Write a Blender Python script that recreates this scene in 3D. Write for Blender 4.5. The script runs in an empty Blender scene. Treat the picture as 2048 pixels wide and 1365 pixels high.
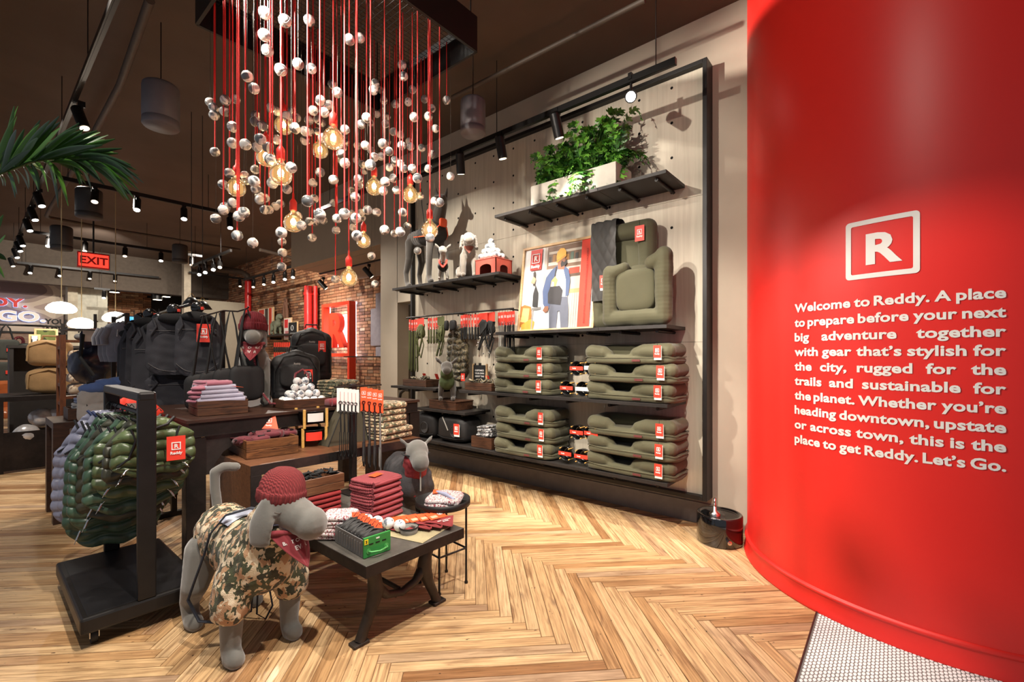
import bpy, bmesh, math, random
from mathutils import Vector, Matrix, Euler, noise
R_ = random.Random(7)
PI = math.pi
SC = bpy.context.scene
COL = SC.collection
# ---------------------------------------------------------------- camera
F_, CX_, HY_, CH_ = 911.0, 1024.0, 713.0, 1.42
A_ = math.atan2(1084, 911); S_, C_ = math.sin(A_), math.cos(A_)
cd = bpy.data.cameras.new('camera'); cam = bpy.data.objects.new('camera', cd); COL.objects.link(cam)
cd.sensor_width = 36; cd.lens = 36*F_/2048; cd.shift_y = (HY_-682.5)/2048; cd.clip_start = .05; cd.clip_end = 60
cam.location = (0, 0, CH_); cam.rotation_euler = (PI/2, 0, -math.atan2(S_, C_))
SC.camera = cam
# ---------------------------------------------------------------- colour management, world
SC.view_settings.view_transform = 'Standard'; SC.view_settings.look = 'None'
SC.view_settings.gamma = 1; SC.view_settings.use_curve_mapping = False
SC.view_settings.exposure = 0.35
w = bpy.data.worlds.new('world'); SC.world = w; w.use_nodes = True
w.node_tree.nodes['Background'].inputs[0].default_value = (.55, .58, .66, 1)
w.node_tree.nodes['Background'].inputs[1].default_value = .35
def light(kind, loc, target, energy, color=(1, .86, .70), size=.06, angle=60, blend=.6, name='spot_light'):
    l = bpy.data.lights.new(name, kind); l.energy = energy; l.color = color
    if kind == 'SPOT': l.spot_size = math.radians(angle); l.spot_blend = blend; l.shadow_soft_size = size
    elif kind == 'AREA': l.shape = 'RECTANGLE'; l.size = size[0]; l.size_y = size[1]
    else: l.shadow_soft_size = size
    o = bpy.data.objects.new(name, l); COL.objects.link(o); o.location = loc
    if target is not None: o.rotation_euler = (Vector(target)-Vector(loc)).to_track_quat('-Z', 'Y').to_euler()
    return o
WARM = (1, .84, .66); NEUT = (1, .91, .80)
# unseen spots over floor, tables, walls and drum, added without heads of their own
SPOTS = [  # loc, target, energy, angle
 ((.75, .9, 4.0), (1.9, 2.6, 0), 330, 62),
 ((2.0, .5, 4.0), (2.5, 2.0, 0), 330, 66),
 ((.8, 3.0, 4.0), (.9, 2.2, .4), 150, 50),
 ((-.1, 1.6, 4.0), (.4, 3.4, .5), 260, 62),
 ((.3, 3.9, 4.0), (1.8, 4.0, 1.1), 200, 60),
 ((.3, 6.2, 4.0), (1.0, 8.5, 0), 330, 80),
 ((2.4, 5.6, 4.0), (3.6, 4.6, .6), 120, 60),
 ((.2, .4, 3.9), (2.9, .4, 2.6), 60, 80),
 ((.6, 3.3, 4.0), (3.9, 2.0, 2.9), 200, 50),
 ((.5, 3.3, 4.1), (3.05, .35, 2.5), 850, 62), ((-.2, 2.5, 3.5), (3.9, 2.0, 2.5), 330, 44), ((.2, 2.2, 3.9), (3.9, 2.3, 1.2), 700, 52),
 ((1.2, 4.9, 4.0), (3.9, 3.9, 1.6), 260, 60),
 ((3.0, 9.3, 3.9), (5.5, 11.8, 1.7), 420, 85),
 ((3.2, 8.8, 2.75), (5.4, 9.8, 1.6), 150, 95),
 ((2.0, 13., 4.0), (1.5, 17.8, 1.8), 420, 95),
 ((1.0, 12., 4.0), (1.5, 12.5, 0), 350, 100),
 ((3.6, 12., 4.0), (3.2, 15, 1.2), 260, 90),
 ((1.0, 9.0, 4.0), (1.6, 6.5, .9), 260, 80),
 ((3.2, 7.5, 4.0), (2.6, 5.0, 1.0), 260, 80),
]
for p, t, e, an in SPOTS: light('SPOT', p, t, e*1.0, NEUT, .035, an, .5)
# ---------------------------------------------------------------- unprojection (pixel -> place on a known plane)
def ray(x, y):
    u = (x-CX_)/F_; return Vector((u*C_+S_, -u*S_+C_, (HY_-y)/F_))
def gx(x, y, X): r = ray(x, y); return Vector((X, r.y*X/r.x, CH_+r.z*X/r.x))
def gy(x, y, Y): r = ray(x, y); return Vector((r.x*Y/r.y, Y, CH_+r.z*Y/r.y))
def gz(x, y, Z=0): r = ray(x, y); t = (Z-CH_)/r.z; return Vector((r.x*t, r.y*t, Z))
def gd(x, y, d): r = ray(x, y); return Vector((r.x*d, r.y*d, CH_+r.z*d))
# ---------------------------------------------------------------- materials
def lin(c):
    return tuple(((v/255)/12.92 if v/255 <= .04045 else ((v/255+.055)/1.055)**2.4) for v in c[:3])+(1,)
MATS = {}
class NT:
    def __init__(s, name):
        s.m = bpy.data.materials.new(name); s.m.use_nodes = True; s.t = s.m.node_tree; s.n = s.t.nodes
        s.b = s.n['Principled BSDF']
    def add(s, typ, **k):
        n = s.n.new(typ)
        for a, v in k.items(): setattr(n, a, v)
        return n
    def link(s, a, b): s.t.links.new(a, b)
    def ramp(s, fac, stops, interp='LINEAR'):
        r = s.add('ShaderNodeValToRGB'); r.color_ramp.interpolation = interp
        e = r.color_ramp.elements
        while len(e) < len(stops): e.new(.5)
        for el, (p, c) in zip(e, stops): el.position = p; el.color = c if len(c) == 4 else lin(c)
        s.link(fac, r.inputs[0]); return r.outputs[0]
    def noise(s, scale, detail=3, vec=None, rough=.55, dim='3D', dist=0):
        n = s.add('ShaderNodeTexNoise'); n.noise_dimensions = dim
        n.inputs['Scale'].default_value = scale; n.inputs['Detail'].default_value = detail
        n.inputs['Roughness'].default_value = rough; n.inputs['Distortion'].default_value = dist
        if vec is not None: s.link(vec, n.inputs['Vector'])
        return n
    def bump(s, h, st=.3, d=.01):
        b = s.add('ShaderNodeBump'); b.inputs['Strength'].default_value = st; b.inputs['Distance'].default_value = d
        s.link(h, b.inputs['Height']); s.link(b.outputs[0], s.b.inputs['Normal'])
def mat(name, col, rough=.6, metal=0, var=.12, scale=12, bump=0, bscale=60, emit=0, coat=0, sheen=0, ecol=None, stretch=None):
    if name in MATS: return MATS[name]
    t = NT(name); b = t.b
    b.inputs['Roughness'].default_value = rough; b.inputs['Metallic'].default_value = metal
    b.inputs['Coat Weight'].default_value = coat; b.inputs['Sheen Weight'].default_value = sheen
    tc = t.add('ShaderNodeTexCoord'); vec = tc.outputs['Object']
    if stretch:
        mp = t.add('ShaderNodeMapping'); mp.inputs['Scale'].default_value = stretch
        t.link(vec, mp.inputs[0]); vec = mp.outputs[0]
    c = lin(col)
    if var:
        n = t.noise(scale, 4, vec)
        lo = tuple(max(0, v*(1-var)) for v in c[:3])+(1,); hi = tuple(min(1, v*(1+var)) for v in c[:3])+(1,)
        t.link(t.ramp(n.outputs[0], [(.3, lo), (.7, hi)]), b.inputs['Base Color'])
    else: b.inputs['Base Color'].default_value = c
    if bump:
        n2 = t.noise(bscale, 3, vec); t.bump(n2.outputs[0], bump, .005)
    if emit:
        b.inputs['Emission Color'].default_value = lin(ecol or col); b.inputs['Emission Strength'].default_value = emit
    MATS[name] = t.m; return t.m
def camo(name, cols, scale=10, rough=.9, sheen=.2, bump=.3, th=None, amt=(.50, .55, .56, .56)):
    """blotches of several colours laid over one another, each from its own noise"""
    if name in MATS: return MATS[name]
    t = NT(name); tc = t.add('ShaderNodeTexCoord'); prev = None
    base = cols[2] if len(cols) > 2 else cols[0]; rest = [c for i, c in enumerate(cols) if i != 2]
    for i, c in enumerate(rest):
        mp = t.add('ShaderNodeMapping'); mp.inputs['Location'].default_value = (i*3.7+1, i*1.9, i*5.3); mp.inputs['Scale'].default_value = (1, 1.25, .8)
        t.link(tc.outputs['Object'], mp.inputs[0]); n = t.noise(scale*(1+.12*i), 2.5, mp.outputs[0], .55, dist=.25)
        k = t.ramp(n.outputs[0], [(0, (0, 0, 0)), (amt[i % 4], (255, 255, 255))], 'CONSTANT')
        m = t.add('ShaderNodeMixRGB'); t.link(k, m.inputs[0]); m.inputs[2].default_value = lin(c)
        if prev is None: m.inputs[1].default_value = lin(base)
        else: t.link(prev, m.inputs[1])
        prev = m.outputs[0]
    t.link(prev, t.b.inputs['Base Color'])
    t.b.inputs['Roughness'].default_value = rough; t.b.inputs['Sheen Weight'].default_value = sheen
    n2 = t.noise(scale*14, 2, tc.outputs['Object']); t.bump(n2.outputs[0], bump, .004)
    MATS[name] = t.m; return t.m
def knit(name, col, scale=60, axis='X'):
    if name in MATS: return MATS[name]
    t = NT(name); tc = t.add('ShaderNodeTexCoord')
    wv = t.add('ShaderNodeTexWave'); wv.bands_direction = axis; wv.inputs['Scale'].default_value = scale
    wv.inputs['Distortion'].default_value = 1.0; t.link(tc.outputs['Object'], wv.inputs['Vector'])
    c = lin(col); lo = tuple(v*.62 for v in c[:3])+(1,)
    t.link(t.ramp(wv.outputs[0], [(.1, lo), (.6, c)]), t.b.inputs['Base Color'])
    t.b.inputs['Roughness'].default_value = .95; t.bump(wv.outputs[0], .7, .004)
    MATS[name] = t.m; return t.m
def wood(name, dark, light_, rough=.45, sc=(2, 18, 18)):
    if name in MATS: return MATS[name]
    t = NT(name); tc = t.add('ShaderNodeTexCoord'); mp = t.add('ShaderNodeMapping'); mp.inputs['Scale'].default_value = sc
    t.link(tc.outputs['Object'], mp.inputs[0]); n = t.noise(3, 6, mp.outputs[0], .6, dist=1.2)
    t.link(t.ramp(n.outputs[0], [(.3, dark), (.72, light_)]), t.b.inputs['Base Color'])
    t.b.inputs['Roughness'].default_value = rough; t.bump(n.outputs[0], .25, .003)
    MATS[name] = t.m; return t.m
def steel(name, col=(62, 56, 54), rough=.42, metal=.75):
    if name in MATS: return MATS[name]
    t = NT(name); tc = t.add('ShaderNodeTexCoord'); n = t.noise(5, 6, tc.outputs['Object'], .65)
    c = lin(col); lo = tuple(v*.6 for v in c[:3])+(1,); hi = tuple(v*1.5 for v in c[:3])+(1,)
    t.link(t.ramp(n.outputs[0], [(.35, lo), (.7, hi)]), t.b.inputs['Base Color'])
    t.b.inputs['Metallic'].default_value = metal
    r = t.ramp(n.outputs[0], [(.3, (rough+.15,)*3+(1,)), (.7, (rough-.1,)*3+(1,))]); t.link(r, t.b.inputs['Roughness'])
    MATS[name] = t.m; return t.m
def glow(name, col, e): return mat(name, col, .5, 0, 0, emit=e)
def glass(name, tint=(1, 1, 1, 1), op=.12):
    if name in MATS: return MATS[name]
    t = NT(name); out = t.n['Material Output']
    tr = t.add('ShaderNodeBsdfTransparent'); tr.inputs[0].default_value = tint
    gl = t.add('ShaderNodeBsdfGlossy'); gl.inputs['Roughness'].default_value = .03
    lw = t.add('ShaderNodeLayerWeight'); lw.inputs[0].default_value = op
    mx = t.add('ShaderNodeMixShader'); t.link(lw.outputs['Fresnel'], mx.inputs[0]); t.link(tr.outputs[0], mx.inputs[1]); t.link(gl.outputs[0], mx.inputs[2])
    t.link(mx.outputs[0], out.inputs[0]); MATS[name] = t.m; return t.m
# ---------------------------------------------------------------- meshes
class B:
    def __init__(s): s.v = []; s.f = []; s.sm = []
    def _a(s, vs, fs, smooth=False, M=None):
        o = len(s.v)
        s.v += [tuple(M @ Vector(p)) if M is not None else tuple(p) for p in vs]
        s.f += [tuple(i+o for i in f) for f in fs]; s.sm += [smooth]*len(fs); return s
    def box(s, c, d, bev=0, M=None, rz=0, taper=1):
        x, y, z = d[0]/2, d[1]/2, d[2]/2
        T = Matrix.Translation(c) @ Matrix.Rotation(rz, 4, 'Z')
        if M is not None: T = M @ T
        b = min(bev, x*.9, y*.9, z*.9)
        if b <= 0:
            vs = [(sx*x*(taper if sz > 0 else 1), sy*y*(taper if sz > 0 else 1), sz*z) for sz in (-1, 1) for sy in (-1, 1) for sx in (-1, 1)]
            return s._a(vs, [(0, 2, 3, 1), (4, 5, 7, 6), (0, 1, 5, 4), (2, 6, 7, 3), (0, 4, 6, 2), (1, 3, 7, 5)], False, T)
        bm = bmesh.new(); bmesh.ops.create_cube(bm, size=1)
        for v in bm.verts: v.co = Vector((v.co.x*2*x, v.co.y*2*y, v.co.z*2*z))
        bmesh.ops.bevel(bm, geom=bm.edges[:], offset=b, segments=2, affect='EDGES', profile=.5)
        bm.verts.index_update()
        s._a([v.co[:] for v in bm.verts], [[v.index for v in f.verts] for f in bm.faces], False, T); bm.free(); return s
    def cyl(s, p0, p1, r0, r1=None, n=12, caps=True):
        r1 = r0 if r1 is None else r1; p0, p1 = Vector(p0), Vector(p1); d = (p1-p0)
        q = d.to_track_quat('Z', 'Y'); vs = []
        for p, r in ((p0, r0), (p1, r1)):
            for i in range(n): a = 2*PI*i/n; vs.append(p+q @ Vector((math.cos(a)*r, math.sin(a)*r, 0)))
        s._a(vs, [(i, (i+1) % n, n+(i+1) % n, n+i) for i in range(n)], True)
        if caps: s._a(vs, [tuple(range(n))[::-1], tuple(range(n, 2*n))])
        return s
    def tube(s, pts, r, n=6, closed=False, flat=1.0):
        pts = [Vector(p) for p in pts]; N = len(pts); vs = []; up = Vector((0, 0, 1)); prev = None
        for i, p in enumerate(pts):
            a = pts[(i-1) % N] if (closed or i > 0) else p; b = pts[(i+1) % N] if (closed or i < N-1) else p
            t = (b-a); t = t.normalized() if t.length > 1e-9 else Vector((0, 0, 1))
            if prev is None:
                x = t.cross(up if abs(t.z) < .95 else Vector((1, 0, 0))).normalized()
            else:
                x = (prev-t*prev.dot(t)); x = x.normalized() if x.length > 1e-6 else t.orthogonal().normalized()
            prev = x; y = t.cross(x); rr = r[i] if isinstance(r, (list, tuple)) else r
            for k in range(n): an = 2*PI*k/n; vs.append(p+x*math.cos(an)*rr+y*math.sin(an)*rr*flat)
        fs = []
        for i in range(N if closed else N-1):
            j = (i+1) % N
            for k in range(n): fs.append((i*n+k, i*n+(k+1) % n, j*n+(k+1) % n, j*n+k))
        s._a(vs, fs, True)
        if not closed: s._a(vs, [tuple(range(n))[::-1], tuple(range((N-1)*n, N*n))], True)
        return s
    def lathe(s, prof, n=24, M=None):
        vs = []; fs = []
        for r, z in prof:
            for i in range(n): a = 2*PI*i/n; vs.append((r*math.cos(a), r*math.sin(a), z))
        for j in range(len(prof)-1):
            for i in range(n): fs.append((j*n+i, j*n+(i+1) % n, (j+1)*n+(i+1) % n, (j+1)*n+i))
        return s._a(vs, fs, True, M)
    def sph(s, c, r, n=12, m=8, M=None, sq=1.0, nz=0, ns=8, seed=0):
        rx, ry, rz = (r, r, r) if isinstance(r, (int, float)) else r; vs = []; fs = []
        def pw(x): return math.copysign(abs(x)**sq, x)
        for j in range(m+1):
            ph = -PI/2+PI*j/m
            for i in range(n):
                a = 2*PI*i/n; p = Vector((rx*pw(math.cos(ph))*pw(math.cos(a)), ry*pw(math.cos(ph))*pw(math.sin(a)), rz*pw(math.sin(ph))))
                if nz: k = nz*noise.noise(p*ns+Vector((seed*3.1, seed*1.7, 0))); p += Vector((p.x/rx, p.y/ry, p.z/rz))*k
                vs.append(p)
        for j in range(m):
            for i in range(n): fs.append((j*n+i, j*n+(i+1) % n, (j+1)*n+(i+1) % n, (j+1)*n+i))
        T = Matrix.Translation(c)
        if M is not None: T = T @ M
        return s._a(vs, fs, True, T)
    def poly(s, pts, h, M=None, smooth=False):      # extruded outline in XY, thickness h in Z
        n = len(pts); vs = [(x, y, 0) for x, y in pts]+[(x, y, h) for x, y in pts]
        s._a(vs, [tuple(range(n))[::-1], tuple(range(n, 2*n))], False, M)
        return s._a(vs, [(i, (i+1) % n, n+(i+1) % n, n+i) for i in range(n)], smooth, M)
    def grid(s, fn, nu, nv, smooth=True, closed_u=False):
        vs = [fn(i/nu, j/nv) for j in range(nv+1) for i in range(nu+1)]
        return s._a(vs, [(j*(nu+1)+i, j*(nu+1)+i+1, (j+1)*(nu+1)+i+1, (j+1)*(nu+1)+i) for j in range(nv) for i in range(nu)], smooth)
    def mesh(s, name='m'):
        me = bpy.data.meshes.new(name); me.from_pydata(s.v, [], s.f)
        me.polygons.foreach_set('use_smooth', s.sm); me.update(); return me
def seg(t, n): return [i/n for i in range(n+1)]
def arc(c, r, a0, a1, n, pl='XZ'):
    out = []
    for i in range(n+1):
        a = a0+(a1-a0)*i/n; x, y = r*math.cos(a), r*math.sin(a)
        out.append(Vector(c)+(Vector((x, 0, y)) if pl == 'XZ' else Vector((x, y, 0)) if pl == 'XY' else Vector((0, x, y))))
    return out
TMP = bpy.data.scenes.new('scratch')
def evaluate(ob):
    TMP.collection.objects.link(ob); vl = TMP.view_layers[0]; vl.update(); dg = vl.depsgraph; dg.update()
    me = bpy.data.meshes.new_from_object(ob.evaluated_get(dg)); TMP.collection.objects.unlink(ob)
    d = ob.data; bpy.data.objects.remove(ob); return me
def organic(strokes, voxel=.01, smooth=6, nz=0, ns=20):
    """strokes: lists of (point, radius) strung with spheres, or ('e', centre, radii, euler) -> one continuous skin"""
    b = B()
    for st in strokes:
        if st[0] == 'e':
            M = Euler(st[3]).to_matrix().to_4x4() if len(st) > 3 else None
            b.sph(st[1], st[2], 16, 10, M); continue
        for (p0, r0), (p1, r1) in zip(st[:-1], st[1:]):
            p0, p1 = Vector(p0), Vector(p1); L = (p1-p0).length; n = max(1, int(L/(min(r0, r1)*.45)))
            for i in range(n+1): b.sph(p0.lerp(p1, i/n), r0+(r1-r0)*i/n, 10, 8)
    me = b.mesh(); ob = bpy.data.objects.new('t', me)
    m = ob.modifiers.new('r', 'REMESH'); m.mode = 'VOXEL'; m.voxel_size = voxel; m.use_smooth_shade = True
    if smooth: s = ob.modifiers.new('s', 'SMOOTH'); s.iterations = smooth; s.factor = .6
    out = evaluate(ob)
    if nz:
        for v in out.vertices: v.co += v.normal*nz*noise.noise(v.co*ns)
    out.polygons.foreach_set('use_smooth', [True]*len(out.polygons)); return out
FONT_CACHE = {}
def text(s, size=1.0, ext=0.0, bold=.02, align='CENTER', spacing=1.0, sx=1.0, line=1.0):
    key = (s, size, ext, bold, align, spacing, sx, line)
    if key in FONT_CACHE: return FONT_CACHE[key]
    cu = bpy.data.curves.new('t', 'FONT'); cu.body = s; cu.size = size; cu.extrude = ext; cu.offset = bold*size
    cu.align_x = align; cu.space_character = spacing; cu.resolution_u = 3; cu.space_line = line
    ob = bpy.data.objects.new('t', cu); me = evaluate(ob)
    if sx != 1:
        for v in me.vertices: v.co.x *= sx
    FONT_CACHE[key] = me; return me
def joinm(items, name='m'):      # [(mesh, matrix)] -> one mesh
    b = B()
    for me, M in items:
        b._a([v.co[:] for v in me.vertices], [tuple(p.vertices) for p in me.polygons], me.polygons[0].use_smooth if len(me.polygons) else False, M)
    return b.mesh(name)
# ---------------------------------------------------------------- objects
def O(name, me, m=None, parent=None, loc=(0, 0, 0), rot=(0, 0, 0), sc=(1, 1, 1), kind=None, label=None):
    if isinstance(me, B): me = me.mesh(name)
    if m is not None and len(me.materials) == 0: me.materials.append(m)
    elif m is not None and me.materials[0] != m: me = me.copy(); me.materials.clear(); me.materials.append(m)
    o = bpy.data.objects.new(name, me); COL.objects.link(o); o.parent = parent
    o.location = loc; o.rotation_euler = rot; o.scale = sc
    if kind: o['kind'] = kind
    if label: o['label'] = label
    return o
def tag(o, label, cat, group=None):
    o['label'] = label; o['category'] = cat
    if group: o['group'] = group
    return o
def E(name, label, cat, loc=(0, 0, 0), rz=0, group=None, kind=None, sc=1):
    o = bpy.data.objects.new(name, None); COL.objects.link(o); o.location = loc; o.rotation_euler = (0, 0, rz); o.empty_display_size = .05
    o.scale = (sc, sc, sc)
    if kind: o['kind'] = kind
    return tag(o, label, cat, group) if cat else o
KIDS = {}
def dup(root, loc, rz=None, label=None, group=None, sc=None, keep=None):
    kids = KIDS.get(root.name)
    if kids is None:
        kids = [c for c in COL.objects if c.parent == root]; kids = KIDS[root.name] = [(c, [g for g in COL.objects if g.parent == c]) for c in kids]
    r = root.copy(); COL.objects.link(r); r.location = loc
    if rz is not None: r.rotation_euler = (0, 0, rz) if not isinstance(rz, tuple) else rz
    if sc: r.scale = (sc, sc, sc) if not isinstance(sc, tuple) else sc
    if label: r['label'] = label
    if group: r['group'] = group
    for c, gs in kids:
        d = c.copy(); COL.objects.link(d); d.parent = r
        for g in gs: e = g.copy(); COL.objects.link(e); e.parent = d
    return r
def struct(name, me, m, parent=None): return O(name, me, m, parent, kind='structure')
def plane(w, h, n=None): return B()._a([(-w/2, 0, -h/2), (w/2, 0, -h/2), (w/2, 0, h/2), (-w/2, 0, h/2)], [(0, 1, 2, 3)])
def logo_box(s, t=.09, d=.002):          # outlined square and the letter R, facing -Y, centred
    b = B(); h = s/2
    for c, dd in (((0, 0, h-t*s/2), (s, d, t*s)), ((0, 0, -h+t*s/2), (s, d, t*s)), ((h-t*s/2, 0, 0), (t*s, d, s)), ((-h+t*s/2, 0, 0), (t*s, d, s))): b.box(c, dd)
    me = text('R', s*.72, d/2, .035); M = Matrix.Translation((0, 0, -s*.26)) @ Matrix.Rotation(PI/2, 4, 'X')
    return joinm([(b.mesh(), Matrix()), (me, M)])
M_RED = mat('tag_red', (232, 62, 44), .5, var=.03); M_ORANGE = mat('card_orange', (240, 92, 48), .5, var=.03)
M_WHITE = mat('print_white', (240, 238, 234), .5, var=0); M_PAPER = mat('paper_white', (228, 226, 220), .6, var=.04)
M_BLACK = mat('black_steel', (26, 24, 23), .42, .4, .2); M_STRING = mat('black_string', (18, 18, 18), .8, var=0)
M_FELT = mat('grey_velour', (98, 96, 90), .85, sheen=.6, var=.12, scale=9, bump=.15, bscale=90)
M_FELT2 = mat('dark_velour', (66, 60, 53), .85, sheen=.5, var=.12, scale=9, bump=.15, bscale=90)
def card(w, h, m=None):
    return B().box((0, 0, -h/2), (w, .0012, h)).mesh()
TAGM = card(.056, .088); LOGOM = joinm([(logo_box(.028, .11), Matrix.Translation((0, 0, -.036))), (text('Reddy', .014, .0005, .03), Matrix.Translation((0, -.0008, -.066)) @ Matrix.Rotation(PI/2, 4, 'X'))])
STRM = B().cyl((0, 0, 0), (0, 0, .03), .0012, n=4).mesh()
BACKM = card(.056, .1)
def hangtag(parent, loc, rz=0, s=1.0, back=False, rx=0):
    """orange-red swing tag: part of its thing, print as sub-part"""
    t = O('hang_tag', TAGM, M_RED, parent, loc, (rx, 0, rz), (s, s, s), label='red swing tag with white square logo')
    O('print', LOGOM, M_WHITE, t, (0, -.0016, 0)); O('string', STRM, M_STRING, t)
    if back: O('ticket', BACKM, M_PAPER, t, (.003, .003, -.006))
    return t
# ================================================================ SETTING
# ---- floor: reclaimed herringbone boards
def plank_mat():
    t = NT('plank_wood'); g = t.add('ShaderNodeNewGeometry'); oi = t.add('ShaderNodeObjectInfo')
    ad = t.add('ShaderNodeMath', operation='ADD'); t.link(g.outputs['Random Per Island'], ad.inputs[0]); t.link(oi.outputs['Random'], ad.inputs[1])
    fr = t.add('ShaderNodeMath', operation='FRACT'); t.link(ad.outputs[0], fr.inputs[0])
    w4 = t.add('ShaderNodeMath', operation='MULTIPLY'); t.link(fr.outputs[0], w4.inputs[0]); w4.inputs[1].default_value = 57
    uv = t.add('ShaderNodeUVMap'); uv.uv_map = 'board'
    def nz(sx, sy, sc, det, rough=.6, dist=0, off=0):
        mp = t.add('ShaderNodeMapping'); mp.inputs['Scale'].default_value = (sx, sy, 1); mp.inputs['Location'].default_value = (off, off, 0)
        t.link(uv.outputs[0], mp.inputs[0]); n = t.noise(sc, det, mp.outputs[0], rough, '4D', dist); t.link(w4.outputs[0], n.inputs['W']); return n.outputs[0]
    tone = t.ramp(fr.outputs[0], [(0, (160, 116, 76)), (.12, (196, 154, 106)), (.32, (226, 190, 142)), (.5, (214, 176, 128)), (.66, (232, 198, 152)), (.8, (190, 146, 98)), (.9, (186, 158, 130)), (1, (222, 186, 138))])
    grain = t.ramp(nz(4, 80, 1, 5), [(.3, (138, 112, 88)), (.60, (255, 255, 255))])
    m1 = t.add('ShaderNodeMixRGB', blend_type='MULTIPLY'); m1.inputs[0].default_value = .75; t.link(tone, m1.inputs[1]); t.link(grain, m1.inputs[2])
    st = t.ramp(nz(2.2, 26, 1, 4, .6, 1.2, 3), [(.54, (0, 0, 0)), (.72, (235, 235, 235))])
    m2 = t.add('ShaderNodeMixRGB', blend_type='MIX'); t.link(st, m2.inputs[0]); t.link(m1.outputs[0], m2.inputs[1]); m2.inputs[2].default_value = lin((112, 74, 44))
    sp = t.ramp(nz(26, 60, 1, 1, .5, 0, 9), [(.73, (0, 0, 0)), (.77, (255, 255, 255))])
    m3 = t.add('ShaderNodeMixRGB', blend_type='MIX'); t.link(sp, m3.inputs[0]); t.link(m2.outputs[0], m3.inputs[1]); m3.inputs[2].default_value = lin((56, 34, 22))
    kn = t.ramp(nz(3, 9, 1, 2, .5, .5, 17), [(.64, (0, 0, 0)), (.76, (225, 225, 225))])
    m4 = t.add('ShaderNodeMixRGB', blend_type='MIX'); t.link(kn, m4.inputs[0]); t.link(m3.outputs[0], m4.inputs[1]); m4.inputs[2].default_value = lin((96, 74, 62))
    t.link(m4.outputs[0], t.b.inputs['Base Color'])
    t.link(t.ramp(nz(6, 30, 1, 3), [(.3, (.34,)*3+(1,)), (.7, (.52,)*3+(1,))]), t.b.inputs['Roughness'])
    t.bump(nz(8, 120, 1, 4), .25, .002); return t.m
M_PLANK = plank_mat()
floor = struct('floor', B().box((2.4, 9.0, -.03), (7.6, 22.4, .05)), mat('floor_gap', (104, 72, 46), .8, var=.2))
LP, WP, K = .9197, .0657, 14
def plank_verts(a0, b0, la, lb, z):
    g = .0009; q = [(a0+g, b0+g), (a0+la-g, b0+g), (a0+la-g, b0+lb-g), (a0+g, b0+lb-g)]
    return q
def ab2w(a, b): s = 2**-.5; return ((a-b)*s+1.905, (a+b)*s+.02)
planks = []
w_ = WP
for n in range(-8, 9):
    for k in range(-60, 260):
        oa, ob = (k+n*K)*w_, (k-n*K)*w_
        for vert in (0, 1):
            if vert: r = (oa+K*w_, ob+(1-K)*w_, w_, K*w_)
            else: r = (oa, ob, K*w_, w_)
            cx, cy = ab2w(r[0]+r[2]/2, r[1]+r[3]/2)
            if -.9 < cx < 6.1 and -.45 < cy < 19.5: planks.append((cx, cy, vert))
def vis_rank(p):
    x, y = p[0], p[1]; d = x*S_+y*C_; rt = x*C_-y*S_
    if d < .6: return 1e9
    u = rt/d
    if abs(u) > 1.3 or (x > 4.1): return 1e9
    return d
planks.sort(key=vis_rank)
def uvmesh(quads):     # quads: (cx, cy, vert, z, random)
    v, f, uv = [], [], []
    L2, W2 = LP/2-.0009, WP/2-.0010
    for (cx, cy, vert, z) in quads:
        an = PI/4+(PI/2 if vert else 0); c, s = math.cos(an), math.sin(an); o = len(v)
        for (px, py) in ((-L2, -W2), (L2, -W2), (L2, W2), (-L2, W2)): v.append((cx+px*c-py*s, cy+px*s+py*c, z-.006))
        for (px, py) in ((-L2, -W2), (L2, -W2), (L2, W2), (-L2, W2)):
            e = .0012; v.append((cx+(px-math.copysign(e, px))*c-(py-math.copysign(e, py))*s, cy+(px-math.copysign(e, px))*s+(py-math.copysign(e, py))*c, z))
        fs = [(4, 5, 6, 7), (0, 1, 5, 4), (1, 2, 6, 5), (2, 3, 7, 6), (3, 0, 4, 7)]
        loc = [(-L2, -W2), (L2, -W2), (L2, W2), (-L2, W2)]*2
        for q in fs:
            f.append([o+i for i in q])
            for i in q: uv.append((loc[i][0]+L2, loc[i][1]+W2))
    me = bpy.data.meshes.new('plank'); me.from_pydata(v, [], f); l = me.uv_layers.new(name='board')
    l.data.foreach_set('uv', [c for p in uv for c in p]); me.update(); return me
pm = uvmesh([(0, 0, 0, 0)]); pm.materials.append(M_PLANK)
TY = .335
near = [p for p in planks if vis_rank(p) < 1e9][:300]; nearset = set(id(p) for p in near)
for (cx, cy, vert) in near:
    if cy < -.4: continue
    O('plank', pm, None, floor, (cx, cy, R_.uniform(-.0010, .0006)), (0, 0, PI/2 if vert else 0))
O('planks', uvmesh([(cx, cy, vert, R_.uniform(-.001, .0006)) for p in planks if id(p) not in nearset for (cx, cy, vert) in (p,) if cy > -.4]), M_PLANK, floor, kind='stuff')
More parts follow.
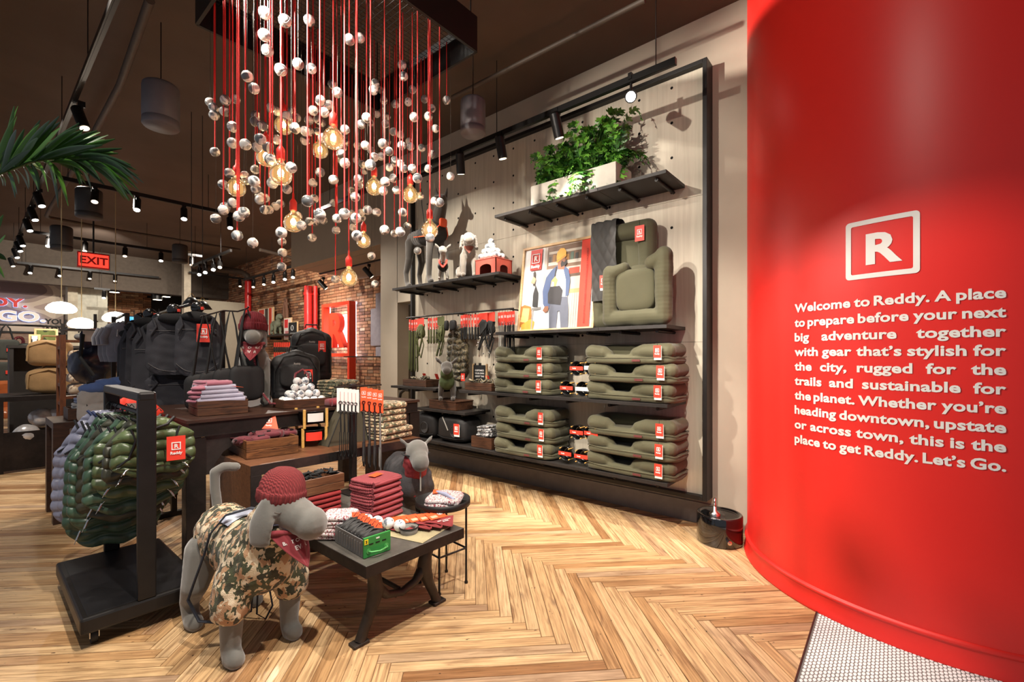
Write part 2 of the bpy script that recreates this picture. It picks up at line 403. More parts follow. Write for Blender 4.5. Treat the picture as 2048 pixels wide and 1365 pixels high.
# ---- white oval mosaic at the entrance and its metal edge strip
tf = struct('floor_mosaic', B().box((2.4, -.83, -.002), (7.6, 2.33, .012)), mat('grout', (118, 112, 108), .9))
b = B(); hexo = [(math.cos(PI/6+k*PI/3), math.sin(PI/6+k*PI/3)) for k in range(6)]
TX, TYY = .0170, .0285
for j in range(int(1.25/(TX*.87))):
    for i in range(int(2.2/TYY)):
        x = 1.65+i*TYY+(j % 2)*TYY/2; y = TY-.022-j*TX*.87
        if (x-3.96)**2+(y+.197)**2 < 1.06**2 or y < -.95: continue
        o = len(b.v); rr = [(x+a*.0128, y+c*.0076) for a, c in hexo]
        b.v += [(a, c, .0042) for a, c in rr]+[(x+(a-x)*.8, y+(c-y)*.8, .0058) for a, c in rr]
        b.f += [tuple(o+6+k for k in range(6))]+[(o+k, o+(k+1) % 6, o+6+(k+1) % 6, o+6+k) for k in range(6)]; b.sm += [False]*7
O('mosaic_tiles', b, mat('tile_white', (232, 232, 232), .25, var=.05), tf, kind='stuff')
O('edge_strip', B().box((2.0, TY-.004, .003), (7.0, .007, .012)), mat('strip_dark', (70, 60, 54), .4, .7), tf)
# ---- right wall, its skirting, recess and the bulkhead running on from it
M_WALL = mat('wall_taupe', (176, 164, 146), .85, var=.04, scale=3)
wr = struct('wall_right', B().box((4.1, 2.14, 2.15), (.2, 6.08, 4.3)).box((4.1, 5.75, 2.15), (.2, .42, 4.3)).box((4.1, 5.36, 3.25), (.2, .38, 2.1)).box((4.32, 5.36, 1.1), (.06, .6, 2.2)), M_WALL)
struct('trim_1', B().box((4.1, 7.45, 3.71), (.2, 2.99, 1.18)).box((5.2, 7.45, 3.70), (2.0, 2.97, 1.175)), mat('bulkhead_paint', (150, 136, 118), .85, var=.04, scale=3))
struct('wall_side', B().box((5.05, 5.96, 2.15), (1.9, .04, 4.3)), M_WALL)
struct('baseboard_right', B().box((3.99, 3.2, .085), (.02, 4.1, .17)).box((3.985, 3.2, .172), (.012, 4.1, .012)), mat('skirting_grey', (112, 106, 104), .6))
# ---- ceiling and the dark beam line at the back
struct('ceiling', B().box((2.4, 8.5, 4.34), (7.6, 23, .08)), mat('ceiling_paint', (92, 76, 64), .9, var=.12, scale=1.5))
struct('trim_2', B().box((2.6, 17.0, 3.8), (6.4, .3, 1.0)), mat('soffit_paint', (92, 82, 72), .9))
# ---- brick wall
def brick_mat():
    t = NT('brick'); g = t.add('ShaderNodeNewGeometry'); tc = t.add('ShaderNodeTexCoord')
    r = t.ramp(g.outputs['Random Per Island'], [(0, (112, 74, 52)), (.2, (162, 110, 78)), (.5, (184, 130, 92)), (.75, (196, 148, 108)), (.9, (132, 98, 76)), (1, (214, 182, 146))])
    n = t.noise(14, 4, tc.outputs['Object']); m = t.add('ShaderNodeMixRGB', blend_type='MULTIPLY'); m.inputs[0].default_value = .55
    t.link(r, m.inputs[1]); t.link(t.ramp(n.outputs[0], [(.3, (120, 110, 104)), (.7, (255, 255, 255))]), m.inputs[2]); t.link(m.outputs[0], t.b.inputs['Base Color'])
    t.b.inputs['Roughness'].default_value = .9; t.bump(n.outputs[0], .5, .01); return t.m
M_BRICK = brick_mat(); BX = 5.5
M_MORTAR = mat('mortar', (172, 148, 120), .95, var=.2, scale=20)
wbk = struct('wall_brick', B().box((BX+.14, 12.4, 2.15), (.2, 13.3, 4.3)), M_MORTAR)
def bricks(x, y0, y1, z0, z1, axis='Y', L=.215, H=.07, near_=None):
    b = B(); k = 0; z = z0
    while z < z1:
        y = y0-(L/2 if k % 2 else 0)
        while y < y1:
            ln = (L/2 if R_.random() < .12 else L); px = R_.uniform(0, .008)
            c = (x+.025-px, y+ln/2, z+H/2)
            if axis == 'Y': b.box(c, (.05, ln-.012, H-.012))
            else: b.box((y+ln/2, x+.025-px, z+H/2), (ln-.012, .05, H-.012))
            y += ln
        z += H; k += 1
    return b
O('brick_courses', bricks(BX, 7.6, 17.6, .01, 4.28), M_BRICK, wbk, kind='stuff')
# ---- back of the shop
yb = 18.0
def mural_mat():
    t = NT('camo_mural'); tc = t.add('ShaderNodeTexCoord'); n = t.noise(.95, .6, tc.outputs['Object'], .4, dist=.5)
    t.link(t.ramp(n.outputs[0], [(0, (126, 110, 108)), (.43, (166, 148, 136)), (.5, (208, 192, 172)), (.58, (178, 158, 146))], 'CONSTANT'), t.b.inputs['Base Color']); t.b.inputs['Roughness'].default_value = .8; return t.m
pA = gy(0, 664, yb); pB = gy(134, 664, yb); pT = gy(134, 555, yb)
wb = struct('wall_back', B().box(((pB.x-3)/2, yb+.1, (pA.z+4.3)/2), (pB.x+3, .2, 4.3-pA.z)), mural_mat())
O('plank_panelling', B().box(((pB.x-3)/2, yb+.1, pA.z/2), (pB.x+3, .2, pA.z)), wood('grey_boards', (120, 98, 84), (168, 142, 122), .8, (1.5, 10, 12)), wb)
O('panel_rail', B().box(((pB.x-3)/2, yb-.02, pA.z), (pB.x+3, .05, .05)), M_BLACK, wb)
for k in range(9): O('board_joint', B().box(((pB.x-3)/2, yb-.003, .12+k*.19), (pB.x+3, .012, .008)), M_BLACK, wb)
c0 = gy(134, 600, 17.6); c1 = gy(154, 600, 17.6); c2 = gy(215, 600, 17.6); c3 = gy(366, 600, 17.6)
struct('wall_return', B().box(((c0.x+c1.x)/2, 17.7, 2.0), (c1.x-c0.x, .5, 4.0)), mat('cream_paint', (206, 196, 172), .8))
struct('wall_white', B().box(((c1.x+c2.x)/2, 17.75, 2.0), (c2.x-c1.x, .3, 4.0)), mat('offwhite_paint', (206, 204, 188), .85))
struct('wall_far', B().box(((c2.x+c3.x)/2+.7, 19.0, 2.15), (c3.x-c2.x+2.2, .1, 4.3)), mat('black_back', (24, 22, 21), .9))
d0, d1 = gy(217, 600, 18.85), gy(290, 600, 18.85)
wf = struct('wall_brick_far', B().box(((d0.x+d1.x)/2, 18.93, 1.9), (d1.x-d0.x, .06, 3.8)), M_MORTAR)
O('brick_courses', bricks(18.86, d0.x, d1.x, .9, 3.6, 'X'), M_BRICK, wf, kind='stuff')
# grey partition at the back and slim white post
q0, q1 = gy(383, 598, 15.0), gy(515, 607, 15.0)
struct('wall_partition', B().box(((q0.x+q1.x)/2+.1, 15.05, q0.z/2-.0), (q1.x-q0.x+.2, .1, q0.z)), mat('partition_paint', (158, 150, 132), .85, var=.03))
q2 = gy(368, 600, 14.8)
struct('post', B().box((q2.x+.085, 14.9, 2.15), (.17, .2, 4.3)), mat('post_paint', (190, 180, 160), .8))
# wall lettering at the back
def wordsign(name, s, right_px, base_px, h_px, m, lab, Y=yb-.09, depth=.05, halo=None, sx=1.35, ml=None):
    p = gy(right_px, base_px, Y); h = h_px/F_*(p.x*S_+p.y*C_)
    e = E(name, lab, 'sign', (p.x, p.y, p.z))
    me = text(s, h/.72, depth/2, .04, 'RIGHT', 1.05, sx)
    O('letters', me, m, e, (0, 0, 0), (PI/2, 0, 0))
    O('back_plate', text(s, h/.72, .004, .055, 'RIGHT', 1.05, sx), halo, e, (0, depth/2+.02, 0), (PI/2, 0, 0))
    return e
wordsign('letter_sign', 'REDDY.', 55, 615, 16, glow('letter_red', (205, 44, 34), .25), 'raised red letters REDDY on the camouflage wall', halo=glow('halo_blue', (170, 195, 255), 1.6))
wordsign('letter_sign', "LET'S GO.", 92, 644, 19, glow('letter_lit', (226, 214, 200), .35), "glowing white letters LET'S GO below the red ones", halo=glow('halo_blue', (150, 185, 255), 3.0))
sg = E('letter_sign', 'black words painted on the off-white back wall', 'sign', gy(196, 652, 17.58))
for k, s in enumerate(('YOUR NEXT', 'ADVENTURE', 'STARTS HERE')): O('word', text(s, .19, .003, .04, 'RIGHT'), mat('ink_black', (22, 22, 22), .7, var=0), sg, (0, 0, -k*.21), (PI/2, 0, 0))
# ---- red drum wall with welcome text
CC = Vector((3.961, -.197, 0)); CR = 1.066
def red_mat():
    t = NT('red_paint'); tc = t.add('ShaderNodeTexCoord'); n = t.noise(40, 2, tc.outputs['Object'])
    t.b.inputs['Base Color'].default_value = lin((226, 40, 32)); t.b.inputs['Roughness'].default_value = .42; t.bump(n.outputs[0], .04, .002); return t.m
M_DRUM = red_mat()
dr = struct('wall_drum', B().lathe([(CR, .0), (CR, 4.3)], 128, Matrix.Translation(CC)), M_DRUM)
O('skirting', B().lathe([(CR, .0), (CR+.019, .0), (CR+.022, .012), (CR+.012, .026), (CR+.009, .10), (CR+.009, .104), (CR+.016, .108), (CR+.016, .122), (CR, .13)], 128, Matrix.Translation(CC)), M_DRUM, dr)
def cylhit(px, py, rad=CR):
    r = ray(px, py); d = Vector((r.x, r.y)); o = -Vector((CC.x, CC.y)); a = d.dot(d); bq = 2*o.dot(d); c = o.dot(o)-rad*rad
    D = bq*bq-4*a*c
    t = (-bq-math.sqrt(max(D, 0)))/(2*a); p = Vector((d.x*t, d.y*t)); q = p-Vector((CC.x, CC.y))
    return math.atan2(q.y, q.x), CH_+r.z*t
tL, zL = cylhit(1590, 625.5); tR, _ = cylhit(2012, 606)
_, zB = cylhit(1594, 885.5)
pitch = (zL-zB)/9; width = (abs((tR-tL) % (2*PI) if (tR-tL) % (2*PI) < PI else 2*PI-(tR-tL) % (2*PI)))*CR
sgn = 1 if ((tR-tL) % (2*PI)) < PI else -1
LINES = ["Welcome to Reddy. A place", "to prepare before your next", "big adventure together", "with gear that\u2019s stylish for", "the city, rugged for the", "trails and sustainable for", "the planet. Whether you\u2019re", "heading downtown, upstate", "or across town, this is the", "place to get Reddy. Let\u2019s Go."]
def wrap(me, x0, z0, th=.0022):
    """bend a flat mesh (x along the arc, y up) round the drum"""
    bm = bmesh.new(); bm.from_mesh(me); bmesh.ops.triangulate(bm, faces=bm.faces[:])
    for _ in range(4):
        le = [e for e in bm.edges if abs(e.verts[0].co.x-e.verts[1].co.x) > .035]
        if not le: break
        bmesh.ops.subdivide_edges(bm, edges=le, cuts=1)
        bmesh.ops.triangulate(bm, faces=bm.faces[:])
    vs = []
    for v in bm.verts:
        a = tL+sgn*(x0+v.co.x)/CR; r = CR+th+v.co.z
        vs.append((CC.x+r*math.cos(a), CC.y+r*math.sin(a), z0+v.co.y))
    fs = [tuple(v.index for v in f.verts) for f in bm.faces]; bm.free(); return vs, fs
fs_ = pitch*.665
def wid(me): xs = [v.co.x for v in me.vertices]; return (min(xs), max(xs)) if xs else (0, 0)
M_VINYL = mat('vinyl_white', (238, 234, 228), .5, var=0, emit=0)
for i, ln in enumerate(LINES):
    b = B(); words = ln.split(' '); ms = [text(wd, fs_*1.20, .0006, .030, 'LEFT', 1.03, 1.19) for wd in words]
    ws = [wid(m) for m in ms]; tot = sum(a[1]-a[0] for a in ws); gap = (width-tot)/max(1, len(words)-1); k = 1.0
    if gap < fs_*.28: k = (width-fs_*.28*(len(words)-1))/tot; gap = fs_*.28
    x = 0
    for m, a in zip(ms, ws):
        me = m.copy()
        for v in me.vertices: v.co.x = (v.co.x-a[0])*k
        vs, ff = wrap(me, x, zL-i*pitch); o = len(b.v); b.v += vs; b.f += [tuple(j+o for j in f) for f in ff]; b.sm += [False]*len(ff)
        x += (a[1]-a[0])*k+gap
    O('text_line', b, M_VINYL, dr)
a1, z1 = cylhit(1692, 449); a2, z2 = cylhit(1840, 422); _, z3 = cylhit(1695, 562)
X1 = ((a1-tL)*sgn)*CR; X2 = ((a2-tL)*sgn)*CR; ws_ = X2-X1; hs = z1-z3; tk = .014*1.75
bb = B()
def rrect(w, h, r, n=5):
    out = []
    for (cx, cy, a0) in ((w-r, h-r, 0), (r, h-r, PI/2), (r, r, PI), (w-r, r, 1.5*PI)):
        for k in range(n+1): a = a0+PI/2*k/n; out.append((cx+r*math.cos(a), cy+r*math.sin(a)))
    return out
oc = rrect(ws_, hs, .018); ic = [(x+tk, y+tk) for x, y in rrect(ws_-2*tk, hs-2*tk, .008)]
vs = [(x, y, .0006) for x, y in oc+ic]; n_ = len(oc)
ring = B()._a(vs, [(i, (i+1) % n_, n_+(i+1) % n_, n_+i) for i in range(n_)]).mesh()
vv, ff = wrap(ring, X1, z3); O('logo_frame', B()._a(vv, ff), M_VINYL, dr)
rm = text('R', hs*.70, .0006, .035, 'CENTER', 1, 1.1); vv, ff = wrap(rm, (X1+X2)/2, z3+hs*.25); O('logo_letter', B()._a(vv, ff), M_VINYL, dr)
# ---- ceiling pipework
M_PIPE = mat('painted_pipe', (84, 72, 62), .6, .2, .1)
def pipe(name, pts, r, lab, m=M_PIPE): o = O(name, B().tube(pts, r, 10), m); tag(o, lab, 'pipe'); return o
z = 4.1
pipe('ceiling_pipe', [gz(1290, 0, z), gz(905, 195, z)], .022, 'thin painted pipe under the ceiling above the cylinder speaker')
pipe('conduit', [gz(300, 0, z), gz(240, 170, z), gz(170, 300, z), gz(100, 418, z), gz(93, 432, z-.02), gz(100, 436, z), gz(240, 462, z), gz(480, 500, z)], .032, 'long grey conduit bending across the dark ceiling at the left')
duct = E('air_duct', 'ribbed grey air duct along the top left corner of the ceiling', 'duct')
O('tube', B().tube([(-.25, 3.0, 3.9), (-.25, 16, 3.9)], .24, 24), mat('duct_metal', (96, 88, 80), .5, .4), duct)
for k in range(60): O('rib', B().tube(arc((-.25, 3.2+k*.2, 3.9), .243, 0, 2*PI, 20), .008, 5), MATS['duct_metal'], duct)
pipe('ceiling_pipe', [gz(520, 500, 3.9), gz(600, 520, 3.9), gz(660, 528, 3.9)], .04, 'thick pipe beside the bulkhead over the far shop')
for i, (x, lab, r) in enumerate(((617, 'broad red standpipe in front of the brick wall', .10), (631, 'second red standpipe, narrower, beside the broad one', .05))):
    p = gx(x, 600, BX-.12-.1*(1-i)); o = E('red_pipe', lab, 'pipe', (p.x, p.y, 0), 0, 'red pipes on the brick wall')
    O('tube', B().cyl((0, 0, 0), (0, 0, 3.12 if i == 0 else 3.12), r, n=20), mat('pipe_red', (206, 40, 36), .35, coat=.3), o)
    for z in (1.9, 2.9): O('collar', B().cyl((0, 0, z), (0, 0, z+.06), r*1.15, n=20), MATS['pipe_red'], o)
p = gx(496, 570, BX-.12); o = E('red_pipe', 'far red downpipe dropping behind the grey partition', 'pipe', (p.x, p.y, 0)); O('tube', B().cyl((0, 0, 0), (0, 0, 3.72), .09, n=16), MATS['pipe_red'], o); O('elbow', B().tube([(0, 0, 3.68), (-.03, 0, 3.85), (-.2, 0, 3.93), (-1.6, 0, 3.93)], .09, 12), M_PIPE, o)
# ================================================================ TRACK LIGHTS
M_TRK = mat('track_black', (22, 20, 19), .4, .3, .1); M_LAMP = glow('lamp_face', (255, 246, 232), 22); M_DIM = glow('lamp_inner', (255, 236, 208), 2.2)
def track(name, p0, p1, lab, heads=()):
    p0, p1 = Vector(p0), Vector(p1); e = E(name, lab, 'track light', p0); d = (p1-p0); L = d.length; an = math.atan2(d.y, d.x)
    b = B(); b.box((L/2, 0, 0), (L, .036, .05)); b.box((L/2, .0, -.0255), (L, .014, .004))
    O('rail', b, M_TRK, e, rot=(0, 0, an))
    for k in range(int(L/1.6)+1):
        t = min(L-.1, .15+k*1.6); q = d.normalized()*t; O('hanger', B().cyl(q+Vector((0, 0, .02)), q+Vector((0, 0, 4.3-p0.z)), .004, n=5), M_TRK, e)
    return e
def head(parent, org, loc, aim, lit=True, s=1.0, n='spot_head'):
    """adjustable cylinder head hung below the rail"""
    q = (Vector(aim)-Vector(loc)).to_track_quat('Z', 'Y'); rel = Vector(loc)-Vector(org)
    h = O(n, B().cyl((0, 0, -.12), (0, 0, .075), .045, n=18).cyl((0, 0, -.135), (0, 0, -.12), .036, .045, n=18), M_TRK, parent, rel); h.rotation_mode = 'QUATERNION'; h.rotation_quaternion = q
    O('lens', B().cyl((0, 0, .0765), (0, 0, .079), .036, n=18), M_LAMP if lit else M_DIM, h)
    O('yoke', B().cyl((0, 0, .02), (0, 0, .14), .011, n=8).box((0, 0, .15), (.05, .03, .05)), M_TRK, parent, rel)
def spots_on(e, org, lst, z):
    for (px, py, aim, lit) in lst:
        pass
# track along the peg wall (parallel to it)
TX0 = 3.3; t0 = gx(1352, 122, TX0); tz = t0.z
e = track('track_light', (TX0, t0.y, tz), (TX0, 6.6, tz), 'black ceiling track with spotlights along the top of the peg wall')
org = Vector((TX0, t0.y, tz))
def aty(px, X, z):  # point on the line X, z seen in image column px
    r = ray(px, 400); return Vector((X, r.y*X/r.x, z))
for px, aim, lit in ((1003, (3.9, 2.9, 1.2), 1), (1115, (3.9, 2.2, 1.8), 1), (921, (3.9, 3.9, 1.3), 1)):
    h = aty(px, TX0, tz-.16); head(e, org, h, aim, False)
h = aty(1262, TX0, tz-.13); head(e, org, h, h+Vector((-.8, -.35, -.5)), True)
for px, ty, en in ((1003, 3.1, 95), (1115, 2.2, 85), (921, 4.1, 95), (830, 4.6, 70)):
    h = aty(px, TX0-.1, tz-.25); light('SPOT', h, (3.9, ty, .9), en, NEUT, .03, 62, .6)
h = aty(1262, TX0, tz-.2); light('SPOT', h, (2.0, .9, 0), 130, NEUT, .03, 70, .5)
# second wall track run seen above the far brick wall
e = track('track_light', gx(640, 547, 4.6), gx(762, 516, 4.6), 'black track with a tilted spotlight under the bulkhead soffit'); o_ = gx(640, 547, 4.6)
for px, py in ((647, 556), (738, 530)): p = gx(px, py, 4.6); head(e, o_, p-Vector((0, 0, .16)), p+Vector((.6, -.4, -1)), False)
# left track, parallel to the wall
zt = 3.75; a0 = gz(229, 0, zt); lx = a0.x
e = track('track_light', (lx, 1.6, zt), (lx, 15.0, zt), 'long black track with many spotlights running down the left of the ceiling'); org = Vector((lx, 1.6, zt))
def athead(px, py, X): r = ray(px, py); t = X/r.x; return Vector((X, r.y*t, CH_+r.z*t))
for px, py, lit, dx in ((163, 112, 0, .05), (153, 213, 1, .12), (80, 350, 1, .02), (67, 388, 1, .02), (57, 425, 1, .02), (43, 447, 1, .02), (38, 468, 1, .02), (32, 482, 1, .02), (24, 500, 0, .02), (10, 540, 0, 0)):
    p = athead(px, py, lx+dx); p.z = zt-.17; head(e, org, p, p+Vector((.25, -.35, -1)), lit)
# cross tracks
def cross(px0, py0, px1, zt, lab, hs, g='track_light'):
    p0 = gz(px0, py0, zt); r = ray(px1, 500); x1 = r.x*p0.y/r.y
    e = track(g, p0, (x1, p0.y, zt), lab)
    for px, lit in hs:
        r = ray(px, 500); p = Vector((r.x*p0.y/r.y, p0.y, zt-.17)); head(e, p0, p, p+Vector((-.12, -.5, -1)), lit)
    return p0
cross(104, 352, 470, 3.75, 'cross track nearest the palm, its last spotlight glaring', ((190, 0), (274, 1), (368, 1), (460, 1)))
cross(58, 463, 404, 3.75, 'second cross track, over the hanging white lamps', ((97, 1), (170, 0), (250, 0), (322, 1), (383, 0)))
cross(34, 525, 318, 3.75, 'third cross track, below and behind the red exit sign', ((61, 1), (120, 1), (180, 0), (230, 0)))
cross(0, 562, 137, 3.55, 'cross track in front of the camouflage mural', ((5, 0), (42, 0), (90, 0)))
cross(188, 577, 220, 3.2, 'short track with one spotlight by the off-white wall', ((208, 1),))
e = track('track_light', gx(386, 532, 3.2), gx(462, 503, 3.2), 'short slanting track of four spotlights past the white post'); o_ = gx(386, 532, 3.2)
for px, py, lit in ((399, 545, 1), (411, 539, 1), (427, 534, 1), (440, 528, 0)): p = gx(px, py, 3.2); p.z = o_.z-.2; head(e, o_, p, p+Vector((-.3, -.8, -1)), lit)
e = track('track_light', gx(488, 560, 4.7), gx(585, 527, 4.7), 'track of spotlights in front of the brick wall'); o_ = gx(488, 560, 4.7)
for px, py, lit in ((507, 565, 0), (528, 560, 0), (547, 557, 1), (570, 551, 1), (586, 546, 1)): p = gx(px, py, 4.7); p.z = o_.z-.2; head(e, o_, p, p+Vector((-.3, -.6, -1)), lit)
cross(378, 545, 540, 3.7, 'far cross track meeting the brick wall', ((480, 0), (516, 0)))
# cylinder downlights far back
for i, (px, py) in enumerate(((275, 572), (258, 580), (229, 585), (350, 590), (332, 594), (315, 600))):
    p = gy(px, py, 17.2); o = E('downlight', 'black cylinder downlight over the far back room', 'downlight', p, 0, 'cylinder downlights at the back')
    O('body', B().cyl((0, 0, 0), (0, 0, .34), .13, n=16).cyl((0, 0, .34), (0, 0, 4.28-p.z), .012, n=6), M_TRK, o); O('lens', B().cyl((0, 0, -.004), (0, 0, .002), .11, n=16), glow('down_face', (255, 240, 214), 8), o)
# ================================================================ PENDANTS, SPEAKERS, SIGN
M_SHADE = glow('opal_glass', (255, 250, 242), 1.5)
for i, (px, py, w) in enumerate(((123, 616, 47), (163, 647, 43), (231, 635, 42))):
    Y = (9.0, 9.6, 9.6)[i]; p = gy(px, py, Y); d = p.x*S_+p.y*C_; r = w/2/F_*d
    o = E('pendant_lamp', ('left hanging lamp, glowing white flattened globe', 'middle hanging lamp, the lowest glowing white globe', 'right hanging lamp, glowing white globe before the screen')[i], 'pendant lamp', p, 0, 'white globe pendants')
    prof = [(0, .50), (.28, .50), (.55, .42), (.82, .22), (.97, 0), (1, -.14), (.93, -.30), (.72, -.42), (.4, -.47), (0, -.48)]
    O('shade', B().lathe([(a*r, b_*r*1.0) for a, b_ in prof], 32), M_SHADE, o)
    O('cord', B().cyl((0, 0, .45*r), (0, 0, 4.28-p.z), .006, n=5), mat('cord_cream', (170, 150, 110), .7), o); O('cap', B().cyl((0, 0, .48*r), (0, 0, .56*r), r*.12, n=12), M_PAPER, o)
    light('POINT', p-Vector((0, 0, r)), None, 14, WARM, .1)
M_SPK = mat('speaker_grey', (98, 94, 98), .55, var=.06); M_SPK2 = mat('speaker_dark', (46, 42, 40), .6)
for i, (px, py, d, w, m, lab) in enumerate(((322, 213, 3.9, 62, M_SPK, 'grey cylinder speaker hung left of the chandelier'), (946, 235, 4.0, 50, M_SPK, 'grey cylinder speaker hung in front of the peg wall track'), (178, 408, 6.4, 42, M_SPK2, 'dark cylinder speaker behind the first cross track'), (123, 477, 7.6, 34, M_SPK2, 'dark cylinder speaker behind the second cross track'), (360, 508, 9.5, 26, M_SPK2, 'small dark cylinder speaker near the white post'))):
    p = gd(px, py, d); r = w/2/F_*d
    o = E('speaker', lab, 'speaker', p, 0, 'hanging cylinder speakers'); h = r*1.38
    O('body', B().lathe([(0, h), (r*.86, h), (r*.97, h*.93), (r, h*.8), (r, -h*.62), (r*.985, -h*.63), (r*.985, -h*.65), (r, -h*.66), (r, -h*.93), (r*.93, -h), (0, -h)], 32), m, o)
    O('grille', B().lathe([(0, -h*1.01), (r*.85, -h*1.01), (r*.86, -h*.99)], 32), m, o)
    O('cable', B().cyl((0, 0, h), (0, 0, 4.28-p.z), .004, n=5), M_TRK, o); O('eyelet', B().tube(arc((0, 0, h+.012), .014, 0, 2*PI, 10), .003, 5), M_TRK, o)
p = gy(187, 522, 10.2); o = E('exit_sign', 'small lit red exit sign under the ceiling', 'sign', p)
O('case', B().box((0, 0, 0), (.40, .06, .26), .01), mat('exit_case', (176, 30, 24), .4), o); O('face', B().box((0, -.032, 0), (.37, .006, .21)), glow('exit_glow', (235, 60, 44), 1.2), o)
O('letters', text('EXIT', .17, .002, .03), glow('exit_letters', (120, 10, 8), .3), o, (0, -.037, -.06), (PI/2, 0, 0)); O('stem', B().cyl((0, 0, .13), (0, 0, 4.28-p.z), .012, n=6), M_TRK, o)
# ================================================================ CHANDELIER
Zb = CH_+2.27; bx0, bx1, by0, by1 = 1.0, 2.43, 2.39, 3.66
ch = E('chandelier', 'large chandelier of glass balls and filament bulbs on red cords under a black frame', 'chandelier', ((bx0+bx1)/2, (by0+by1)/2, Zb)); OC = Vector(ch.location)
t = .02; H_ = .26; b = B()
for c, d in ((((bx0+bx1)/2, by0, 0), (bx1-bx0, t, H_)), (((bx0+bx1)/2, by1, 0), (bx1-bx0, t, H_)), ((bx0, (by0+by1)/2, 0), (t, by1-by0, H_)), ((bx1, (by0+by1)/2, 0), (t, by1-by0, H_))):
    b.box(Vector((c[0], c[1], Zb+H_/2))-OC, d)
O('box_frame', b, mat('frame_black', (12, 11, 11), .5), ch)
b = B(); n = 34
for k in range(n+1):
    x = bx0+(bx1-bx0)*k/n; y = by0+(by1-by0)*k/n
    b.cyl(Vector((x, by0, Zb+.19))-OC, Vector((x, by1, Zb+.19))-OC, .0022, n=4, caps=False); b.cyl(Vector((bx0, y, Zb+.195))-OC, Vector((bx1, y, Zb+.195))-OC, .0022, n=4, caps=False)
O('wire_grid', b, M_TRK, ch)
for x in (bx0+.03, bx1-.03):
    for y in (by0+.03, by1-.03): O('suspension_rod', B().cyl(Vector((x, y, Zb+H_))-OC, Vector((x, y, 4.3))-OC, .006, n=6), M_TRK, ch)
M_CORD = mat('cord_red', (212, 44, 40), .6, var=.05); M_WIRE = mat('wire_dark', (70, 62, 54), .4, .6); M_SOCK = mat('socket_red', (222, 52, 44), .45, var=.03)
M_BULB = glass('bulb_glass', (1, .95, .86, 1), .22); M_FIL = glow('filament', (255, 222, 168), 60)
_t = M_BULB.node_tree; _e = _t.nodes.new('ShaderNodeEmission'); _e.inputs[0].default_value = lin((255, 196, 120)); _e.inputs[1].default_value = .28; _a = _t.nodes.new('ShaderNodeAddShader'); _m = [n for n in _t.nodes if n.type == 'MIX_SHADER'][0]; _t.links.new(_m.outputs[0], _a.inputs[0]); _t.links.new(_e.outputs[0], _a.inputs[1]); _t.links.new(_a.outputs[0], _t.nodes['Material Output'].inputs[0])  # faint warm emission added to the glass imitates bloom round the filament
def foot(px, d):
    r = ray(px, 500); lo, hi = 0, 99
    for (o_, v, a0, a1) in ((0, r.x, bx0+.03, bx1-.03), (1, r.y, by0+.03, by1-.03)):
        if abs(v) < 1e-6: continue
        t0, t1 = sorted((a0/v, a1/v)); lo = max(lo, t0); hi = min(hi, t1)
    if lo > hi: return (lo+hi)/2
    return min(max(d, lo), hi)
def zc(x, y): return 380+x*.4394, y*.4394
cordm = B().cyl((0, 0, 0), (0, 0, 1), .0042, n=5, caps=False).mesh(); wirem = B().cyl((0, 0, 0), (0, 0, 1), .0011, n=4, caps=False).mesh()
prof = [(.016, .085), (.019, .07), (.03, .056), (.047, .04), (.058, .018), (.0615, -.005), (.058, -.027), (.046, -.046), (.026, -.058), (0, -.0625)]
bulbm = B().lathe(prof, 28).mesh(); sockm = B().lathe([(0, .20), (.006, .20), (.008, .165), (.019, .15), (.0235, .14), (.0235, .085), (0, .085)], 20).mesh()
filb = B()
for k in range(8):
    a = 2*PI*k/8; filb.tube([(.006*math.cos(a), .006*math.sin(a), .03), (.012*math.cos(a), .012*math.sin(a), -.012)], .0011, 4)
filb.sph((0, 0, .006), (.017, .017, .022), 12, 10)  # glow core added round the wires, imitating the filament's glare
film = filb.mesh(); stemm = B().lathe([(.013, .085), (.012, .06), (.004, .05), (.003, .03)], 10).mesh()
for zx, zy, dm in ((425, 572, 76), (652, 632, 92), (592, 684, 70), (345, 715, 82), (413, 792, 96), (211, 855, 78), (470, 1015, 82), (838, 852, 72), (1003, 888, 70), (790, 1097, 62), (1091, 1048, 74), (723, 1266, 76)):
    x, y = zc(zx, zy); d = foot(x, .123*F_/(dm*.4394)); p = gd(x, y, d)
    bo = O('bulb', bulbm, M_BULB, ch, p-OC); O('filament', film, M_FIL, bo); O('socket', sockm, M_SOCK, bo); O('stem', stemm, MATS['bulb_glass'], bo)
    O('cord', cordm, M_CORD, bo, (0, 0, .19), sc=(1, 1, Zb+.19-p.z-.19))
    light('POINT', p-Vector((0, 0, .0)), None, 5.5, (1, .74, .46), .012, name='bulb_light')
def ball_mat():
    t = NT('marbled_ball'); tc = t.add('ShaderNodeTexCoord'); oi = t.add('ShaderNodeObjectInfo')
    va = t.add('ShaderNodeVectorMath', operation='ADD'); t.link(tc.outputs['Object'], va.inputs[0])
    ml = t.add('ShaderNodeVectorMath', operation='SCALE'); ml.inputs[0].default_value = (7, 5, 3); t.link(oi.outputs['Random'], ml.inputs['Scale']); t.link(ml.outputs[0], va.inputs[1])
    n = t.noise(16, .8, va.outputs[0], .4, dist=.4)
    t.link(t.ramp(n.outputs[0], [(0, (96, 98, 98)), (.40, (226, 222, 214)), (.5, (248, 244, 236)), (.56, (170, 170, 168)), (.64, (110, 112, 112))], 'CONSTANT'), t.b.inputs['Base Color'])
    t.b.inputs['Roughness'].default_value = .35; t.b.inputs['Coat Weight'].default_value = 1; t.b.inputs['Coat Roughness'].default_value = .02; return t.m
M_BALL = ball_mat()
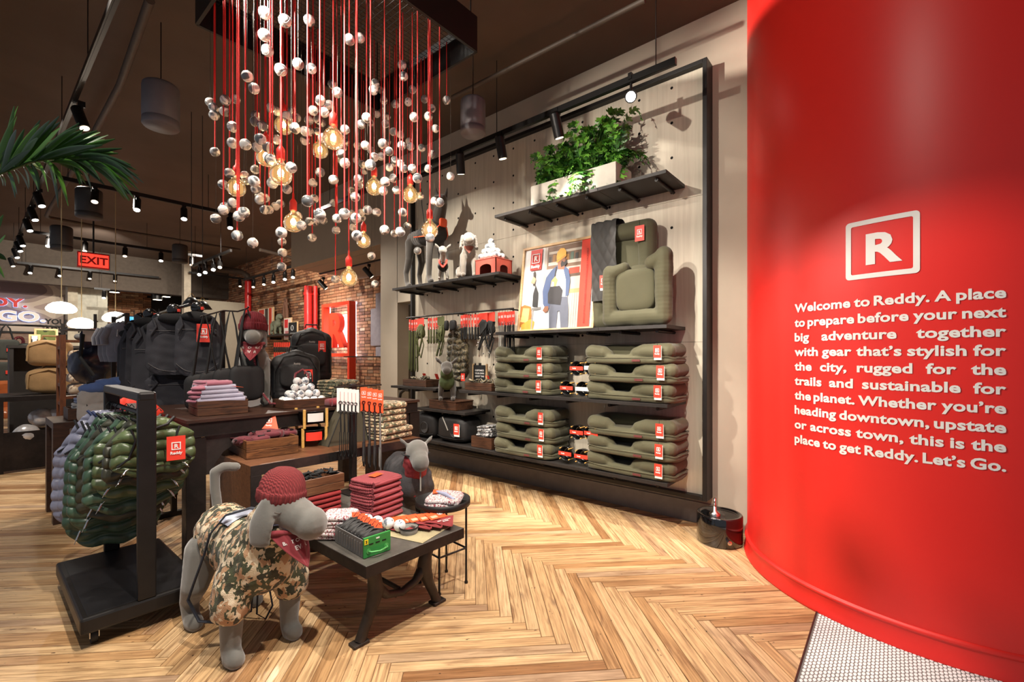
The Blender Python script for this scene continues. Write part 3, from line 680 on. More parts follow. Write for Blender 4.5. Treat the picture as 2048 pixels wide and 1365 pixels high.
gb = B().sph((0, 0, 0), .0315, 16, 12).tube([(.0318*math.cos(a)*math.cos(.5*math.sin(2*a)), .0318*math.sin(a)*math.cos(.5*math.sin(2*a)), .0318*math.sin(.5*math.sin(2*a))) for a in [2*PI*k/28 for k in range(28)]], .0012, 4, True)
glassball = gb.mesh()
BALLS = '''340 60 56;432 95 58;542 92 50;338 160 70;352 230 54;413 318 56;492 292 52;553 312 48;260 348 54;291 403 50;725 180 50r;774 172 46;648 384 42;671 422 48;842 382 42;836 410 44;594 458 48;634 478 44;611 512 46;560 503 46;92 466 42;108 490 46;110 525 48;160 456 50;158 508 46;208 452 42;368 492 42;398 508 40;467 505 38;484 536 42;440 528 44;541 548 42;582 545 40;194 577 50r;297 553 46;331 574 46;299 525 42;478 584 50r;524 598 46;544 600 40;583 600 38;524 641 42;606 630 46;194 651 52;252 658 52r;321 634 52;395 636 44;306 670 46;356 671 50;365 726 52r;461 763 52;298 772 42;180 788 46;150 840 44;257 822 40;291 826 54;300 860 46;194 925 46;160 943 46;245 967 52;318 910 44;342 902 40;341 955 44;360 955 38;388 940 38;412 928 38;118 996 46;215 1073 50r;286 1106 48;416 1060 52r;419 1100 36;421 1151 42;418 1215 42r;535 915 54r;566 905 40;560 832 40;507 1027 46;490 985 42;544 1009 40;570 1012 38;606 1002 38;556 1082 40r;592 785 44;705 743 48;688 700 44;684 726 36;710 648 36;706 590 44;694 672 40;655 925 34;669 995 44r;665 1048 38r;662 1272 38r;752 897 46;766 816 44;768 842 40;736 868 32;738 973 34;746 1004 38;740 1036 38;760 1073 50r;784 992 34;808 957 44;850 967 40;826 1166 38;842 1294 36;779 567 42;804 536 46r;823 560 34;798 662 42;762 664 36;826 686 36;838 716 42;870 712 38;758 730 34;788 748 38;815 758 36;793 778 34;882 458 36;851 520 34;898 530 34;890 564 38;935 475 38;994 464 38;965 296 42;973 347 42;1013 408 38;1020 534 44;1067 452 34;1101 494 34;1085 530 42r;1117 586 32;958 613 36;926 600 38;964 663 40;998 645 36;1004 668 38;878 655 46;898 645 36;884 672 38;906 690 42;908 762 38r;932 730 38;958 745 38;974 768 38;928 745 34;1012 768 42r;1054 674 36;1101 702 36r;1084 768 38r;924 812 40;888 828 46;880 870 42;940 866 40;1048 892 36r;968 968 42r;990 1028 34r;1036 1142 36;1112 916 30;1136 922 44r;1186 803 36;1168 456 38r;930 1064 34;866 410 30;530 600 36;600 560 34;640 590 36;780 968 36;700 620 30;460 560 36;250 800 32'''
NB = 0; RB = random.Random(3)
for s in BALLS.split(';'):
    zx, zy, dm = s.split(); red = dm.endswith('r') or RB.random() < .16; dm = float(dm.rstrip('r')); x, y = zc(float(zx), float(zy))
    d = foot(x, .066*F_/(dm*.4394)); p = gd(x, y, d)
    o = O('glass_ball', glassball, M_BALL, ch, p-OC, (RB.uniform(0, 6), RB.uniform(0, 6), RB.uniform(0, 6)))
    O('cord' if red else 'wire', cordm if red else wirem, M_CORD if red else M_WIRE, ch, p-OC+Vector((0, 0, .03)), sc=((1, 1, Zb+.19-p.z-.03)))
for px in (455, 468, 506, 560, 600, 620, 655, 700, 735, 758, 790, 812):     # loose loops of spare cord resting in the grid
    d = foot(px, 3.0); p = gd(px, 100, d); q = Vector((p.x, p.y, Zb+.2))-OC
    O('cord_loop', B().tube(arc(q, .05, 0, 1.9*PI, 16, 'XY'), .0042, 5), M_CORD, ch)
for px in (430, 447, 478, 520, 545, 574, 640, 667, 689, 712, 741, 769, 800, 835, 860):   # free red cords between the balls
    d = foot(px, RB.uniform(2.4, 3.3)); y = RB.uniform(320, 560)*.85; p = gd(px, y, d)
    O('cord', cordm, M_CORD, ch, p-OC, sc=(1, 1, Zb+.19-p.z)); O('glass_ball', glassball, M_BALL, ch, p-OC-Vector((0, 0, .03)), (RB.uniform(0, 6), 1, 2))
# ================================================================ PEG WALL DISPLAY
FX0, FX1 = 3.85, 4.0; FY0, FY1 = 1.168, 5.04; FZ0, FZ1 = .235, 3.855
fr_ = E('panel_surround', 'tall black steel surround standing proud of the wall around the peg board', 'surround', (4.0, (FY0+FY1)/2, FZ0)); o0 = Vector(fr_.location)
def rel(c, o): return Vector(c)-o
M_FR = mat('frame_steel', (30, 27, 25), .45, .3, .15)
ft = .035
for nm, c, d in (('side_rail', (3.925, FY0+ft/2, (FZ0+FZ1)/2), (.15, ft, FZ1-FZ0)), ('side_rail', (3.925, FY1-ft/2, (FZ0+FZ1)/2), (.15, ft, FZ1-FZ0)), ('top_rail', (3.925, (FY0+FY1)/2, FZ1-ft/2), (.15, FY1-FY0-2*ft, ft)), ('bottom_rail', (3.925, (FY0+FY1)/2, FZ0+ft/2), (.15, FY1-FY0-2*ft, ft))):
    O(nm, B().box(rel(c, o0), d, .002), M_FR, fr_)
def birch():
    t = NT('birch_board'); tc = t.add('ShaderNodeTexCoord'); mp = t.add('ShaderNodeMapping'); mp.inputs['Scale'].default_value = (1, 14, .7)
    t.link(tc.outputs['Object'], mp.inputs[0]); n = t.noise(1.6, 5, mp.outputs[0], .6, dist=.4)
    t.link(t.ramp(n.outputs[0], [(.3, (190, 178, 158)), (.7, (212, 202, 182))]), t.b.inputs['Base Color']); t.b.inputs['Roughness'].default_value = .62; t.bump(n.outputs[0], .08, .002); return t.m
PX = 3.905
pb = E('peg_board', 'pale washed plywood board dotted with black peg holes', 'wall panel', (PX, (FY0+FY1)/2, FZ0)); po = Vector(pb.location); M_BIRCH = birch()
ys = [FY0+ft, 2.12, 3.08, 4.04, FY1-ft]; zs = [FZ0+ft, 1.54, 2.76, FZ1-ft]
for i in range(4):
    for j in range(3):
        O('panel', B().box(rel((PX+.01, (ys[i]+ys[i+1])/2, (zs[j]+zs[j+1])/2), po), (.02, ys[i+1]-ys[i]-.0025, zs[j+1]-zs[j]-.0025)), M_BIRCH, pb)
b = B(); hp = .3023
for i in range(13):
    for j in range(-8, 3):
        y = 1.477+.2975*i; zz = 3.137+hp*j
        if y < FY1-.06 and FZ0+.08 < zz < FZ1-.06: b.cyl(rel((PX-.0005, y, zz), po), rel((PX+.002, y, zz), po), .0125, n=12)
O('peg_hole', b, mat('hole_black', (8, 7, 7), 1, var=0), pb, kind='stuff')
M_SHELF = mat('shelf_black', (44, 40, 38), .5, .25, .12)
def shelf(z, y0, y1, lab, n=6, x0=3.48, boards=3):
    e = E('wall_shelf', lab, 'shelf', (PX-.012, (y0+y1)/2, z), 0, 'black steel wall shelves'); o = Vector(e.location)
    L = (y1-y0)/boards
    for k in range(boards): O('board', B().box(rel(((x0+PX-.012)/2, y0+L*(k+.5), z-.014), o), (PX-.012-x0, L-.002, .028), .001), M_SHELF, e)
    for k in range(n):
        y = y0+.10+(y1-y0-.2)*k/(n-1)
        O('bracket', B().cyl(rel((x0+.05, y, z-.045), o), rel((PX-.002, y, z-.045), o), .014, n=10).cyl(rel((x0+.05, y, z-.028), o), rel((x0+.05, y, z-.045), o), .006, n=6).cyl(rel((PX-.06, y, z-.028), o), rel((PX-.06, y, z-.045), o), .006, n=6), M_FR, e)
    return e
Z1, Z2, Z3, Z4, Z5 = 2.875, 1.668, 1.045, .43, 2.29
shelf(Z1, 1.36, 3.16, 'high black wall shelf carrying the long planter')
shelf(Z2, 1.355, 3.15, 'black wall shelf carrying the poster and upright beds')
shelf(Z3, 1.35, 3.69, 'middle black wall shelf under the upper bed stacks')
shelf(Z3, 4.08, 4.96, 'short black shelf at the left of the peg wall holding a wooden tray', 3, boards=1)
shelf(Z4, 1.35, 4.96, 'lowest and longest black shelf of the peg wall', 10, boards=5)
shelf(Z5, 3.10, 4.93, 'black shelf high on the left carrying the dog mannequins')
shelf(.80, 3.60, 4.45, 'small black shelf with the wooden box below the green-vested dog', 3, boards=1)
# ---- planter with fern
pl0 = gx(1232, 345, 3.505); py0 = pl0.y; py1 = gx(1062, 400, 3.505).y
plz = Z1+.002; ph = .19
pe = E('planter', 'long pale concrete planter full of green fern on the highest shelf', 'planter', (3.65, (py0+py1)/2, plz)); L = py1-py0
M_CONC = mat('concrete', (196, 190, 178), .8, var=.12, scale=6, bump=.15)
t = .018
b = B().box((-.14, 0, ph/2), (t, L, ph), .003).box((.14, 0, ph/2), (t, L, ph), .003).box((0, -L/2+t/2, ph/2), (.28-t, t, ph)).box((0, L/2-t/2, ph/2), (.28-t, t, ph)).box((0, 0, .01), (.27, L-.02, .02))
O('trough', b, M_CONC, pe); O('soil', B().box((0, 0, ph-.04), (.24, L-.04, .03)), mat('soil', (40, 28, 20), 1, bump=.8), pe)
M_FERN = NT('fern_leaf'); M_FERN.b.inputs['Roughness'].default_value = .38; _g = M_FERN.add('ShaderNodeNewGeometry')
M_FERN.link(M_FERN.ramp(_g.outputs['Random Per Island'], [(0, (28, 66, 20)), (.5, (58, 112, 34)), (1, (112, 168, 60))]), M_FERN.b.inputs['Base Color']); M_FERN = M_FERN.m
RF = random.Random(5); tufts = []
for k in range(12):
    b = B(); tx, ty = RF.uniform(-.09, .06), -L/2+L*(k+.5)/12; tall = 1.2
    for j in range(13):
        an = RF.uniform(0, 2*PI); up = RF.uniform(.12, .40)*1.15; out = RF.uniform(.08, .26)
        if k in (3, 4): up *= 1.25
        if k in (1, 2): up *= 1.35
        if an % PI < .3 and False: continue
        dx, dy = math.cos(an), math.sin(an)
        if tx+dx*out > .22: dx = -abs(dx)*.5
        if j % 3 == 0: dx, dy = -abs(dx), dy*.5; up *= .5
        pts = []
        for q in range(9):
            s = q/8; droop = -.26*s*s*(1.5 if up < .16 else .45)
            pts.append(Vector((max(-.30-tx, min(.22-tx, dx*out*s)), dy*out*s, max(-(ph-.03)+.02, up*math.sin(s*PI*.62)+droop))))
        b.tube(pts, .0022, 4)
        for q in range(1, 9):
            p = pts[q]; tdir = (pts[q]-pts[q-1]).normalized(); side = tdir.cross(Vector((0, 0, 1))); side = side.normalized() if side.length > .01 else Vector((1, 0, 0)); nrm = side.cross(tdir)
            wl = .075*math.sin((q/8)*PI*.85+.35)
            for sg_ in (-1, 1):
                s1 = side*sg_
                a = p; lf = tdir*.034
                v = [a-lf*.5, a+s1*wl*.35-lf*.35+nrm*.004, a+s1*wl*.5-lf*.0, a+s1*wl*.95+lf*.1-nrm*.008, a+s1*wl*1.05+lf*.55-nrm*.012, a+s1*wl*.62+lf*.55, a+s1*wl*.75+lf*1.1-nrm*.01, a+s1*wl*.4+lf*.9, a+lf*.55]
                b._a(v, [(0, 1, 2, 8), (2, 3, 4, 5), (2, 5, 7, 8), (5, 6, 7)], True)
    O('frond_tuft', b, M_FERN, pe, (tx, ty, ph-.03))
# ---- poster leaning on the wall
pw, phh = .905, .90; pos = E('poster', 'framed poster of a man in a yellow beanie carrying a tote bag', 'poster', (3.70, 2.575, Z2+.002)); pos.rotation_euler = (0, 0, -PI/2)
# local: x along -Y of world (right in view), y into wall, z up ; lean
lean = O('panel', B().box((0, .006, phh/2), (pw, .012, phh)), mat('poster_white', (226, 226, 224), .5, var=.02), pos, rot=(-.12, 0, 0))
M_PINE = wood('pine_frame', (206, 166, 116), (232, 198, 150), .5)
b = B()
for c, d in (((0, -.004, .012), (pw, .03, .024)), ((0, -.004, phh-.012), (pw, .03, .024)), ((-pw/2+.012, -.004, phh/2), (.024, .03, phh)), ((pw/2-.012, -.004, phh/2), (.024, .03, phh))): b.box(c, d, .002)
O('frame', b, M_PINE, pos, rot=(-.12, 0, 0))
layer = [0]
def flat(pts, col, name='print_area', rough=.5):       # flat print: u,v in 0..1 across the poster
    layer[0] += 1; yy = -.0003*layer[0]
    b = B(); vs = [((u-.5)*(pw-.05), yy, .024+v*(phh-.05)) for u, v in pts]
    b._a(vs, [tuple(range(len(vs)))]); nm = 'ink_%d_%d_%d' % col
    return O(name, b, mat(nm, col, rough, var=.06, scale=14), lean)
flat([(0, 0), (.82, 0), (.82, 1), (0, 1)], (226, 226, 226))
flat([(.30, .36), (.82, .36), (.82, 1), (.30, 1)], (186, 172, 160)); flat([(.34, .72), (.82, .72), (.82, .99), (.34, .99)], (120, 92, 72)); flat([(.36, .76), (.82, .76), (.82, .80), (.36, .80)], (200, 190, 178))
flat([(.36, .90), (.82, .90), (.82, .93), (.36, .93)], (196, 184, 168))
for k in range(7): flat([(.36+k*.062, .80), (.40+k*.062, .80), (.40+k*.062, .87+.02*(k % 2)), (.36+k*.062, .87+.02*(k % 2))], ((62, 58, 56), (170, 120, 60), (90, 110, 96))[k % 3])
flat([(.62, .60), (.82, .60), (.82, .63), (.62, .63)], (90, 70, 54)); flat([(.66, .63), (.80, .63), (.80, .70), (.66, .70)], (168, 62, 40)); flat([(.60, .40), (.82, .40), (.82, .45), (.60, .45)], (196, 150, 104)); flat([(.62, 0), (.82, 0), (.82, .40), (.62, .40)], (176, 172, 164))
for k in range(6): flat([(.635+k*.03, .0), (.64+k*.03, .0), (.64+k*.03, .40), (.635+k*.03, .40)], (146, 142, 136))
flat([(0, .04), (.14, .0), (.17, .16), (.15, .28), (.05, .31), (0, .29)], (176, 112, 48)); flat([(0, .10), (.12, .08), (.13, .26), (.03, .27)], (226, 186, 120)); flat([(.02, 0), (.2, 0), (.22, .09), (.16, .13), (.02, .06)], (222, 156, 62))
flat([(.16, .26), (.30, .27), (.30, .24), (.16, .23)], (120, 118, 116)); flat([(.17, .0), (.19, 0), (.19, .24), (.17, .24)], (150, 148, 146))
flat([(.16, .54), (.19, .54), (.19, .70), (.17, .72), (.15, .70)], (60, 52, 46)); flat([(.12, .58), (.18, .56), (.2, .62), (.15, .66)], (214, 176, 140)); flat([(.17, .28), (.25, .27), (.25, .44), (.2, .54), (.17, .44)], (46, 44, 46))
# the man
flat([(.44, 0), (.54, 0), (.545, .20), (.57, .20), (.60, 0), (.70, 0), (.69, .22), (.66, .40), (.44, .40), (.42, .22)], (94, 98, 112), 'trousers')
flat([(.44, .38), (.66, .36), (.66, .62), (.60, .72), (.52, .74), (.46, .64)], (224, 220, 214), 'shirt')
flat([(.33, .30), (.37, .24), (.42, .24), (.44, .40), (.47, .60), (.52, .74), (.50, .75), (.42, .70), (.35, .62), (.31, .46)], (66, 82, 118), 'jacket'); flat([(.60, .73), (.66, .68), (.69, .56), (.68, .38), (.64, .36), (.63, .56), (.585, .70)], (72, 88, 122), 'jacket')
flat([(.33, .22), (.37, .19), (.41, .21), (.41, .27), (.36, .27)], (128, 84, 60), 'hand'); flat([(.40, .30), (.58, .27), (.60, .44), (.55, .50), (.42, .50), (.39, .42)], (44, 42, 46), 'tote_print')
flat([(.455, .50), (.475, .50), (.50, .73), (.48, .74)], (34, 32, 34), 'strap_print'); flat([(.42, .50), (.50, .50), (.52, .57), (.48, .62), (.43, .57)], (214, 164, 96), 'dog_print'); flat([(.43, .50), (.47, .50), (.47, .55), (.44, .56)], (240, 232, 220), 'dog_print')
flat([(.51, .70), (.60, .69), (.61, .78), (.60, .84), (.52, .86), (.50, .80)], (132, 86, 62), 'face'); flat([(.555, .72), (.61, .735), (.635, .76), (.63, .80), (.59, .775), (.56, .80), (.545, .76)], (34, 26, 24), 'beard'); flat([(.61, .80), (.632, .81), (.615, .835)], (140, 92, 66), 'nose')
flat([(.485, .81), (.61, .855), (.615, .90), (.58, .945), (.53, .95), (.49, .91), (.48, .86)], (226, 168, 62), 'beanie'); flat([(.48, .80), (.49, .78), (.62, .845), (.615, .87)], (206, 146, 48), 'beanie')
flat([(.82, 0), (.97, 0), (.97, 1), (.82, 1)], (224, 62, 40), 'red_band'); flat([(.10, .73), (.27, .73), (.27, .985), (.10, .985)], (222, 48, 34), 'red_label')
O('logo', logo_box(.10, .08), M_WHITE, lean, ((.185-.5)*(pw-.05), -.0215, .024+.87*(phh-.05)-.0)); O('logo', text('Reddy', .045, .0003, .03), M_WHITE, lean, ((.185-.5)*(pw-.05), -.0215, .024+.755*(phh-.05)), (PI/2, 0, 0))
vt = text('RIPSTOP TOTE CARRIER // EXPLORE WITH EASE // PACKABLE', .0265, .0002, .01, 'LEFT'); O('lettering', vt, mat('ink_dark_red', (158, 40, 28), .5, var=0), lean, ((.905-.5)*(pw-.05)+.01, -.0215, .06), (PI/2, -PI/2, 0))
# ---- dog beds
M_OLIVE = mat('olive_canvas', (80, 77, 54), .82, var=.08, scale=5, bump=.12, bscale=200, sheen=.15)
def bed_mesh(Lx=.80, Ly=.36, seed=0):
    """local: x along the shelf, y depth (front at -y), z up, about .17 high"""
    h = Lx/2; r = .062; st = [
        ('e', (0, 0, .04), (h*.96, Ly*.50, .036)),
        [((-h+r, -Ly/2+r+.01, .100), r*1.0), ((-h+r, Ly/2-r, .108), r*1.0), ((h-r, Ly/2-r, .108), r*1.0), ((h-r, -Ly/2+r+.01, .102), r*1.0)],
        [((-h+r, -Ly/2+r, .098), r*1.06), ((-h+.17, -Ly/2+r+.004, .090), r*.98), ((-h+.215, -Ly/2+r+.01, .075), r*.72)],
        [((h-r, -Ly/2+r, .100), r*1.06), ((h-.25, -Ly/2+r+.002, .100), r*1.0), ((h-.33, -Ly/2+r+.008, .085), r*.8), ((h-.37, -Ly/2+r+.02, .065), r*.5)],
        [((-h+.24, -Ly/2+.04, .045), .034), ((h-.38, -Ly/2+.04, .045), .034)]]
    me = organic(st, .009, 4, .004, 9); return me
bedm = bed_mesh()
M_SEAM = mat('seam_dark', (52, 46, 34), .9, var=0)
bed0 = E('dog_bed', 'x', 'dog bed', (0, 0, 0), 0); O('bolster_bed', bedm, M_OLIVE, bed0)
h = .40
O('base_cushion', B().sph((0, 0, .028), (.405, .186, .032), 40, 10, sq=.35, nz=.010, ns=9), M_OLIVE, bed0)
O('piping', B().tube([Vector((math.copysign(abs(math.cos(a))**.35, math.cos(a))*.408, math.copysign(abs(math.sin(a))**.35, math.sin(a))*.189, .052+.004*math.sin(5*a))) for a in [2*PI*k/48 for k in range(48)]], .0035, 5, True), M_OLIVE, bed0)
O('woven_label', B().box((.10, -.190, .026), (.07, .002, .018)), mat('label_maroon', (96, 44, 42), .8), bed0)
hangtag(bed0, (.285, -.205, .145), 0, 1.08, True)
def place_bed(x, y, z, lab, group, dz=0, sx=1, first=False, hz=1):
    if first: bed0.location = (x, y, z); bed0.rotation_euler = (0, 0, -PI/2); bed0['label'] = lab; bed0['group'] = group; o = bed0
    else: o = dup(bed0, (x, y, z), -PI/2, lab, group)
    o.scale = (sx, 1, hz); o.rotation_euler = (0, R_.uniform(-.01, .01), -PI/2+dz); return o
G = 'olive dog beds stacked on the wall shelves'; bx = 3.67
first = True
for (yc, sx, z, stack, hz) in ((1.70, 1.0, Z3+.002, 'right stack on the middle shelf', 1.0), (2.84, .92, Z3+.002, 'left stack on the middle shelf', 1.0), (1.70, 1.0, Z4+.002, 'right stack on the lowest shelf', 1.0), (2.82, .92, Z4+.002, 'left stack on the lowest shelf', 1.0)):
    for k, nm in enumerate(('bottom', 'middle', 'top')):
        place_bed(bx-.0+R_.uniform(-.008, .008), yc+R_.uniform(-.012, .012), z+k*.156, '%s olive bolster dog bed of the %s' % (nm, stack), G, R_.uniform(-.02, .02), sx, first, hz); first = False
# upright beds on the poster shelf: tall bed behind with a quilted throw, square bed in front
ub = E('dog_bed', 'big olive dog bed stood on edge with a quilted throw, on the poster shelf', 'dog bed', (3.76, 1.86, Z2+.004)); ub.rotation_euler = (0, 0, -PI/2)
r = .075; W, Hh = .62, .93
st = [[((-W/2+r, 0, r), r), ((-W/2+r, 0, Hh-r), r), ((W/2-r*1.1, 0, Hh-r), r*1.15), ((W/2-r*1.1, 0, r), r)], [((-W/2+r, 0, r), r), ((W/2-r, 0, r), r)], ('e', (0, .05, Hh/2), (W/2-.03, .05, Hh/2-.03))]
O('bolster_bed', organic(st, .011, 7, .008, 6), M_OLIVE, ub); O('inner_cushion', B().sph((.02, .02, Hh/2), (W/2-.12, .035, Hh/2-.13), 24, 12, sq=.4, nz=.008, ns=8), M_OLIVE, ub)
qm = NT('quilted_grey'); tc = qm.add('ShaderNodeTexCoord'); qm.b.inputs['Base Color'].default_value = lin((62, 60, 58)); qm.b.inputs['Roughness'].default_value = .75; qm = qm.m
def throwfn(u, v):
    x = -.27+.25*u; s = v*1.10    # path: up the back, over the top, down the front
    if s < .18: y, zz = .085, Hh-.18+s
    elif s < .42: a = (s-.18)/.24*PI; y, zz = .085*math.cos(a), Hh+.085*math.sin(a)*.55
    else: y, zz = -.088-.012*math.sin((s-.42)*9), Hh-(s-.42)
    p = .011*abs(math.sin((u*3.0+s*6.2)*PI))**.5*abs(math.sin((u*3.0-s*6.2)*PI))**.5
    return (x, y-p if s > .3 else y+p*0, zz+(p if .18 < s < .42 else 0))
O('quilted_throw', B().grid(throwfn, 40, 120), qm, ub); hangtag(ub, (.20, -.10, Hh-.07), 0, 1.5); hangtag(ub, (-.10, -.18, .46), .1, 1.25, True)
fb = E('dog_bed', 'square olive dog bed stood on edge before the tall one, poster shelf', 'dog bed', (3.60, 1.665, Z2+.004)); fb.rotation_euler = (0, 0, -PI/2)
W, Hh, r = .62, .60, .072
st = [[((-W/2+r, 0, Hh-.13), r*.95), ((-W/2+r, 0, r), r), ((W/2-r, 0, r), r), ((W/2-r, 0, Hh-.04), r*1.05)], [((-W/2+r, 0, Hh-.14), r*.95), ((-W/2+.20, 0, Hh-.10), r*.7)], [((W/2-r, 0, Hh-.05), r*1.05), ((W/2-.17, 0, Hh-.08), r*.85)], ('e', (0, .05, Hh/2-.02), (W/2-.04, .035, Hh/2-.05))]
O('bolster_bed', organic(st, .009, 3, .007, 10), M_OLIVE, fb); O('inner_cushion', B().sph((0, .005, Hh/2+.005), (W/2-.135, .045, Hh/2-.125), 28, 14, sq=.45, nz=.010, ns=8), M_OLIVE, fb)
# ---- dog bowls in stacks of two on the shelves (rims facing out)
M_BOWL = mat('bowl_black', (20, 20, 20), .25, .2, 0, coat=.5); M_BAMB = wood('bamboo', (196, 146, 72), (226, 182, 104), .5)
bowlm = B().lathe([(0, .004), (.055, .004), (.074, .012), (.086, .075), (.092, .078), (.093, .074), (.090, .010), (.06, -.004), (0, -.004)], 28).mesh()
bowl0 = E('dog_bowl', 'x', 'bowl', (0, 0, 0)); O('dish', bowlm, M_BOWL, bowl0, (0, 0, 0), (PI/2, 0, 0))
for a in (45, 135, 225, 315): O('bamboo_peg', B().cyl((.094*math.cos(math.radians(a)), -.012, .094*math.sin(math.radians(a))), (.094*math.cos(math.radians(a)), -.095, .094*math.sin(math.radians(a))), .007, n=8), M_BAMB, bowl0)
O('band', B().box((0, -.082, 0), (.19, .003, .048)), M_RED, bowl0, label='red paper band'); O('print', text('Reddy', .02, .0003, .03), M_WHITE, bowl0, (-.03, -.085, -.006), (PI/2, 0, 0))
def pl_bowl(y, z, lab, first=False, white=False):
    o = bowl0 if first else dup(bowl0, (3.62, y, z)); o.location = (3.58, y, z); o.rotation_euler = (0, 0, -PI/2); o.scale = (.72, .9, .72); tag(o, lab, 'bowl', 'black dog bowls shown on edge')
    if white:
        for c in COL.objects:
            if c.parent == o and c.name.startswith('band'):
                c.data = c.data.copy(); c.data.materials.clear(); c.data.materials.append(M_PAPER); c['label'] = 'white paper band'
KIDS.clear()
for px, py, lab, wh in ((1139, 776, 'black dog bowl with red band, lower left of the middle shelf bowls', 0), (1170, 778, 'black dog bowl with white band, lower right of the middle shelf bowls', 1), (1159, 737, 'black dog bowl with red band, upper left of the middle shelf bowls', 0), (1188, 736, 'black dog bowl with white band, upper right of the middle shelf bowls', 1),
  (1136, 906, 'black dog bowl with red band, lower left of the lowest shelf bowls', 0), (1168, 912, 'black dog bowl with red band, lower right of the lowest shelf bowls', 0), (1159, 864, 'black dog bowl with red band, upper left of the lowest shelf bowls', 0), (1188, 866, 'black dog bowl with red band, upper right of the lowest shelf bowls', 0)):
    q = gx(px, py, 3.56); pl_bowl(q.y, q.z, lab, not KIDS and px == 1139, bool(wh)); KIDS.pop('x', None)
# ---- hanging leashes, collars and harnesses on the wall rail
RX = 3.62; ra = gx(815, 637, RX); rb_ = gx(1028, 620, RX)
rail = E('wall_rail', 'slim black hanging rail across the peg wall above the leashes', 'rail', (RX, (ra.y+rb_.y)/2, 1.915)); ro = Vector(rail.location)
O('bar', B().cyl(rel((RX, ra.y+.02, 1.915), ro), rel((RX, 3.02, 1.915), ro), .009, n=8), M_FR, rail)
for y in (3.1, 3.9, 4.7): O('arm', B().cyl(rel((RX, y, 1.915), ro), rel((PX, y, 1.915), ro), .008, n=8), M_FR, rail)
M_GRNW = mat('olive_webbing', (84, 88, 48), .8, var=.15); M_BLKW = mat('black_webbing', (24, 24, 24), .8); M_GRYW = mat('grey_webbing', (150, 146, 138), .8); M_CHROME = mat('chrome', (210, 208, 204), .2, 1, 0)
def leash(lab, grp, m, Lh, w=.018):
    e = E('leash', lab, 'leash', (0, 0, 0), 0, grp)
    O('header_card', B().box((0, 0, -.07), (.042, .002, .14), 0), M_RED, e); O('print', logo_box(.026, .1), M_WHITE, e, (0, -.002, -.05))
    O('clip', B().tube(arc((0, -.006, -.115), .011, 0, 2*PI, 10), .0025, 5).cyl((0, -.006, -.126), (0, -.006, -.15), .004, n=6), M_CHROME, e)
    O('strap', B().tube([(-.008, 0, -.14), (-.013, .004, -.14-Lh*.5), (-.010, 0, -.14-Lh*.93), (0, 0, -.14-Lh), (.010, 0, -.14-Lh*.93), (.012, -.004, -.14-Lh*.5), (.007, 0, -.14)], w*.5, 4, flat=.35), m, e)
    O('hook', B().tube([(0, 0, 0), (0, 0, .014), (.006, .002, .018)], .002, 4), M_FR, e)
    return e
def at_rail(px): r_ = ray(px, 640); return r_.y*(RX-.004)/r_.x
prev = {}
def run(kind, pxs, lab, grp, m, Lh):
    for k, px in enumerate(pxs):
        y = at_rail(px); key = kind
        if key not in prev: prev[key] = leash(lab, grp, m, Lh); o = prev[key]
        else: o = dup(prev[key], (0, 0, 0))
        o.location = (RX, y, 1.893-R_.uniform(0, .012)); o.rotation_euler = (0, R_.uniform(-.03, .03), -PI/2+R_.uniform(-.35, .1))
run('g1', [819, 824, 829, 833], 'long olive leash on a red card at the left end of the wall rail', 'olive leashes at the left end of the rail', M_GRNW, .52)
run('g2', [857, 862, 868, 873, 878, 884], 'short olive collar on a red card in the left half of the wall rail', 'olive collars on the rail', M_GRNW, .17)
run('b1', [923, 928, 933, 938, 944, 950, 956], 'black collar on a red card in the middle of the wall rail', 'black collars on the rail', M_BLKW, .14)
run('w1', [998, 1004], 'pale grey leash on a red card near the poster', 'pale leashes beside the poster', M_GRYW, .38)
run('b2', [1010, 1015, 1020, 1026], 'black leash on a red card next to the poster', 'black leashes beside the poster', M_BLKW, .40)
def harness(px, lab, m, s=1.0, top=M_RED, ln=.3):
    e = E('harness', lab, 'harness', (RX-.03, at_rail(px), 1.89)); e.rotation_euler = (0, 0, -PI/2-.15); b = B()
    O('header_card', B().box((0, 0, -.05), (.15, .003, .10)), top, e); RR = random.Random(px)
    O('body', B().sph((0, .01, -.16), (.06*s, .03, .08*s), 14, 10, sq=.7, nz=.02, ns=20), m, e)
    for k in range(7):
        a = RR.uniform(-.07, .07); q = RR.uniform(.2, 1)*ln; c = RR.uniform(-.07, .07)
        O('strap', B().tube([(a, 0, -.10), (a*1.2+.01, -.03, -.12-q*.5), (c, -.02, -.14-q), (c+.03, 0, -.12-q*.6), (a+.02, .01, -.10)], .008, 4, flat=.4), m, e)
    for k in range(4): O('buckle', B().box((RR.uniform(-.06, .06), -.045, -.15-RR.uniform(0, ln)), (.02, .01, .016), .003), M_BLACK if m != M_BLKW else M_CHROME, e)
    return e
harness(845, 'olive harness bundle under a wide red card on the wall rail', M_GRNW, 1.1, ln=.36); harness(885, 'small olive harness hanging low beside the olive collars', M_GRNW, .6, M_GRNW, ln=.33)
harness(970, 'black harness under a wide red card on the wall rail', M_BLKW, 1.1, ln=.3); harness(984, 'second black harness with shiny buckles beside the leashes', M_BLKW, .9, M_RED, ln=.36)
for k, (px, lab) in enumerate(((895, 'small black pouch hanging alone on the rail'), (908, 'larger black pouch hanging on the rail beside the small one'))):
    e = E('pouch', lab, 'pouch', (RX-.02, at_rail(px), 1.86)); e.rotation_euler = (0, 0, -PI/2)
    O('body', B().sph((0, 0, -.08), (.03+.02*k, .025, .06), 14, 10, sq=.6), M_BLKW, e); O('loop', B().tube([(0, 0, -.02), (0, 0, .05), (.01, 0, .06)], .003, 4), M_BLKW, e)
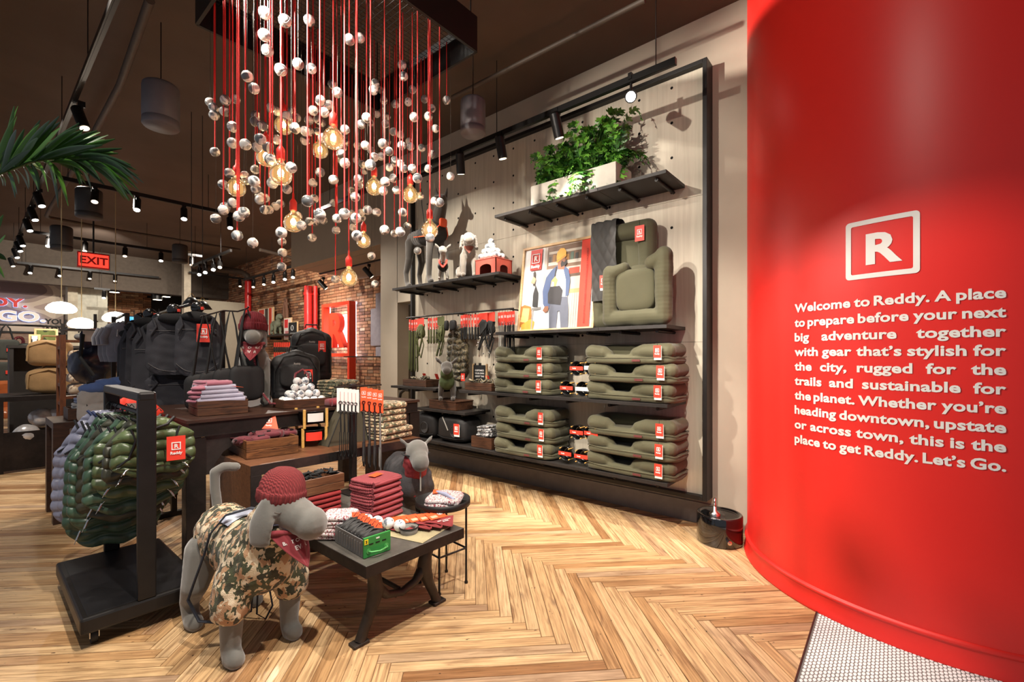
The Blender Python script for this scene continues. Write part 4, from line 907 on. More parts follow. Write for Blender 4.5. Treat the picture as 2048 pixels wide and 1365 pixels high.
# camouflage puffer vest hanging on the wall
M_CAMOD = camo('camo_dark', [(52, 44, 34), (112, 98, 70), (140, 128, 98), (66, 64, 44)], 26, .6)
def puffer(w, hgt, t, rows, top=.45, seed=0, cols=3, hem=.18, nu=40, nv=64, flare=0):
    """hanging quilted vest: x width, y thickness, z down from 0"""
    def fn(u, v):
        a = 2*PI*u; s = v
        ww = w/2*(top+(1-top)*min(1, (s/.34))**.85) if s < .34 else w/2*(1+flare*(s-.34))
        if s > 1-hem: k = (s-(1-hem))/hem; ww *= math.sqrt(max(.0, 1-k*k*.93))
        if s < .02: ww *= .9
        tt = t/2*(.55+.45*min(1, s/.12))*(1 if s < .85 else .75)
        band = abs(math.sin(PI*(s*rows+.22*noise.noise(Vector((math.cos(a)*2+seed, s*4, seed)))))); x = math.copysign(abs(math.cos(a))**.8, math.cos(a))*ww
        ver = abs(math.cos(PI*(x/w*cols)))**.5
        puff = .30+.70*(band**.5)*(.35+.65*ver)
        y = math.copysign(abs(math.sin(a))**.55, math.sin(a))*tt*puff
        n_ = noise.noise(Vector((x*22+seed, s*rows*1.1, seed)))*.006
        if s < .003 or s > .997: y *= .3
        xx = x*(1+.035*(band**.6)*abs(math.cos(a)))
        return (xx, y+n_*math.copysign(1, y), -hgt*s+.008*math.sin(x*40+seed)*(s > .05))
    return B().grid(fn, nu, nv).mesh()
e = E('dog_vest', 'quilted camouflage dog vest hanging flat on the peg wall under the rail', 'dog vest', (3.76, 4.0-.08, 1.80)); e.location.y = gx(918, 700, 3.78).y; e.rotation_euler = (0, 0, -PI/2)
O('body', puffer(.34, .68, .12, 9, .6, 3, 2), M_CAMOD, e); O('leash_strap', B().tube([(0, -.08, .05), (.01, -.085, -.2), (-.03, -.09, -.42), (.02, -.09, -.60)], .007, 4), M_GRYW, e); hangtag(e, (.15, -.06, -.58), .2, 1)
# ---- trays, vest dog box, carriers, stacked cloths
M_TRAY = wood('walnut_box', (46, 28, 18), (96, 60, 38), .5, (2, 16, 16))
def crate(name, lab, loc, L, W, H, m=M_TRAY, rz=0, slats=2, cat='crate', t=.014):
    e = E(name, lab, cat, loc, rz)
    sh = H/slats
    for k in range(slats):
        z = sh*(k+.5)
        O('slat', B().box((0, -W/2+t/2, z), (L, t, sh-.003), .0015), m, e); O('slat', B().box((0, W/2-t/2, z), (L, t, sh-.003), .0015), m, e)
        O('slat', B().box((-L/2+t/2, 0, z), (t, W-2*t-.001, sh-.003), .0015), m, e); O('slat', B().box((L/2-t/2, 0, z), (t, W-2*t-.001, sh-.003), .0015), m, e)
    O('bottom', B().box((0, 0, .006), (L-.03, W-.03, .01)), m, e)
    for sx in (-1, 1):
        for sy in (-1, 1): O('corner_post', B().box((sx*(L/2-t-.008), sy*(W/2-t-.008), H/2), (.014, .014, H-.006)), m, e)
    return e
def bundle(e, L, W, z, m, n=10, seed=1, r=.014, hh=.05):
    RR = random.Random(seed)
    for k in range(n):
        c = Vector((RR.uniform(-L/2+.03, L/2-.03), RR.uniform(-W/2+.03, W/2-.03), z)); pts = []
        for q in range(7): pts.append(c+Vector((RR.uniform(-.04, .04), RR.uniform(-.035, .035), RR.uniform(0, hh))))
        o = O('rolled_strap', B().tube(pts, r, 6, flat=.45), m, None, e.location, (0, 0, e.rotation_euler.z)); o.name = 'bandana' if m.name.startswith('camo') else 'strap_roll'
        yield o
c1_ = crate('wooden_tray', 'small dark wooden tray of camouflage bandanas on the short left shelf', (3.66, 4.56, Z3+.002), .46, .24, .085, rz=PI/2, cat='tray')
for o in bundle(c1_, .42, .22, .07, M_CAMOD, 9, 1): tag(o, 'crumpled camouflage bandana in the left wooden tray', 'bandana', 'bandanas in the left tray')
c2_ = crate('wooden_tray', 'small dark wooden tray of camouflage bandanas beside the bed stack', (3.66, 3.46, Z3+.002), .40, .24, .085, rz=PI/2, cat='tray')
for o in bundle(c2_, .36, .2, .07, M_CAMOD, 8, 2): tag(o, 'crumpled camouflage bandana in the tray by the bed stack', 'bandana', 'bandanas in the right tray')
for c_, ys_ in ((c1_, (-.12, .12)), (c2_, (-.1, .1))):
    for k in ys_: hangtag(c_, (k, -.13, .15), .2, .9, rx=-.5)
s_ = E('tabletop_sign', 'small black sign with white letters in a pine frame behind the tray', 'sign', (3.80, gx(960, 740, 3.8).y, Z3+.002)); s_.rotation_euler = (0, 0, -PI/2)
O('board', B().box((0, .0, .17), (.20, .012, .20)), mat('sign_black', (24, 24, 24), .6, var=.05), s_); O('frame', B().box((-.108, 0, .17), (.018, .02, .23)).box((.108, 0, .17), (.018, .02, .23)), M_PINE, s_); O('clip', B().box((0, 0, .28), (.03, .02, .03), .004).box((0, 0, .035), (.03, .02, .07)), M_FR, s_)
for k, s in enumerate(('CUSTOMIZE', 'YOUR OWN', 'REDDY TAG')): O('lettering', text(s, .026, .0004, .03), M_WHITE, s_, (0, -.009, .20-k*.034), (PI/2, 0, 0))
bxx = E('wooden_box', 'closed dark wooden box under the small green-vested dog mannequin', 'box', (3.66, 4.02, .802), PI/2)
O('body', B().box((0, 0, .045), (.46, .28, .088), .003), M_TRAY, bxx); O('lid', B().box((0, 0, .098), (.47, .29, .014), .003), M_TRAY, bxx)
M_NYL = mat('black_nylon', (30, 28, 28), .6, var=.2, scale=10, bump=.2)
for k, (y, lab) in enumerate(((4.42, 'left black soft pet carrier with a round mesh window on the lowest shelf'), (3.90, 'right black soft pet carrier with a red tag on the lowest shelf'))):
    e = E('pet_carrier', lab, 'carrier', (3.68, y, Z4+.004), -PI/2, 'black pet carriers on the lowest shelf')
    O('body', B().sph((0, 0, .15), (.235, .165, .15), 28, 16, sq=.45, nz=.008, ns=9), M_NYL, e)
    O('window', B().lathe([(0, 0), (.062, 0)], 20, Matrix.Translation((.09, -.165, .13)) @ Matrix.Rotation(PI/2, 4, 'X')), mat('mesh_grey', (62, 60, 60), .8), e); O('window_rim', B().tube(arc((.09, -.166, .13), .064, 0, 2*PI, 24), .006, 6), M_NYL, e)
    O('strap', B().tube([(-.12, -.15, .28), (-.05, -.175, .22), (.0, -.175, .14)], .008, 4), M_GRYW, e); O('handle', B().tube([(-.1, -.03, .28), (-.07, -.04, .33), (.05, -.04, .33), (.08, -.03, .28)], .008, 5), M_NYL, e)
    O('seam', B().tube([(-.22, -.14, .06), (-.1, -.168, .05), (.1, -.168, .05), (.22, -.14, .06)], .004, 5), M_BLKW, e)
    if k: hangtag(e, (.155, -.19, .23), .15, 1.35, True)
c3_ = crate('wooden_crate', 'dark wooden crate of folded cloths beside the lower bed stack', (3.64, 3.40, Z4+.002), .30, .22, .12, rz=PI/2, slats=1)
M_GLIT = camo('grey_pattern', [(60, 60, 62), (150, 150, 152), (224, 224, 224), (96, 96, 98)], 40)
def folded(L, W, H, seed=0, layers=2, nz=.004):
    """folded garment: stacked layers joined by a rolled front edge"""
    b = B(); h = H/layers
    for k in range(layers): b.sph((R_.uniform(-.004, .004), R_.uniform(-.004, .004), h*(k+.5)), (L/2, W/2, h*.56), 26, 8, sq=.33, nz=nz, ns=14, seed=seed+k)
    b.tube([(-L/2+.02, -W/2+.004, H/2), (0, -W/2-.002, H/2), (L/2-.02, -W/2+.004, H/2)], H*.48, 8)
    return b.mesh()
for k in range(5):
    o = O('folded_cloth', folded(.22, .16, .022, k), M_GLIT, None, (3.64+R_.uniform(-.01, .01), 3.40+R_.uniform(-.01, .01), Z4+.115+k*.024), (R_.uniform(-.05, .05), .1, PI/2+R_.uniform(-.2, .2))); tag(o, 'folded grey and white patterned cloth in the crate on the lowest shelf', 'cloth', 'patterned cloths in the crate')
# ---- cat hideout and ball pyramid on the dog shelf
hd = E('pet_house', 'small terracotta-red pet hideaway box with an arched hole, under the ball pyramid', 'pet house', (3.62, 3.30, Z5+.002), -PI/2)
M_TERR = mat('terracotta', (186, 84, 68), .55, var=.12, scale=9)
W2, D2, H2 = .30, .26, .15; b = B()
def arch_panel(w, h, aw, ah, t=.008, n=12):
    pts = [(-w/2, 0), (-aw/2, 0)]+[(-aw/2*math.cos(PI*k/n)*1, ah*(.45+.55*math.sin(PI*k/n)**.7) if 0 < k < n else ah*.45) for k in range(n+1)]+[(aw/2, 0), (w/2, 0), (w/2, h), (-w/2, h)]
    b_ = B(); m = len(pts); half = m//2
    # triangulated by bmesh
    bm = bmesh.new(); f = bm.faces.new([bm.verts.new((x, 0, z)) for x, z in pts]); r_ = bmesh.ops.extrude_face_region(bm, geom=[f]); bmesh.ops.translate(bm, verts=[v for v in r_['geom'] if isinstance(v, bmesh.types.BMVert)], vec=(0, t, 0)); bmesh.ops.triangulate(bm, faces=bm.faces[:]); me = bpy.data.meshes.new('p'); bm.to_mesh(me); bm.free(); return me
O('front_panel', arch_panel(W2, H2, .17, .10), M_TERR, hd, (0, -D2/2, 0)); O('side_panel', arch_panel(D2, H2, .13, .09), M_TERR, hd, (W2/2, 0, 0), (0, 0, PI/2)); O('side_panel', B().box((-W2/2+.004, 0, H2/2), (.008, D2, H2)), M_TERR, hd)
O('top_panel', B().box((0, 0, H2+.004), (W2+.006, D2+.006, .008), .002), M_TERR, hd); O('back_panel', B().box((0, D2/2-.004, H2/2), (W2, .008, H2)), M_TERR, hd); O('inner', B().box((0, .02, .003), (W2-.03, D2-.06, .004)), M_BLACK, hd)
ballm = B().sph((0, 0, 0), .0325, 18, 12).tube([(.0328*math.cos(a)*math.cos(.5*math.sin(2*a)), .0328*math.sin(a)*math.cos(.5*math.sin(2*a)), .0328*math.sin(.5*math.sin(2*a))) for a in [2*PI*k/28 for k in range(28)]], .0012, 4, True).mesh()
M_TB = camo('camo_ball', [(120, 126, 136), (222, 222, 220), (232, 232, 230), (96, 102, 112)], 20, .8, .3, .2, amt=(.57, .6, .62))
def ball(p, lab, grp): o = O('tennis_ball', ballm, M_TB, None, p, (R_.uniform(0, 6), R_.uniform(0, 6), R_.uniform(0, 6))); return tag(o, lab, 'ball', grp)
bz = Z5+H2+.012+.033
for row in range(4):
    n = 4-row
    for k in range(n):
        for dd in range(max(1, 3-row)):
            ball((3.53+.056*dd+.028*row*.6, 3.30+(k-(n-1)/2)*.0665, bz+row*.054), 'grey and white camouflage tennis ball in the pyramid on the red pet house', 'balls in the pyramid')
# bent black handrail in the recess
o = E('handrail', 'bent black tube rail standing in the recess left of the peg wall', 'rail', (3.92, 5.26, 0))
O('tube', B().tube([(0, .12, 0), (0, .12, .80), (0, .09, .90), (0, 0, .95), (0, -.10, .95)], .022, 10), M_FR, o); O('foot', B().cyl((0, .12, 0), (0, .12, .01), .05, n=16), M_FR, o)
# ---- drinking fountain bowl on the floor
wf_ = E('water_fountain', 'round glossy black pet water fountain with a chrome spout on the floor', 'fountain', (3.70, 1.03, .001))
O('drum', B().lathe([(0, 0), (.155, 0), (.163, .01), (.163, .21), (.158, .218), (.145, .218), (.138, .205), (0, .19)], 48), mat('gloss_black', (10, 10, 11), .08, coat=1, var=0), wf_)
O('basin', B().lathe([(.138, .206), (.11, .198), (0, .192)], 40), mat('brushed_steel', (120, 118, 112), .3, 1, .1), wf_); O('water', B().lathe([(.133, .205), (0, .205)], 40), glass('water', (.9, .95, 1, 1), .3), wf_)
O('spout', B().lathe([(.042, .205), (.04, .222), (.025, .238), (.014, .246), (.012, .275), (0, .28)], 24, Matrix.Translation((-.05, .02, 0))).tube([(-.05, .02, .27), (-.052, .02, .31), (-.045, .02, .335), (-.03, .02, .325)], [.010, .009, .008, .004], 8).sph((-.05, .02, .285), (.014, .012, .018), 10, 8), M_CHROME, wf_)
O('tap', B().cyl((-.13, -.095, .06), (-.155, -.115, .06), .016, n=14).cyl((-.155, -.115, .06), (-.165, -.122, .06), .006, n=8), M_CHROME, wf_)
# ================================================================ TABLES
M_STEEL = steel('raw_steel', (70, 64, 62)); M_STEELD = steel('dark_steel', (46, 40, 38), .45, .6); M_WAL = wood('warm_walnut', (84, 52, 34), (126, 84, 56), .45, (2, 14, 14)); M_WALD = wood('dark_walnut', (40, 26, 20), (72, 46, 34), .4, (2, 14, 14))
# low table in front
lx0, lx1, ly0, ly1, lz = 1.172, 1.795, 1.862, 3.02, .45
lt = E('low_table', 'low steel-topped table on cast trestle legs in front of the displays', 'table', ((lx0+lx1)/2, (ly0+ly1)/2, 0)); o = Vector(lt.location)
def top_mat():
    t = NT('zinc_top'); tc = t.add('ShaderNodeTexCoord'); n = t.noise(3.5, 8, tc.outputs['Object'], .7)
    t.link(t.ramp(n.outputs[0], [(.3, (66, 62, 58)), (.5, (92, 88, 82)), (.72, (120, 114, 106))]), t.b.inputs['Base Color']); t.b.inputs['Metallic'].default_value = .35; t.b.inputs['Roughness'].default_value = .45; t.bump(n.outputs[0], .1, .002); return t.m
M_ZINC = top_mat()
O('tabletop', B().box(rel(((lx0+lx1)/2, (ly0+ly1)/2, lz-.0275), o), (lx1-lx0-.004, ly1-ly0-.004, .055), .004), M_ZINC, lt)
for c, d in ((((lx0+lx1)/2, ly0+.0015, lz-.029), (lx1-lx0, .003, .054)), (((lx0+lx1)/2, ly1-.0015, lz-.029), (lx1-lx0, .003, .054)), ((lx0+.0015, (ly0+ly1)/2, lz-.029), (.003, ly1-ly0-.006, .054)), ((lx1-.0015, (ly0+ly1)/2, lz-.029), (.003, ly1-ly0-.006, .054))): O('edge_band', B().box(rel(c, o), d), M_STEELD, lt)
M_CAST = mat('cast_iron', (62, 54, 48), .55, .5, .25, bump=.2)
def trestle(y):
    # cast leg: two curved feet and a curved bridge, profile in XZ
    xc = (lx0+lx1)/2; b = B(); H = lz-.056
    for s in (-1, 1):
        pts = [Vector((xc+s*.205, y, H-.005)), Vector((xc+s*.165, y, H*.78)), Vector((xc+s*.155, y, H*.58)), Vector((xc+s*.185, y, H*.36)), Vector((xc+s*.225, y, H*.15)), Vector((xc+s*.245, y, .012))]
        b.tube([p-o for p in pts], [.040, .036, .042, .030, .026, .028], 8, flat=.45 if False else 1)
        b.box(rel((xc+s*.25, y, .008), o), (.085, .06, .015), .004)
    b.tube([Vector((xc-.17, y, H*.66))-o, Vector((xc-.09, y, H*.46))-o, Vector((xc, y, H*.40))-o, Vector((xc+.09, y, H*.46))-o, Vector((xc+.17, y, H*.66))-o], [.034, .022, .020, .022, .034], 8)
    b.box(rel((xc, y, H-.006), o), (.46, .07, .012))
    return b
for y in (2.02, 2.88): O('leg', trestle(y), M_CAST, lt)
O('stretcher', B().cyl(rel(((lx0+lx1)/2, 2.04, .17), o), rel(((lx0+lx1)/2, 2.86, .17), o), .012, n=8), M_CAST, lt)
# walnut nesting table
wx0, wx1, wy0, wy1, wz = 1.145, 2.50, 3.13, 3.90, .72
wt = E('nesting_table', 'walnut box table with a steel-edged front, half under the tall black table', 'table', ((wx0+wx1)/2, (wy0+wy1)/2, 0)); o = Vector(wt.location)
O('tabletop', B().box(rel(((wx0+wx1)/2, (wy0+wy1)/2, wz-.03), o), (wx1-wx0, wy1-wy0, .06), .002), M_WAL, wt)
for x in (wx0+.03, wx1-.03):
    for k in range(5): O('side_board', B().box(rel((x, wy0+.008+(k+.5)*(wy1-wy0-.016)/5, (wz-.06)/2), o), (.06, (wy1-wy0-.016)/5-.002, wz-.061), .001), M_WAL, wt)
for c, d in ((((wx0+wx1)/2, wy0-.002, wz-.033), (wx1-wx0, .006, .066)), ((wx0+.033, wy0-.002, (wz-.066)/2), (.066, .006, wz-.066)), ((wx1-.033, wy0-.002, (wz-.066)/2), (.066, .006, wz-.066))): O('steel_edge', B().box(rel(c, o), d, .001), M_STEEL, wt)
O('base', B().box(rel(((wx0+wx1)/2, (wy0+wy1)/2+.1, .10), o), (wx1-wx0-.14, .3, .02)), M_WALD, wt)
# tall black table
hx0, hx1, hy0, hy1, hz_ = .905, 2.80, 3.52, 4.85, 1.0
ht = E('display_table', 'tall dark table with steel apron and panelled steel legs', 'table', ((hx0+hx1)/2, (hy0+hy1)/2, 0)); o = Vector(ht.location)
for k in range(5): O('plank', B().box(rel(((hx0+hx1)/2, hy0+(k+.5)*(hy1-hy0)/5, hz_-.011), o), (hx1-hx0, (hy1-hy0)/5-.0015, .022), .001), M_WALD, ht)
for (y) in (hy0+.02, hy1-.02): O('apron', B().box(rel(((hx0+hx1)/2, y, hz_-.066), o), (hx1-hx0-.03, .01, .088)).box(rel(((hx0+hx1)/2, y-.006, hz_-.113), o), (hx1-hx0-.0, .03, .008)), M_STEELD, ht)
for (x) in (hx0+.02, hx1-.02): O('apron', B().box(rel((x, (hy0+hy1)/2, hz_-.066), o), (.01, hy1-hy0-.06, .088)), M_STEELD, ht)
for x in (hx0+.055, hx1-.055):
    for y in (hy0+.055, hy1-.055):
        b = B().box(rel((x, y-.048, (hz_-.12)/2), o), (.11, .006, hz_-.12)).box(rel((x, y+.0, (hz_-.12)/2), o), (.006, .09, hz_-.12)).box(rel((x, y+.048, (hz_-.12)/2), o), (.11, .006, hz_-.12)).box(rel((x-.052, y, (hz_-.12)/2), o), (.006, .10, hz_-.12)); O('leg', b, M_STEELD, ht)
for s, x in ((1, hx0+.11), (-1, hx1-.11)):
    pts = [(0, 0), (0, -.26), (.04, -.26), (.06, -.19), (.11, -.12), (.19, -.07), (.26, -.05), (.26, 0)]
    O('gusset', B().poly([(a*s, c) for a, c in (pts if s > 0 else pts[::-1])], .006, Matrix.Translation(rel((x, hy0+.03, hz_-.118), o)) @ Matrix.Rotation(PI/2, 4, 'X')), M_STEEL, ht)
# round side table
st_ = E('side_table', 'small round black metal tray table with four thin legs', 'table', (1.905, 2.165, 0)); R0 = .17
O('tray', B().lathe([(0, .49), (R0-.008, .49), (R0, .495), (R0, .53), (R0-.006, .53), (R0-.008, .5), (0, .498)], 40), mat('tray_black', (34, 32, 31), .5, .4), st_)
for k in range(4):
    a = math.radians(40+90*k); x, y = .145*math.cos(a), .145*math.sin(a)
    O('leg', B().cyl((x, y, .01), (x, y, .49), .0065, n=8).cyl((x, y, 0), (x, y, .012), .011, n=8), M_FR, st_)
    a2 = math.radians(130+90*k); O('stretcher', B().cyl((x, y, .22), (.145*math.cos(a2), .145*math.sin(a2), .22), .006, n=6), M_FR, st_)
# ================================================================ GARMENT RACK
rx0, rx1, ry0, ry1 = .335, .845, 2.955, 3.90; bz0, bz1 = .085, .165; rc = ((rx0+rx1)/2, (ry0+ry1)/2)
rk = E('garment_rack', 'black wheeled steel garment rack holding puffer vests', 'rack', (rc[0], rc[1], 0)); o = Vector(rk.location); M_RK = mat('rack_black', (34, 31, 30), .42, .4, .15)
O('platform', B().box(rel((rc[0], rc[1], (bz0+bz1)/2), o), (rx1-rx0, ry1-ry0, bz1-bz0), .012), M_RK, rk)
O('deck', B().box(rel((rc[0], rc[1], bz1+.0005), o), (rx1-rx0-.06, ry1-ry0-.06, .004), .001), mat('deck_black', (30, 29, 31), .4, .2, .3, 4), rk)
RH = 1.235
for y in (ry0+.02, ry1-.02): O('post', B().box(rel((rc[0], y, (bz1+RH-.03)/2), o), (.078, .036, RH-.03-bz1), .006), M_RK, rk)
O('top_beam', B().box(rel((rc[0], rc[1], RH-.025), o), (.078, ry1-ry0, .05), .012), M_RK, rk)
O('hang_bar', B().cyl(rel((rc[0], ry0+.03, RH-.12), o), rel((rc[0], ry1-.03, RH-.12), o), .013, n=12), M_RK, rk)
for x in (rx0+.06, rx1-.06):
    for y in (ry0+.08, ry1-.08):
        c = O('caster', B().cyl(rel((x-.012, y+.01, .036), o), rel((x+.012, y+.01, .036), o), .036, n=18), mat('tyre', (26, 26, 26), .6), rk); O('fork', B().box(rel((x-.017, y+.005, .055), o), (.003, .04, .045)).box(rel((x+.017, y+.005, .055), o), (.003, .04, .045)).box(rel((x, y, .079), o), (.04, .05, .006)), M_CHROME, c)
def hanger(e, w, z0, m=M_BLKW, clip=None):
    O('hanger', B().tube([(0, 0, z0+.0), (.0, 0, z0+.03), (.018, 0, z0+.055), (.03, 0, z0+.035)], .003, 5).tube([(-w, 0, z0-.055), (0, 0, z0), (w, 0, z0-.055)], .008, 6), m, e)
M_PGRN = mat('puffer_green', (80, 94, 60), .36, sheen=0, var=.2, scale=7, bump=.3, bscale=34, coat=.1); M_PTEAL = mat('puffer_teal', (58, 82, 64), .36, var=.2, scale=7, bump=.3, bscale=34, coat=.1); M_PGRY = mat('puffer_lilac', (134, 136, 156), .34, var=.15, scale=7, bump=.3, bscale=34, coat=.2); M_PDK = mat('puffer_dark', (60, 60, 46), .42, var=.2, scale=7, bump=.3, bscale=34)
vz = RH-.155
vests = [ # y, width, length, material, label
 (3.83, .47, .74, M_PGRY, 'lilac-grey puffer vest at the far end of the rack, with a navy collar'), (3.74, .44, .70, M_PGRY, 'second lilac-grey puffer vest, just before the green ones'),
 (3.64, .43, .80, M_PTEAL, 'longest dark green puffer vest on the rack, beside the lilac ones'), (3.55, .45, .70, M_PTEAL, 'teal-green puffer vest with shiny panels in the middle of the rack'),
 (3.47, .42, .62, M_PDK, 'brownish dark green puffer vest hanging mid rack'), (3.38, .43, .56, M_PTEAL, 'medium green puffer vest below the smaller front ones'), (3.30, .40, .46, M_PGRN, 'green puffer vest with cord locks hanging third from the front'),
 (3.22, .38, .38, M_PDK, 'olive-brown puffer vest second from the front post'), (3.12, .35, .31, M_PGRN, 'smallest light green puffer vest at the front of the rack, with red tag')]
M_ZIP = mat('black_trim', (22, 22, 24), .6)
for k, (y, w_0, L_, m, lab) in enumerate(vests):
    e = E('puffer_vest', lab, 'dog vest', (rc[0]+(-.035, -.025, -.02, 0, .01, .03, .045, .06, .065)[k], y, vz), (-.34, -.24, -.10, .06, -.24, .02, -.2, .10, -.05)[k], 'puffer vests on the wheeled rack')
    O('shell', puffer(w_0, L_, .10, max(4, round(L_/.066)), .30, k*1.7, 3.5, .24, 60, 110, .12), m, e)
    hanger(e, .09, .0)
    O('neck_trim', B().tube([(-.085, -.012, .0), (-.05, -.036, -.035), (0, -.044, -.05), (.05, -.036, -.035), (.085, -.012, 0)], .008, 6), mat('navy_lining', (34, 48, 92), .7) if k == 1 or k == 0 else M_ZIP, e)
    for s in (-1, 1):
        O('arm_trim', B().tube([(s*w_0*.30, -.032, -.05), (s*w_0*.25, -.045, -.11), (s*w_0*.33, -.045, -.20), (s*w_0*.46, -.03, -.24)], .006, 6), M_ZIP, e)
        O('cord_lock', B().cyl((s*w_0*.36, -.04, -L_*.84), (s*w_0*.40, -.052, -L_*.90), .006, n=8).tube([(s*w_0*.33, -.04, -L_*.82), (s*w_0*.38, -.05, -L_*.86), (s*w_0*.42, -.045, -L_*.93)], .002, 4), M_CHROME, e)
    if k == 8: hangtag(e, (.08, -.085, -.10), -.1, 1.5)
# ================================================================ MANNEQUIN DOGS (local: nose towards -Y)
def dog_strokes(L=.32, leg=.36, br=.135, chest=1.1, neck=(.0, -.10, .17), nr=.085, hr=.100, muz=(.0, -.15, -.06), mr=.066, lw=.11, lr=.052, ears='flop', tail=((0, .06, .08), (0, .09, .2)), head_yaw=0, paw=.05, es=1.0):
    hy, fy = L/2, -L/2; bzz = leg+br*.8; st = []
    st.append([((0, hy, bzz+.01), br*.92), ((0, 0, bzz), br), ((0, fy, bzz), br*chest)])
    h = Vector((0, fy-.02, bzz+.04))+Vector(neck); st.append([((0, fy-.01, bzz+.05), br*.85), (tuple(h), nr)])
    q = Matrix.Rotation(head_yaw, 3, 'Z'); hd_ = h+q @ Vector((0, -.03, hr*.55)); st.append([(tuple(h), nr), (tuple(hd_), hr)])
    m1 = hd_+q @ Vector(muz)*.6; m2 = hd_+q @ Vector(muz); st.append([(tuple(hd_+q @ Vector((0, -.02, -.015))), hr*.85), (tuple(m1), mr*1.05), (tuple(m2), mr)])
    for s in (-1, 1):
        st.append([((s*lw*.75, fy+.01, leg+.05), lr*1.5), ((s*lw, fy+.0, leg*.62), lr*1.08), ((s*lw, fy+.01, leg*.16), lr*.88), ((s*lw, fy-.015, paw*.72), lr*.95), ((s*lw, fy-.045, paw*.7), lr*.85)])
        st.append([((s*lw*.7, hy, leg+.04), lr*1.9), ((s*lw*1.05, hy-.02, leg*.66), lr*1.35), ((s*lw*1.1, hy+.045, leg*.36), lr*.95), ((s*lw*1.1, hy+.02, leg*.12), lr*.82), ((s*lw*1.1, hy-.01, paw*.72), lr*.92), ((s*lw*1.1, hy-.04, paw*.7), lr*.82)])
        if ears == 'flop':
            for k in range(17):
                f_ = k/16; c = hd_+q @ Vector((s*(hr*.86+hr*.20*math.sin(f_*2.2)), .012+.02*f_, hr*.50-f_*hr*1.75)); st.append(('e', tuple(c), (hr*.17, hr*(.26+.34*math.sin(min(1, f_*1.15)*PI*.72)), hr*.20), (0, -s*.15, head_yaw)))
        elif ears == 'prick':
            b0 = hd_+q @ Vector((s*hr*.6, .02, hr*.6)); st.append([(tuple(b0), hr*.42), (tuple(b0+q @ Vector((s*hr*.25, .01, hr*1.0))), hr*.22), (tuple(b0+q @ Vector((s*hr*.35, .015, hr*1.9))), hr*.06)])
        else:
            b0 = hd_+q @ Vector((s*hr*.8, .02, hr*.55)); st.append([(tuple(b0), hr*.22*es), (tuple(b0+q @ Vector((s*hr*.7*es, .0, hr*.6*es))), hr*.30*es), (tuple(b0+q @ Vector((s*hr*1.0*es, .0, hr*1.0*es))), hr*.12*es)])
    if tail: st.append([((0, hy+.06, bzz+.05), .035)]+[((t_[0], hy+t_[1], bzz+t_[2]), .027) for t_ in tail])
    return st, dict(bz=bzz, fy=fy, hy=hy, h=h, hd=hd_, q=q, hr=hr, nr=nr, br=br, lw=lw, leg=leg, lr=lr, chest=chest)
def torso(g, grow=.018, y0=None, y1=None, sleeves=.5, collar=.5):
    hy = g['hy'] if y1 is None else y1; fy = g['fy']; br = g['br']
    st = [[((0, hy, g['bz']+.012), br*.92+grow), ((0, 0, g['bz']), br+grow), ((0, fy, g['bz']), br*g['chest']+grow)]]
    if collar: st.append([((0, fy-.01, g['bz']+.05), br*.85+grow), (tuple(Vector((0, fy-.01, g['bz']+.05)).lerp(g['h'], collar)), g['nr']*1.15+grow)])
    if sleeves:
        for s in (-1, 1): st.append([((s*g['lw']*.75, fy+.01, g['leg']+.05), g['lr']*1.5+grow), ((s*g['lw']*1.02, fy, g['leg']*(1-sleeves*.35)), g['lr']*1.25+grow), ((s*g['lw']*1.02, fy, g['leg']*(1-sleeves*.62)), g['lr']*1.22+grow)])
    return st
def beanie(e, g, m, r=None, h=.11, tilt=(.18, .0, 0), slouch=(0, .03, 0)):
    r = r or g['hr']*1.02; n = 40; vs = []; pr = [(1.10, -.02), (1.17, .0), (1.17, .045), (1.09, .055), (1.08, .06), (1.06, .085), (.96, .12), (.78, .15), (.5, .172), (.2, .18), (0, .18)]
    def fn(u, v):
        k = v*(len(pr)-1); i = min(int(k), len(pr)-2); f = k-i; a = 2*PI*u; rr = (pr[i][0]*(1-f)+pr[i+1][0]*f)*r; z = (pr[i][1]*(1-f)+pr[i+1][1]*f)*h/.18
        rr *= 1+.022*math.cos(a*34)*(1 if z < .9*h else 0)+.03*noise.noise(Vector((math.cos(a)*2, math.sin(a)*2, z*20)))
        sl = max(0, z/h-.3); return (rr*math.cos(a)+slouch[0]*sl, rr*math.sin(a)+slouch[1]*sl, z)
    return O('beanie', B().grid(fn, 160, 30), m, e, tuple(g['hd']+Vector((0, .012, g['hr']*.40))), tilt)
M_BURG = mat('burgundy_cotton', (122, 34, 42), .85, var=.1, sheen=.2); M_KNITB = knit('burgundy_knit', (118, 38, 40), 40, 'X')
